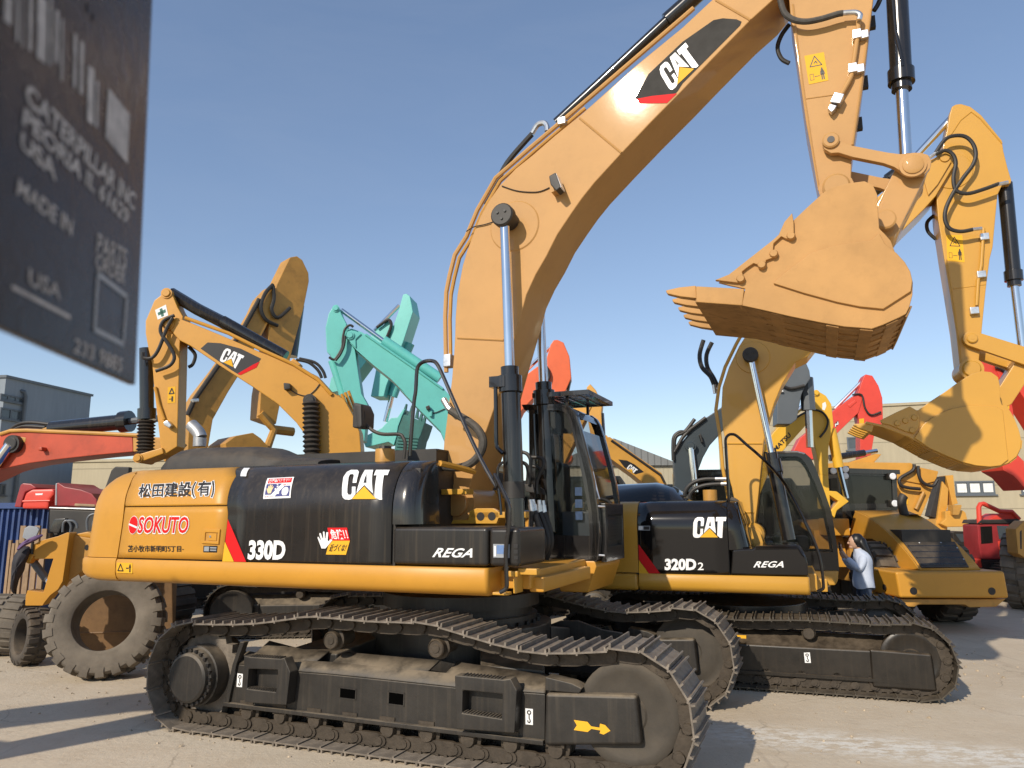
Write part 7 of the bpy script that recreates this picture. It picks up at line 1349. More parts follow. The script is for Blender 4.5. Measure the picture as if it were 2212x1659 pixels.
# ================================================================== wheel loader seen from behind
def plane_quad(P0, P1, P2, lift=.01):
    P0, P1, P2 = [np.array(p) for p in (P0, P1, P2)]; n = np.cross(P1-P0, P2-P0); n = n/np.linalg.norm(n)
    if n@(EYE-P0) < 0: n = -n
    def hit(u, v, k=lift): d = ray(u, v); t = ((P0+n*k-EYE)@n)/(d@n); return EYE+t*d
    return hit
wl_p = depth_at(2060, 1113, 13.0)
WLF = Frame((wl_p[0], wl_p[1]), -math.pi/2)
wl = empty('wheel_loader', tuple(WLF.o), math.pi/2, 'large yellow wheel loader seen from behind, sloping hood with dark grille and wide bumper', 'wheel loader')
def back_q(px, a):     # pixels on the plane a = const -> (b, z)
    out = []
    for u, v in px:
        P = depth_at(u, v, 13.0+a); out.append((-(P[0]-WLF.o[0]), P[2]))
    return out
part('bumper', M['yellow'], wl, lambda m: m.prism(back_q(zR([(880, 1188), (2012, 1182), (2064, 1465), (930, 1462)]), 0), 0, 1.15, 'a'), bevel=.045, seg=3)
part('bumper_underside', M['yellow_old_or_shaded'], wl, lambda m: m.prism(back_q(zR([(820, 1470), (2030, 1470), (1930, 1552), (1650, 1560), (1600, 1530), (1120, 1530), (1080, 1555), (830, 1540)]), .15), .15, 1.1, 'a'), bevel=.02)
for q in ((1068, 1388), (1880, 1390)):
    (b, z), = back_q(zR([q]), -.005); part('bumper_hole', M['black_decal'], wl, lambda m: m.lathe((-.006, b, z), (.1, b, z), [(0, .001), (0, .062), (.02, .062)], 24))
(b, z), = back_q(zR([(790, 1352)]), .4); part('bumper_hole', M['black_decal'], wl, lambda m: m.lathe((.45, back_q(zR([(905, 1300)]), 0)[0][0]+.03, z), (.45, 0, z), [(0, .001), (0, .05), (.02, .05)], 18))
lp = zR([(1130, 1166), (1060, 1062), (945, 930), (840, 815), (740, 730), (640, 660), (560, 618), (470, 575), (370, 545)]); rp = zR([(1762, 1166), (1690, 1075), (1590, 960), (1500, 870), (1420, 795), (1340, 722), (1280, 665), (1220, 620), (1100, 560)])
bL, bR = back_q(lp[:1], .25)[0][0], back_q(rp[:1], .25)[0][0]
LP, RP = WLF.poly(bL, lp), WLF.poly(bR, rp)
LP = [(a, z) for a, z in LP]; RP = [(l[0]*.5+r[0]*.5, l[1]*.5+r[1]*.5) for l, r in zip(LP, RP)]
LP = RP
hood = part('hood', M['yellow'], wl, lambda m: (m.loft([[(a, bL, z) for a, z in LP], [(a, bR, z) for a, z in LP]], close=False),
    m.loft([[(a, bL, z) for a, z in LP], [(a, bL, max(z-.02, WLF.az(*zR([(640, 845)])[0], bL)[1])) if a > LP[3][0] else (a+.02, bL, z-.35 if False else LP[0][1]) for a, z in LP]], close=False),
    m.loft([[(a, bR, z) for a, z in LP], [(a, bR, LP[0][1]) for a, z in LP]], close=False)), ang=28)
sd = hood.modifiers.new('thick', 'SOLIDIFY'); sd.thickness = .04; sd.offset = -1
side_p = WLF.poly(bL, zR([(370, 545), (390, 846), (640, 846), (690, 875), (720, 960), (780, 1140), (1125, 1162)]))
part('hood_side', M['yellow'], wl, lambda m: m.prism(LP + side_p[1:-1] if False else [p for p in LP] + side_p[1:-1], bL+.012, bL-.03), bevel=.012)
part('engine_block', M['black_matt'], wl, lambda m: m.box((.9, bR+.08, .8), (2.9, bL-.08, 1.7)))
W3 = lambda p, b: WLF.world(p[0], b, p[1])
hit = plane_quad(W3(LP[0], bL), W3(LP[3], bL), W3(LP[0], bR), .02)
def loc(P): v = P-WLF.o; return (float(v@WLF.d), float(v@WLF.t), float(v[2]))
gq = [loc(hit(u, v)) for u, v in zR([(1150, 1146), (1640, 1142), (1492, 880), (962, 884)])]
def slab(m, q, t=.03):
    n = (Vector(q[1])-Vector(q[0])).cross(Vector(q[3])-Vector(q[0])).normalized()*t
    m.loft([[tuple(Vector(p)-n) for p in q], [tuple(Vector(p)+n) for p in q]])
gr_ = part('rear_grille', M['black_matt'], wl, lambda m: slab(m, gq, .008))
fq = quad_map(gq)
for k in range(4): part('grille_bar', M['black'], gr_, lambda m: m.tube([fq(.03, .12+.24*k), fq(.97, .12+.24*k)], .022, 6))
part('grille_glass', M['black_matt'], gr_, lambda m: slab(m, [fq(.05, .06), fq(.95, .06), fq(.95, .94), fq(.05, .94)], .012))
for s_, t_ in ((.3, .97), (.72, .97), (.98, .75), (.98, .3)): part('grille_bolt', M['zinc'], gr_, lambda m: m.ball(fq(s_, t_), .018, seg=8))
hit2 = plane_quad(W3(LP[3], bL), W3(LP[5], bL), W3(LP[3], bR), .02)
def oval(px, rx, ry, hitf): 
    u0, v0 = zR([px])[0]; k = 840/4032
    return [loc(hitf(u0+rx*k*math.cos(t), v0+ry*k*math.sin(t)+.45*rx*k*math.cos(t))) for t in np.linspace(0, 6.28, 21)[:-1]]
o1 = oval((1020, 790), 60, 22, hit2); part('hood_hole', M['black_decal'], wl, lambda m: m.add(o1, [tuple(range(20))]))
ex = loc(depth_at(*zR([(990, 590)])[0], 13.0+LP[7][0])); ez = LP[7][1]
part('exhaust_stack', M['black_matt'], wl, lambda m: m.tube([(ex[0], ex[1], ez-.1)] + [loc(depth_at(u, v, 13.0+ex[0])) for u, v in zR([(965, 570), (945, 490), (950, 430), (968, 400)])], .085, 14, smooth=3))
part('exhaust_recess', M['black_decal'], wl, lambda m: m.lathe((ex[0]-.05, ex[1]-.1, ez+.004), (ex[0]-.05, ex[1]-.1, ez+.02), [(0, .001), (0, .2), (.004, .2), (.004, .001)], 20))
ca = 2.75
cq = back_q(zR([(330, 535), (908, 530), (888, 148), (340, 138)]), ca)
cabw = part('cab', M['black'], wl, lambda m: (m.ring([cq[0], cq[1], cq[2], cq[3]], [(cq[0][0]-.10, cq[0][1]+.1), (cq[1][0]+.10, cq[1][1]+.1), (cq[2][0]+.10, cq[2][1]-.1), (cq[3][0]-.1, cq[3][1]-.1)], ca, ca+.06, 'a'),
    m.prism([(cq[0][0], cq[0][1]-.4), (cq[1][0], cq[1][1]-.4), (cq[1][0], cq[1][1]+.1), (cq[0][0], cq[0][1]+.1)], ca+.02, ca+1.7, 'a'), m.prism([(cq[3][0]+.05, cq[3][1]-.06), (cq[2][0]-.05, cq[2][1]-.06), (cq[2][0]-.05, cq[2][1]+.03), (cq[3][0]+.05, cq[3][1]+.05)], ca-.05, ca+1.8, 'a'),
    m.ring([(ca+.06, cq[0][1]), (ca+1.7, cq[0][1]), (ca+1.6, cq[3][1]-.06), (ca+.06, cq[3][1]-.06)], [(ca+.15, cq[0][1]+.1), (ca+1.55, cq[0][1]+.1), (ca+1.5, cq[3][1]-.15), (ca+.15, cq[3][1]-.15)], cq[0][0]-.06, cq[0][0])), bevel=.012)
part('rear_window', M['glass_dark'], cabw, lambda m: m.prism([(cq[0][0]-.09, cq[0][1]+.09), (cq[1][0]+.09, cq[1][1]+.09), (cq[2][0]+.09, cq[2][1]-.09), (cq[3][0]-.09, cq[3][1]-.09)], ca+.025, ca+.03, 'a'))
part('side_window', M['glass_dark'], cabw, lambda m: m.box((ca+.1, cq[0][0]-.035, cq[0][1]+.05), (ca+1.6, cq[0][0]-.03, cq[3][1]-.1)))
part('seat', M['black_matt'], cabw, lambda m: m.box((ca+.7, (cq[0][0]+cq[1][0])/2-.25, cq[0][1]), (ca+.85, (cq[0][0]+cq[1][0])/2+.25, cq[0][1]+.8)), bevel=.06)
for q in ((365, 195), (365, 125), (240, 142), (858, 198), (880, 480)):
    (b, z), = back_q(zR([q]), ca-.12); l_ = part('work_lamp', M['black_matt'], cabw, lambda m: m.box((ca-.10, b-.09, z-.07), (ca+.02, b+.09, z+.07)), bevel=.02)
    part('lamp_lens', M['lamp_glass'], l_, lambda m: m.lathe((ca-.115, b, z), (ca-.09, b, z), [(0, .001), (0, .055), (.012, .07), (.02, .07)], 16))
def tyre(name, label, cat, F_loc, rot, R1, R0, wd, mt, lugs=24, parent=None, rim=None, group=None, depth=.035):
    """axis along local y"""
    prof = [(-wd/2*.86, R0), (-wd/2*.98, R0*1.06+.02), (-wd/2, (R0+R1)/2), (-wd/2*.96, R1*.90), (-wd/2*.84, R1*.935), (-wd/2*.5, R1*.94), (0, R1*.943)]
    prof = prof + [(-x, r) for x, r in prof[-2::-1]] + [(wd/2*.7, R0*.98), (0, R0*1.02), (-wd/2*.7, R0*.98), prof[0]]
    def body(m): m.loft([[(r*math.cos(6.28318*k/56), x, r*math.sin(6.28318*k/56)) for k in range(56)] for x, r in prof], cap=False)
    def lug(m):
        for s in (-1, 1):
            for k in range(lugs):
                t0 = 6.28318*(k+.25*s)/lugs; hw = 6.28318/lugs*.30; rings = []
                for (y, r0, r1, sh) in ((s*.02, R1*.92, R1, .22), (s*wd*.30, R1*.92, R1*.998, .08), (s*wd*.46, R1*.89, R1*.985, 0), (s*wd*.512, R1*.82, R1*.90, 0)):
                    a0, a1 = t0-hw+sh*hw*2, t0+hw+sh*hw*2
                    rings.append([(r0*math.cos(a0), y, r0*math.sin(a0)), (r1*math.cos(a0+.012), y, r1*math.sin(a0+.012)), (r1*math.cos(a1-.012), y, r1*math.sin(a1-.012)), (r0*math.cos(a1), y, r0*math.sin(a1))])
                m.loft(rings)
    if parent is None: root = empty(name, F_loc, 0, label, cat, group); root.rotation_euler = rot
    else: root = empty(name, F_loc, 0, None, None); root.parent = parent; root.rotation_euler = rot
    part('casing', mt, root, body, ang=40); part('tread', mt, root, lug)
    if rim: part('rim', rim, root, lambda m: m.lathe((0, -wd*.36, 0), (0, wd*.36, 0), [(0, .001), (0, R0*.3), (.08, R0*.35), (.10, R0*.8), (0, R0*1.02), (wd*.72, R0*1.02), (wd*.72, .001)], 32))
    return root
for b in (bL+.42, bR-.42):
    for a in (1.55, 4.7): tyre('wheel', None, None, (a, b*(.62 if a < 2 else .8), .74), (0, 0, 0), .74, .36, .62, M['tyre_dark'], 20, wl, M['yellow_old_or_shaded'])
part('fender', M['yellow'], wl, lambda m: m.prism([(2.9, .9), (3.1, .9), (3.2, 1.55), (4.0, 1.75), (5.0, 1.6), (5.0, 1.7), (4.0, 1.87), (3.1, 1.65)], bL+.05, bL+.65), bevel=.02)
part('front_frame', M['yellow_old_or_shaded'], wl, lambda m: (m.box((2.9, bR, .6), (5.3, bL, 1.5)), m.box((5.3, bR+.3, .5), (6.6, bL-.3, 1.4))), bevel=.03)
part('battery_box', M['yellow'], wl, lambda m: m.box((2.6, bL+.1, 1.55), (3.1, bL+.55, 1.9)), bevel=.03)
# ================================================================== red tractor at the right edge
e = Back('tractor', 'red forestry tractor with dark cab and pale muddy tyre at the right edge', 'tractor', 2150, 18.0, 0, None)
for sb in (-1, 1): e.tube('roof_frame', 'red', zR([(1750, 690), (1742, 520), (1760, 488), (1790, 482), (1960, 562), (2085, 566), (2160, 645)]), .055, .28*sb)
e.P('roof', 'red', zR([(1830, 655), (1960, 585), (2085, 585), (2160, 645), (2172, 680), (1740, 690), (1760, 660)]), .28, bev=.03)
cb = e.P('cab', 'dark_red', zR([(1728, 700), (1800, 690), (2110, 690), (2150, 880), (1990, 1060), (1770, 1060), (1742, 900)]), .30, bev=.03); e.P('side_window', 'window', zR([(1930, 710), (2060, 715), (2085, 850), (1955, 850)]), .305, parent=cb, bev=0); e.P('side_window', 'glass_dark', zR([(1760, 720), (1880, 715), (1890, 890), (1770, 900)]), .305, parent=cb, bev=0)
e.P('door_panel', 'red', zR([(1940, 870), (2100, 885), (2150, 1010), (1970, 1030)]), .312, parent=cb); e.P('roof', 'black_matt', zR([(1740, 690), (1760, 650), (2160, 640), (2180, 665), (2120, 690)]), .34); e.P('side_mirror', 'black_matt', zR([(2095, 800), (2150, 795), (2155, 905), (2105, 910)]), .06, e.near*.5); e.P('nose', 'red', zR([(1735, 1060), (1830, 1040), (1850, 1110), (1790, 1150), (1740, 1140)]), .25)
e.P('step', 'black_matt', zR([(1770, 1060), (1990, 1060), (1990, 1160), (1790, 1170)]), .28)
wc = ground_at(2218, 1314); tyre('wheel', None, None, tuple(np.array([(wc-e.F.o)@e.F.d, (wc-e.F.o)@e.F.t, .78])), (0, 0, math.radians(48)), .80, .42, .55, M['tyre'], 20, e.root, M['red'])
e = Back('dump_truck', 'brownish yellow machine flank cut off by the right edge', 'truck', 2290, 15.5, 6, None)
e.P('body', 'yellow_old_or_shaded', zR([(2125, 745), (2215, 660), (2500, 660), (2500, 1100), (2212, 1040), (2150, 1000)]), .2); e.P('vent', 'black_matt', zR([(2165, 770), (2195, 740), (2195, 960), (2170, 960)]), .205)
tyre('wheel', None, None, (.4, 0, .6), (0, 0, 0), .62, .3, .5, M['tyre_dark'], 18, e.root)
e = Back('dark_vehicle', 'small dark glazed cab glimpsed between the wheel loader and the red tractor', 'vehicle', 2080, 19.5, 0, None)
cb = e.P('cab', 'black_matt', zR([(1470, 780), (1500, 765), (1620, 770), (1660, 830), (1690, 950), (1700, 1150), (1520, 1150)]), .6, bev=.03); e.P('side_window', 'window', zR([(1500, 795), (1600, 795), (1630, 880), (1560, 880)]), .61, parent=cb, bev=0); e.P('side_window', 'window', zR([(1660, 800), (1700, 800), (1715, 880), (1675, 880)]), .5, parent=cb, bev=0)
e.P('chassis', 'black_matt', zR([(1480, 1120), (1700, 1120), (1720, 1300), (1480, 1300)]), .7)
# ================================================================== buildings
def wall_mat(name, col, seam, vert=False, var=.06, dark=.6):
    m = bpy.data.materials.new(name); m.use_nodes = True; t = m.node_tree; N, L = t.nodes, t.links; b = N['Principled BSDF']
    tc = N.new('ShaderNodeTexCoord'); sx = N.new('ShaderNodeSeparateXYZ'); L.new(tc.outputs['Object'], sx.inputs[0])
    dv = N.new('ShaderNodeMath'); dv.operation = 'DIVIDE'; dv.inputs[1].default_value = seam; L.new(sx.outputs['X' if vert else 'Z'], dv.inputs[0])
    fr_ = N.new('ShaderNodeMath'); fr_.operation = 'FRACT'; L.new(dv.outputs[0], fr_.inputs[0])
    gt = N.new('ShaderNodeMath'); gt.operation = 'LESS_THAN'; gt.inputs[1].default_value = .035 if not vert else .18; L.new(fr_.outputs[0], gt.inputs[0])
    n = N.new('ShaderNodeTexNoise'); n.inputs['Scale'].default_value = .5; n.inputs['Detail'].default_value = 7; L.new(tc.outputs['Object'], n.inputs['Vector'])
    n2 = N.new('ShaderNodeTexNoise'); n2.inputs['Scale'].default_value = 3; n2.inputs['Detail'].default_value = 6; mp = N.new('ShaderNodeMapping'); mp.inputs['Scale'].default_value = (2, 2, .25); L.new(tc.outputs['Object'], mp.inputs[0]); L.new(mp.outputs[0], n2.inputs['Vector'])
    ad = N.new('ShaderNodeMath'); ad.operation = 'ADD'; L.new(n.outputs['Fac'], ad.inputs[0]); L.new(n2.outputs['Fac'], ad.inputs[1])
    mr = N.new('ShaderNodeMapRange'); mr.inputs['From Min'].default_value = .7; mr.inputs['From Max'].default_value = 1.3; L.new(ad.outputs[0], mr.inputs['Value'])
    mx = N.new('ShaderNodeMix'); mx.data_type = 'RGBA'; L.new(mr.outputs[0], mx.inputs[0]); mx.inputs[6].default_value = tuple(c*(1-var*2) for c in col)+(1,); mx.inputs[7].default_value = tuple(c*(1+var) for c in col)+(1,)
    m2 = N.new('ShaderNodeMix'); m2.data_type = 'RGBA'; L.new(gt.outputs[0], m2.inputs[0]); L.new(mx.outputs[2], m2.inputs[6]); m2.inputs[7].default_value = tuple(c*dark for c in col)+(1,)
    L.new(m2.outputs[2], b.inputs['Base Color']); b.inputs['Roughness'].default_value = .8
    bp = N.new('ShaderNodeBump'); bp.inputs['Strength'].default_value = .4; bp.inputs['Distance'].default_value = .02; bp.invert = True; L.new(gt.outputs[0], bp.inputs['Height']); L.new(bp.outputs[0], b.inputs['Normal'])
    return m
M['beige'] = wall_mat('beige_wall_panels', (.40, .345, .235), 1.05)
M['grey_wall'] = wall_mat('blue_grey_render_wall', (.23, .265, .30), 2.9, dark=.85)
M['ribbed'] = wall_mat('cream_ribbed_sheet', (.42, .375, .27), .35, True, dark=.85)
M['roof_grey'] = wall_mat('dark_roof_sheet', (.20, .205, .20), .5, True)
M['curtain'] = mat('white_curtain', (.72, .72, .70), .8, var=.10, vscale=8)
def block(name, label, PL_, PR_, h, deep, mt, cap=None):
    """a building whose long face runs between two ground points; returns its frame (a along the face, b = depth)"""
    v = np.array(PR_[:2])-np.array(PL_[:2]); yaw = -math.atan2(v[1], v[0]); F = Frame(PL_, yaw); L_ = float(np.linalg.norm(v))
    r = empty(name, tuple(F.o), -yaw, label, 'building'); part('wall', M[mt], r, lambda m: m.box((0, 0, 0), (L_, deep, h)), smooth=False)
    part('parapet', M[cap or mt], r, lambda m: (m.box((-.08, -.08, h), (L_+.08, .25, h+.12)), m.box((-.08, .25, h), (.2, deep, h+.12)), m.box((L_-.2, .25, h), (L_+.08, deep, h+.12))), smooth=False)
    return r, F
def add_window(r, F, px, panes=3, curtain=False):
    q = F.poly(0, px); x0, x1 = min(p[0] for p in q), max(p[0] for p in q); z0, z1 = min(p[1] for p in q), max(p[1] for p in q)
    w = part('window', M['grey'], r, lambda m: (m.ring([(x0, z0), (x1, z0), (x1, z1), (x0, z1)], [(x0+.07, z0+.07), (x1-.07, z0+.07), (x1-.07, z1-.07), (x0+.07, z1-.07)], -.06, .02), [m.box((x0+(x1-x0)*k/panes-.035, -.05, z0+.07), (x0+(x1-x0)*k/panes+.035, .0, z1-.07)) for k in range(1, panes)]), smooth=False)
    part('pane', M['window'], w, lambda m: m.box((x0+.06, -.022, z0+.06), (x1-.06, -.014, z1-.06)), smooth=False)
    part('sill', M['grey'], w, lambda m: m.box((x0-.08, -.12, z0-.06), (x1+.08, -.002, z0)), smooth=False)
    if curtain:
        for k in range(panes):
            a = x0+(x1-x0)*(k+.14)/panes; c = x0+(x1-x0)*(k+.88)/panes
            part('curtain', M['curtain'], w, lambda m: m.loft([[(a+(c-a)*i/24, -.034-.008*math.sin(i*1.7), z) for i in range(25)] for z in (z0+.1, z1-.12)], close=False))
gl_, gr2 = depth_at(-20, 1113, 34.3), depth_at(173, 1113, 40.0)
r, F = block('grey_building', 'blue grey multi storey building with window strips at the far left', gl_, gr2, 8.4, 14.0, 'grey_wall', 'grey')
r.location.x -= 0
for px, n in ((zS([(0, 392), (240, 440), (228, 500), (0, 460)]), 3), (zS([(0, 535), (215, 578), (195, 680), (0, 650)]), 2), (zS([(0, 1195), (85, 1205), (75, 1260), (0, 1255)]), 2), (zS([(0, 1330), (55, 1335), (40, 1450), (0, 1450)]), 1)):
    add_window(r, F, px, n)
pz = F.p3(-.12, zS([(312, 430), (245, 790), (165, 1160), (100, 1530)])); pa = sum(p[0] for p in pz)/len(pz)
part('drainpipe', M['grey'], r, lambda m: m.tube([(pa-.2, .1, pz[0][2]+.25), (pa-.1, -.12, pz[0][2]+.2), (pa, -.14, pz[0][2]), (pa, -.14, 0)], .09, 8))
r, F = block('beige_building', 'long low beige building behind the left row of machines', depth_at(147, 1113, 36.0), depth_at(1010, 1113, 33.0), 4.55, 10.0, 'beige')
r, F = block('cream_shed', 'cream ribbed shed with dark pitched roof in the middle distance', depth_at(1190, 1113, 58.0), depth_at(1462, 1113, 58.0), 5.5, 18.0, 'ribbed', 'roof_grey')
part('roof', M['roof_grey'], r, lambda m: m.prism([(-.4, 5.6), (10.2, 5.6), (4.95, 7.7)], -.3, 18.0), smooth=False)
part('doorway', M['black_decal'], r, lambda m: m.box((3.0, -.03, 0), (7.0, -.01, 2.6)), smooth=False)
r, F = block('beige_building', 'tall beige panelled building with curtained windows at the right', depth_at(1560, 1113, 38.2), depth_at(2420, 1113, 32.5), 7.0, 14.0, 'beige')
add_window(r, F, zR([(1500, 250), (1900, 250), (1905, 386), (1505, 390)]), 3, True); add_window(r, F, zR([(1190, 280), (1300, 275), (1300, 395), (1190, 395)]), 2, True); add_window(r, F, t21([(1065, 1175), (1150, 1172), (1150, 1255), (1068, 1255)]), 1); add_window(r, F, zR([(2180, 245), (2500, 240), (2500, 380), (2185, 382)]), 3, True)
# ================================================================== left foreground
z2 = lambda p: Zm(0, 1970, 840, p)
bt = ground_at(*T(0, 2, [(560, 1105)])[0])
tR = .70
t = tyre('tyre', 'huge worn off road tyre without a rim, propped upright behind the rear counterweight', 'tyre', (bt[0]+.02, bt[1]+.34, .675), (math.radians(-14), 0, math.radians(14)), tR, .375, .46, M['tyre'], 22)
gs = ground_at(*T(0, 2, [(130, 1010)])[0]); tyre('tyre', 'dark narrower tyre standing on edge left of the huge worn tyre', 'tyre', (gs[0]-.02, gs[1]+.2, .385), (math.radians(-4), 0, math.radians(-40)), .385, .24, .30, M['tyre_dark'], 20)
gs = ground_at(*T(0, 2, [(10, 945)])[0]); tyre('tyre', 'muddy treaded tyre cut off by the left edge, behind the dark tyre', 'tyre', (gs[0]-.1, gs[1]+.25, .44), (math.radians(-3), 0, math.radians(-80)), .44, .26, .50, M['tyre'], 20)
e = Back('loader', 'yellow loader front frame with lift arm behind the huge tyre', 'loader', 190, 10.9, -8, None)
e.P('lift_arm', 'yellow', z2([(340, 462), (430, 415), (600, 372), (700, 332), (722, 335), (690, 560), (650, 840), (600, 925), (520, 985), (460, 1060), (440, 1092), (260, 1092), (265, 990), (285, 932), (450, 952), (470, 880), (510, 740), (552, 605), (350, 608), (365, 560), (578, 520), (350, 575), (300, 660), (255, 640), (290, 570)]), .12, e.near*.35)
e.P('front_frame', 'yellow_old_or_shaded', z2([(700, 350), (960, 392), (992, 405), (970, 620), (900, 680), (890, 720), (760, 800), (640, 860), (670, 650)]), .35, -e.near*.05, bev=.03)
e.P('frame_top', 'yellow', z2([(735, 360), (900, 325), (950, 335), (990, 395), (960, 392)]), .33, -e.near*.05); e.flat('frame_hole', 'black_decal', z2([(880, 470), (905, 455), (920, 475), (915, 515), (890, 522), (875, 500)]), .35, None, .06-.05)
e.tube('lift_ram', 'grey', z2([(340, 630), (480, 820)]), .05, .30, n=12); e.tube('lift_ram_rod', 'chrome', z2([(470, 800), (520, 880)]), .028, .30)
e.P('counter_panel', 'shaded_yellow', [(150, 1270), (372, 1240), (374, 1372), (300, 1440), (150, 1440)], .05, -e.near*.55); e.P('lower_frame', 'shaded_yellow', z2([(600, 800), (1780, 800), (1760, 1300), (700, 1500)]), .15, -e.near*.75)
e.P('panel_lip', 'shaded_yellow', [(150, 1366), (372, 1360), (372, 1366), (150, 1372)], .055, -e.near*.54)
for px in ([(730, 330), (735, 260), (700, 212), (660, 235), (650, 330)], [(800, 290), (795, 250), (760, 215), (700, 212)], [(905, 310), (905, 200), (960, 145), (1115, 138)]): e.tube('handrail', 'grey', z2(px), .018, -.1, 4)
part('mirror', M['grey_decal'], e.root, lambda m: m.prism(e.F.poly(e.near*.5, z2([(262, 290), (310, 262), (395, 275), (418, 300), (365, 420), (330, 428), (240, 385)])), e.near*.53, e.near*.49), bevel=.01)
e.tube('mirror_arm', 'black_matt', z2([(340, 430), (335, 470), (330, 560)]), .02, .48)
def cloth(name, label, px, mt, depth, seedv, th=.10):
    p = depth_at(px[0][0], px[0][1], depth); F = Frame((p[0], p[1]), math.radians(-8)); rnd = random.Random(seedv)
    o = empty(name, (p[0], p[1], 0), math.radians(8), label, 'garment'); q = F.poly(0, px)
    m = MB(); c = (sum(p[0] for p in q)/len(q), sum(p[1] for p in q)/len(q)); rings = []
    for k, (s, d) in enumerate(((.0, -th), (.45, -th*.9), (.8, -th*.55), (1.0, 0), (.8, th*.5), (0, th*.7))):
        rings.append([(c[0]+(a-c[0])*s, d+rnd.uniform(-.035, .035), c[1]+(z-c[1])*s) for a, z in q])
    m.loft(rings); ob = m.build('cloth', mt, o, ang=60); sb = ob.modifiers.new('sub', 'SUBSURF'); sb.levels = 1; sb.render_levels = 1
    return o
M['dark_cloth'] = mat('black_jacket_cloth', (.022, .020, .026), .7, var=.4, vscale=7); M['violet_cloth'] = mat('violet_cloth', (.13, .075, .17), .8, var=.3, vscale=9)
cloth('jacket', 'black jacket hanging from the yellow loader arm at the left', z2([(150, 530), (220, 470), (300, 450), (335, 480), (300, 580), (262, 640), (255, 720), (210, 790), (170, 860), (160, 1000), (110, 990), (115, 880), (105, 790), (125, 640)]), M['dark_cloth'], 10.3, 3)
cloth('scarf', 'violet scarf draped over the black jacket by the mirror', z2([(150, 530), (190, 460), (260, 410), (400, 345), (462, 345), (450, 380), (330, 440), (240, 480), (190, 530)]), M['violet_cloth'], 10.2, 5, .06)
def thing1(name, label, cat, mt, px, depth, hw, yaw=0, bev=.03, group=None):
    e = Back(name, label, cat, px[0][0], depth, yaw, group); e.P('body', mt, px, hw, bev=bev); return e
e = Back('container', 'blue corrugated steel container behind the pallets at the left', 'container', 90, 13.5, 4, None)
cq = e.F.poly(-.02, z2([(-400, 40), (500, 82), (500, 720), (-400, 720)])); x0, x1, z0, z1 = cq[0][0], cq[1][0], .12, cq[1][1]
part('side_wall', M['blue_sheet'], e.root, lambda m: m.prism([(x0+(x1-x0)*k/60, .05*((k//2) % 2)) for k in range(61)] + [(x1, 2.2), (x0, 2.2)], z0, z1, 'z'), smooth=False)
part('top_rail', M['blue_sheet'], e.root, lambda m: m.box((x0, -.04, z1), (x1, 2.2, z1+.10)))
e = Back('flatbed', 'dark flatbed body with a pale top rail carrying the red hoods', 'truck body', 330, 13.0, 4, None)
e.P('side_board', 'black_matt', z2([(510, 92), (1240, 115), (1240, 620), (980, 620), (500, 520)]), .9); e.P('top_rail', 'galv', z2([(505, 68), (1240, 92), (1240, 112), (505, 86)]), .92)
e.P('frame_grille', 'black', z2([(500, 330), (560, 190), (680, 185), (610, 340)]), .05, e.near*1.0); tyre('wheel', None, None, (0, 0, .5), (0, 0, 0), .5, .28, 1.7, M['tyre_dark'], 18, e.root)
e = thing1('round_tank', 'grey round tank end with a white letter, half hidden by the counterweight', 'tank', 'grey', z2([(940, 240), (960, 185), (1000, 160), (1060, 170), (1120, 230), (1120, 460), (990, 465), (950, 400)]), 12.0, .4, 0)
q = e.F.poly(e.near*.41, z2([(1030, 280), (1070, 280), (1070, 210), (1030, 210)])); lettering('letter', M['white'], e.root, 'S', q, on(e.near*.41), .03)
M['wood'] = mat('raw_timber', (.34, .225, .13), .8, var=.25, vscale=4)
for lab, px in (('taller timber slat crate standing behind the loader mirror', [(212, 285), (330, 240), (482, 235), (490, 330), (480, 560), (212, 560)]), ('shorter timber slat crate before the blue container', [(92, 405), (215, 385), (215, 640), (100, 640)])):
    e = Back('crate', lab, 'crate', z2(px)[0][0], 12.0, 0, 'timber slat crates'); q = e.F.poly(0, z2(px)); x0, x1 = min(p[0] for p in q), max(p[0] for p in q); z1 = max(p[1] for p in q)-.04; n = max(4, int((x1-x0)/.10))
    part('slats', M['wood'], e.root, lambda m: [m.box((x0+(x1-x0)*k/n, 0, .1), (x0+(x1-x0)*(k+.72)/n, .04, z1-.05*(k % 2))) for k in range(n)], smooth=False); part('backing', M['wood'], e.root, lambda m: (m.box((x0, .05, z1-.25), (x1, .12, z1-.12)), m.box((x0, .05, 0), (x1, .5, .12))), smooth=False)
e = Back('cab_shell', 'bright red pressed cab panel lying on the blue container', 'vehicle panel', 80, 13.4, 0, None)
e.P('panel', 'red', zS([(215, 1590), (235, 1500), (260, 1420), (330, 1385), (560, 1380), (560, 1440), (510, 1500), (500, 1590)]), .5, bev=.05); e.P('back_panel', 'dark_red', zS([(145, 1570), (180, 1440), (210, 1340), (235, 1322), (320, 1330), (380, 1370), (260, 1415), (230, 1500), (215, 1575)]), .45, e.near*-.3); e.flat('slot', 'white', zS([(365, 1430), (445, 1428), (440, 1445), (370, 1448)]), .5)
e.P('panel_rib', 'red', zS([(225, 1500), (520, 1495), (515, 1515), (222, 1522)]), .515)
e = Back('cab_shell', 'maroon rounded cab shell standing on the dark flatbed', 'vehicle panel', 290, 13.2, 0, None)
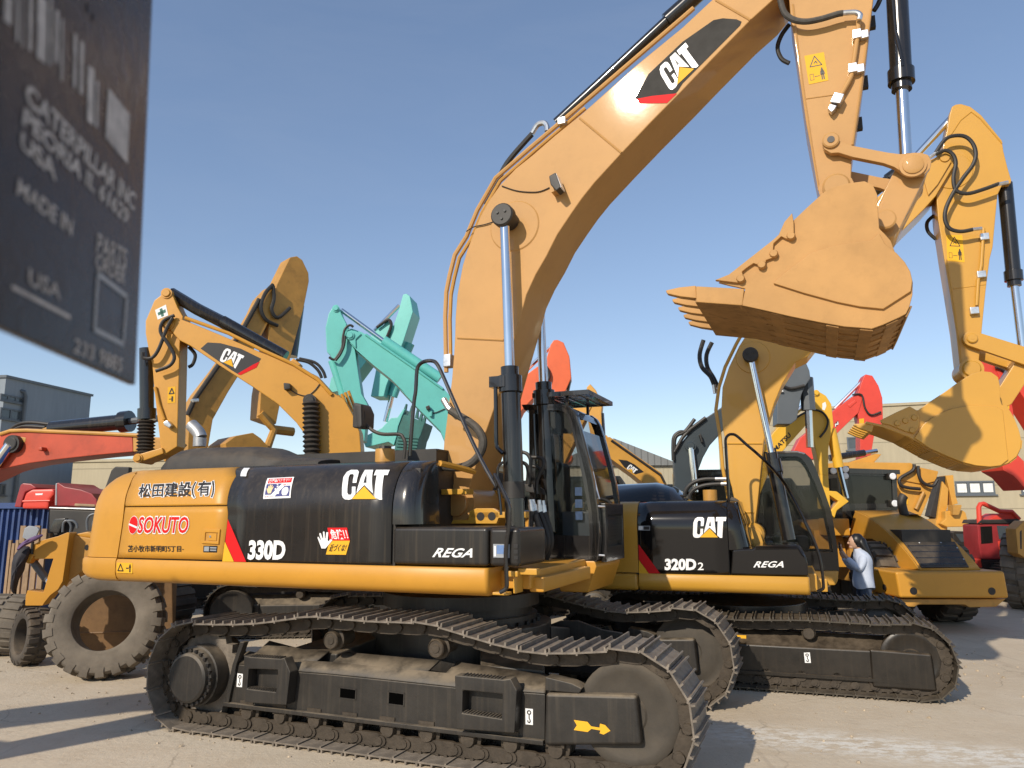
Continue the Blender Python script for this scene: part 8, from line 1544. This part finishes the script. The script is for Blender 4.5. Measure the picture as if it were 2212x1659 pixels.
e.P('shell', 'dark_red', zS([(560, 1560), (565, 1400), (580, 1325), (600, 1315), (670, 1360), (840, 1390), (950, 1430), (1000, 1490), (1010, 1560)]), .55, bev=.06); e.P('top_lamp', 'orange', zS([(700, 1375), (725, 1350), (755, 1358), (758, 1390)]), .06); e.P('trim', 'galv', zS([(572, 1330), (590, 1318), (590, 1555), (566, 1555)]), .56); e.P('side_plate', 'wood', zS([(770, 1530), (985, 1540), (985, 1570), (765, 1562)]), .56); e.P('top_lamp', 'orange', zS([(1020, 1420), (1055, 1415), (1060, 1440), (1020, 1440)]), .05)
e = Back('wing_panel', 'tall black slanted panel standing behind the rear counterweight', 'panel', 245, 12.4, 0, None)
e.P('sheet', 'black_matt', zS([(1010, 1580), (1150, 1190), (1190, 1150), (1340, 1155), (1300, 1580)]), .06, bev=.02); e.P('bracket', 'galv', zS([(1095, 1470), (1130, 1380), (1150, 1320), (1195, 1300), (1200, 1340), (1160, 1380), (1130, 1470)]), .05, e.near*.10); part('foot', M['black_matt'], e.root, lambda m: m.box((-.1, -.3, 0), (.6, .3, 1.7)))
# ================================================================== person
def person():
    p = depth_at(1852, 1113, 12.9); R_ = empty('person', (p[0], p[1], 0), math.radians(-100), 'person with long dark hair, pale blue shirt and jeans, raising both hands before the face', 'person')
    # local: +y is where the person faces
    def skin(name, mt, verts, edges, rad, lv=2):
        me = bpy.data.meshes.new(name); me.from_pydata(verts, edges, []); o = bpy.data.objects.new(name, me); COL.objects.link(o); o.parent = R_
        s = o.modifiers.new('skin', 'SKIN'); s.use_smooth_shade = True
        for i, r in enumerate(rad): me.skin_vertices[0].data[i].radius = r if isinstance(r, tuple) else (r, r)
        me.skin_vertices[0].data[0].use_root = True
        ss = o.modifiers.new('sub', 'SUBSURF'); ss.levels = ss.render_levels = lv; me.materials.append(mt); return o
    SK = mat('skin', (.50, .30, .20), .5, var=.08, vscale=9); SH = mat('pale_blue_cotton', (.50, .56, .68), .8, var=.06, vscale=9, bump=.5, bscale=9); JE = mat('dark_denim', (.055, .075, .12), .85, var=.25, vscale=12); HA = mat('black_hair', (.010, .009, .009), .4, var=.3, vscale=30)
    V = [(0, 0, .92), (0, -.01, 1.08), (0, -.02, 1.24), (0, -.01, 1.34), (0, .02, 1.40), (0, .05, 1.50),
         (.09, 0, .86), (.10, .02, .48), (.10, .0, .09), (.10, .13, .04), (-.09, 0, .86), (-.11, -.03, .48), (-.11, -.05, .09), (-.11, .08, .04),
         (.17, -.01, 1.31), (.21, .08, 1.08), (.12, .27, 1.30), (.09, .30, 1.38), (-.17, -.01, 1.31), (-.21, .10, 1.08), (-.10, .28, 1.32), (-.07, .31, 1.39)]
    E_ = [(0, 1), (1, 2), (2, 3), (3, 4), (4, 5), (0, 6), (6, 7), (7, 8), (8, 9), (0, 10), (10, 11), (11, 12), (12, 13), (3, 14), (14, 15), (15, 16), (16, 17), (3, 18), (18, 19), (19, 20), (20, 21)]
    rr = [(.11, .08), (.095, .075), (.12, .08), (.11, .07), .05, .05, (.095, .095), .06, .042, .034, (.095, .095), .06, .042, .034, .04, .036, .030, .025, .04, .036, .030, .025]
    skin('body', SK, V, E_, rr)
    m = MB(); m.ball((0, .080, 1.530), .098, (.78, .98, 1.16), 18); m.ball((0, .180, 1.515), .016, (.9, 1.2, 1.5), 8); m.ball((.078, .05, 1.53), .02, (.5, 1, 1.4), 8); m.ball((-.078, .05, 1.53), .02, (.5, 1, 1.4), 8); m.ball((0, .135, 1.450), .04, (1, 1, .8), 10)
    h = m.build('head', SK, R_)
    part('eyes', HA, h, lambda m: [m.ball((x, .168, 1.540), .010, (1.4, .6, .8), 8) for x in (-.033, .033)]); part('mouth', mat('lips', (.42, .13, .11), .5), h, lambda m: m.ball((0, .166, 1.470), .018, (1.2, .5, .35), 8))
    hm = MB(); hm.ball((0, .035, 1.555), .112, (.86, 1.0, 1.12), 18)
    hm.loft([[(rx*math.cos(t), oy+ry*math.sin(t), z) for t in np.linspace(0, 6.28318, 17)[:-1]] for z, rx, ry, oy in ((1.62, .05, .05, .0), (1.58, .09, .085, -.015), (1.50, .105, .085, -.03), (1.40, .11, .075, -.075), (1.28, .12, .06, -.125), (1.15, .11, .045, -.15), (1.05, .08, .03, -.15), (.99, .04, .015, -.145))])
    hm.build('hair', HA, R_, ang=80)
    # shirt: loose, longer at the back, sleeves pushed to the wrists
    rings = []
    for z, rx, ry, oy in ((.80, .225, .165, -.015), (.86, .235, .17, -.01), (.98, .215, .155, -.01), (1.10, .205, .145, -.02), (1.22, .222, .15, -.03), (1.31, .215, .13, -.02), (1.37, .165, .10, .0), (1.41, .085, .08, .02)):
        rings.append([(rx*math.cos(t)*(1+.03*math.sin(5*t+z*9)), oy+ry*math.sin(t)*(1+.04*math.sin(7*t+z*14)), z-(.05*max(0, -math.sin(t)) if z < .9 else 0)+(.03*math.sin(2*t) if z < .9 else 0)) for t in np.linspace(0, 6.28318, 25)[:-1]])
    m = MB(); m.loft(rings, cap=False); sh = m.build('shirt', SH, R_, ang=70); sh.modifiers.new('sub', 'SUBSURF').render_levels = 2
    for s in (-1, 1): skin('sleeve', SH, [(s*.14, -.01, 1.32), (s*.19, .02, 1.20), (s*.215, .09, 1.08), (s*.17, .18, 1.18), (s*.125, .25, 1.275)], [(0, 1), (1, 2), (2, 3), (3, 4)], [.088, .078, .07, .06, .047])
    part('collar', SH, R_, lambda m: m.lathe((0, .02, 1.385), (0, .03, 1.44), [(0, .075), (.045, .068), (.045, .062), (.0, .068)], 18))
    jr = [(0, 0, .94), (.09, 0, .84), (.10, .02, .48), (.10, .0, .10), (-.09, 0, .84), (-.11, -.03, .48), (-.11, -.05, .10)]
    skin('jeans', JE, jr, [(0, 1), (1, 2), (2, 3), (0, 4), (4, 5), (5, 6)], [(.12, .09), (.105, .10), .078, .065, (.11, .11), .078, .065])
    for s in (-1, 1): part('shoe', M['black_matt'], R_, lambda m: m.ball((s*.105, .03 if s > 0 else -.02, .04), .05, (.9, 2.4, .8), 12))
    for s in (-1, 1):
        c = Vector((s*.075, .30, 1.385))
        hv = [(0, 0, 0), (0, .012, .055)]; ve, ed, ra = [tuple(c), tuple(c+Vector((-s*.005, .012, .05)))], [(0, 1)], [(.022, .014), (.03, .013)]
        for k in range(4):
            b = c+Vector((s*(-.022+.0145*k), .014, .055)); ln = (.052, .060, .056, .044)[k]
            ve += [tuple(b), tuple(b+Vector((-s*.006, .012, ln*.55))), tuple(b+Vector((-s*.016, -.004, ln)))]; i = len(ve)-3; ed += [(1, i), (i, i+1), (i+1, i+2)]; ra += [.0085, .008, .0065]
        b = c+Vector((-s*.026, .006, .02)); ve += [tuple(b), tuple(b+Vector((-s*.022, .004, .022))), tuple(b+Vector((-s*.034, .0, .046)))]; i = len(ve)-3; ed += [(0, i), (i, i+1), (i+1, i+2)]; ra += [.010, .009, .007]
        skin('hand', SK, ve, ed, ra, 1)
    ph = empty('phone', (0, 0, 0), 0, None, None)
    bpy.data.objects.remove(ph)
    w = R_.matrix_world
    o = MB(); o.box((-.04, -.004, -.075), (.04, .004, .075)); q = o.build('phone', M['black'], None, bevel=.003)
    R_.rotation_euler = (0, 0, math.radians(-100+180)); bpy.context.view_layer.update()
    q.matrix_world = Matrix.Translation(Vector((p[0], p[1], 0))) @ Matrix.Rotation(math.radians(80), 4, 'Z') @ Matrix.Translation(Vector((0, .325, 1.45)))
    tag(q, 'black phone held up in both hands by the person in the pale shirt', 'phone')
person()
# ================================================================== the metal plate close to the lens
pr_ = depth_at(312, 420, .60); dv = ray(834, 1085); yawp = math.atan2(-dv[1], dv[0])
PF = Frame((pr_[0], pr_[1]), yawp)
plate_root = empty('metal_plate', tuple(PF.o), -yawp, 'black metal plate with worn grey lettering, out of focus and close at top left', 'sign')
def plate_mat():
    m = bpy.data.materials.new('scuffed_black_metal'); m.use_nodes = True; t = m.node_tree; N, L = t.nodes, t.links; b = N['Principled BSDF']
    tc = N.new('ShaderNodeTexCoord'); n = N.new('ShaderNodeTexNoise'); n.inputs['Scale'].default_value = 55; n.inputs['Detail'].default_value = 8; L.new(tc.outputs['Object'], n.inputs['Vector'])
    mr = N.new('ShaderNodeMapRange'); mr.inputs['To Min'].default_value = .20; mr.inputs['To Max'].default_value = .34; L.new(n.outputs['Fac'], mr.inputs['Value']); L.new(mr.outputs[0], b.inputs['Roughness'])
    b.inputs['Base Color'].default_value = (.012, .011, .011, 1); b.inputs['Specular IOR Level'].default_value = .22
    bp = N.new('ShaderNodeBump'); bp.inputs['Strength'].default_value = .25; bp.inputs['Distance'].default_value = .002; L.new(n.outputs['Fac'], bp.inputs['Height']); L.new(bp.outputs[0], b.inputs['Normal']); return m
PM = plate_mat(); PT = mat('worn_grey_print', (.42, .39, .37), .6, 0, var=.35, vscale=60)
po = PF.poly(0, [(332, -130), (330, 0), (293, 832), (0, 706), (-260, 590), (-300, -400)])
part('plate', PM, plate_root, lambda m: m.prism(po, .0, .006), bevel=.0012)
pl_s = on(-.0006); pf = lambda name, px, mt=PT: flat_part(name, mt, plate_root, PF.poly(-.0006, px), [tuple(range(len(px)))], pl_s)
def pt_text(body, px, bold=.03): lettering('print_letters', PT, plate_root, body, PF.poly(-.0006, px), pl_s, bold)
t00 = lambda p: T(0, 0, p)
pt_text('CATERPILLAR INC', t00([(162, 655), (868, 1372), (885, 1262), (175, 525)])); pt_text('PEORIA IL 61629', t00([(142, 805), (825, 1460), (840, 1362), (160, 690)])); pt_text('USA', t00([(128, 950), (365, 1178), (360, 1045), (142, 850)]))
pt_text('MADE IN', t00([(108, 1255), (465, 1530), (475, 1425), (122, 1155)]), .015); pt_text('PARTS', [(208, 545), (272, 582), (275, 540), (212, 503)], .01); pt_text('ORDER', [(206, 580), (270, 615), (272, 582), (209, 545)], .01); pt_text('USA', t01([(185, 185), (392, 285), (395, 190), (190, 75)]), .015); pt_text('233 9885', [(158, 760), (262, 806), (266, 775), (162, 730)], .01)
pf('print_line', t01([(75, 185), (455, 385), (455, 412), (75, 212)])); pf('print_block', t00([(702, 565), (842, 742), (826, 1062), (684, 892)]))
bx = PF.poly(-.0006, [(211, 592), (274, 641), (266, 744), (204, 712)]); strokes(plate_root, bx, .004, -.0008, 'grey_decal', 'print_box', True)
rb = random.Random(4)
for x, w, y0, y1 in ((30, 50, -40, 130), (110, 16, -40, 260), (150, 10, -40, 300), (190, 22, -40, 320), (245, 60, -40, 370), (325, 14, -40, 420), (360, 22, 60, 400), (400, 12, 120, 520), (480, 20, 210, 560), (520, 24, 260, 600), (570, 42, 420, 780), (625, 14, 520, 820)):
    pf('print_bar', t00([(x, y0), (x+w, y0+w*.8), (x+w-6, y1+w*.8), (x-6, y1)]))
pf('pin_hole', t00([(570, 20), (640, 30), (650, 80), (615, 140), (600, 140), (605, 90), (565, 75)]), M['black_decal'])
part('hanger', M['zinc'], plate_root, lambda m: m.tube([(po[0][0]-.1, .02, po[0][1]-.02), (po[0][0]-.1, .02, po[0][1]+.3)], .004, 6))
# ================================================================== loose grit on the concrete
rg = random.Random(11); gm_ = MB()
for k in range(900):
    r_ = rg.random()**.6*9+1.2; t_ = rg.uniform(-.75, .75); x, y = r_*math.sin(t_)*1.2, 4.2+r_*math.cos(t_)*.9; s_ = rg.choice((.006, .008, .010, .014, .02))*rg.uniform(.7, 1.3)
    pts = [(x+s_*rg.uniform(.6, 1.2)*math.cos(6.28*i/5), y+s_*rg.uniform(.6, 1.2)*math.sin(6.28*i/5)) for i in range(5)]
    gm_.loft([[(px, py, .001) for px, py in pts], [(x+(px-x)*.6, y+(py-y)*.6, s_*rg.uniform(.5, .9)) for px, py in pts]])
M['grit'] = mat('pale_grit', (.40, .32, .225), .95, var=.4, vscale=2)
tag(gm_.build('gravel', M['grit'], smooth=False), 'loose grit and crumbs scattered over the concrete', 'gravel', kind='stuff')
# ================================================================== an unseen machine added left of the frame so its arm shades the yard
e = Back('excavator', 'unseen excavator added outside the left edge, its arm shading the yard', 'excavator', 0, 3.0, 0)
e.root.location = (-9.7, 3.4, 0); e.root.rotation_euler = (0, 0, math.radians(12))
crawler(e.root, 2.2, .44, 2.4, .6, single=True, near=False, detail=False); simple_house(e.root, 'yellow_bg', 1.08, 2.1, 2.7, 1.38, 1.4)
part('boom', M['yellow_bg'], e.root, lambda m: m.prism([(.4, 1.5), (1.2, 3.3), (2.2, 3.9), (4.2, 3.75), (4.25, 3.4), (2.4, 3.4), (1.6, 3.0), (1.0, 1.6)], -.28, .28), bevel=.02)
part('stick', M['yellow_bg'], e.root, lambda m: m.prism([(3.9, 3.85), (4.4, 3.6), (3.6, 2.5), (3.2, 1.9), (3.0, 2.0), (3.3, 3.1)], -.22, .22), bevel=.02)
part('bucket', M['yellow_bg'], e.root, lambda m: m.prism([(3.2, 2.0), (3.5, 1.9), (3.7, 1.4), (3.3, .85), (2.6, .75), (2.2, 1.05), (2.7, 1.3)], -.55, .55), bevel=.02)
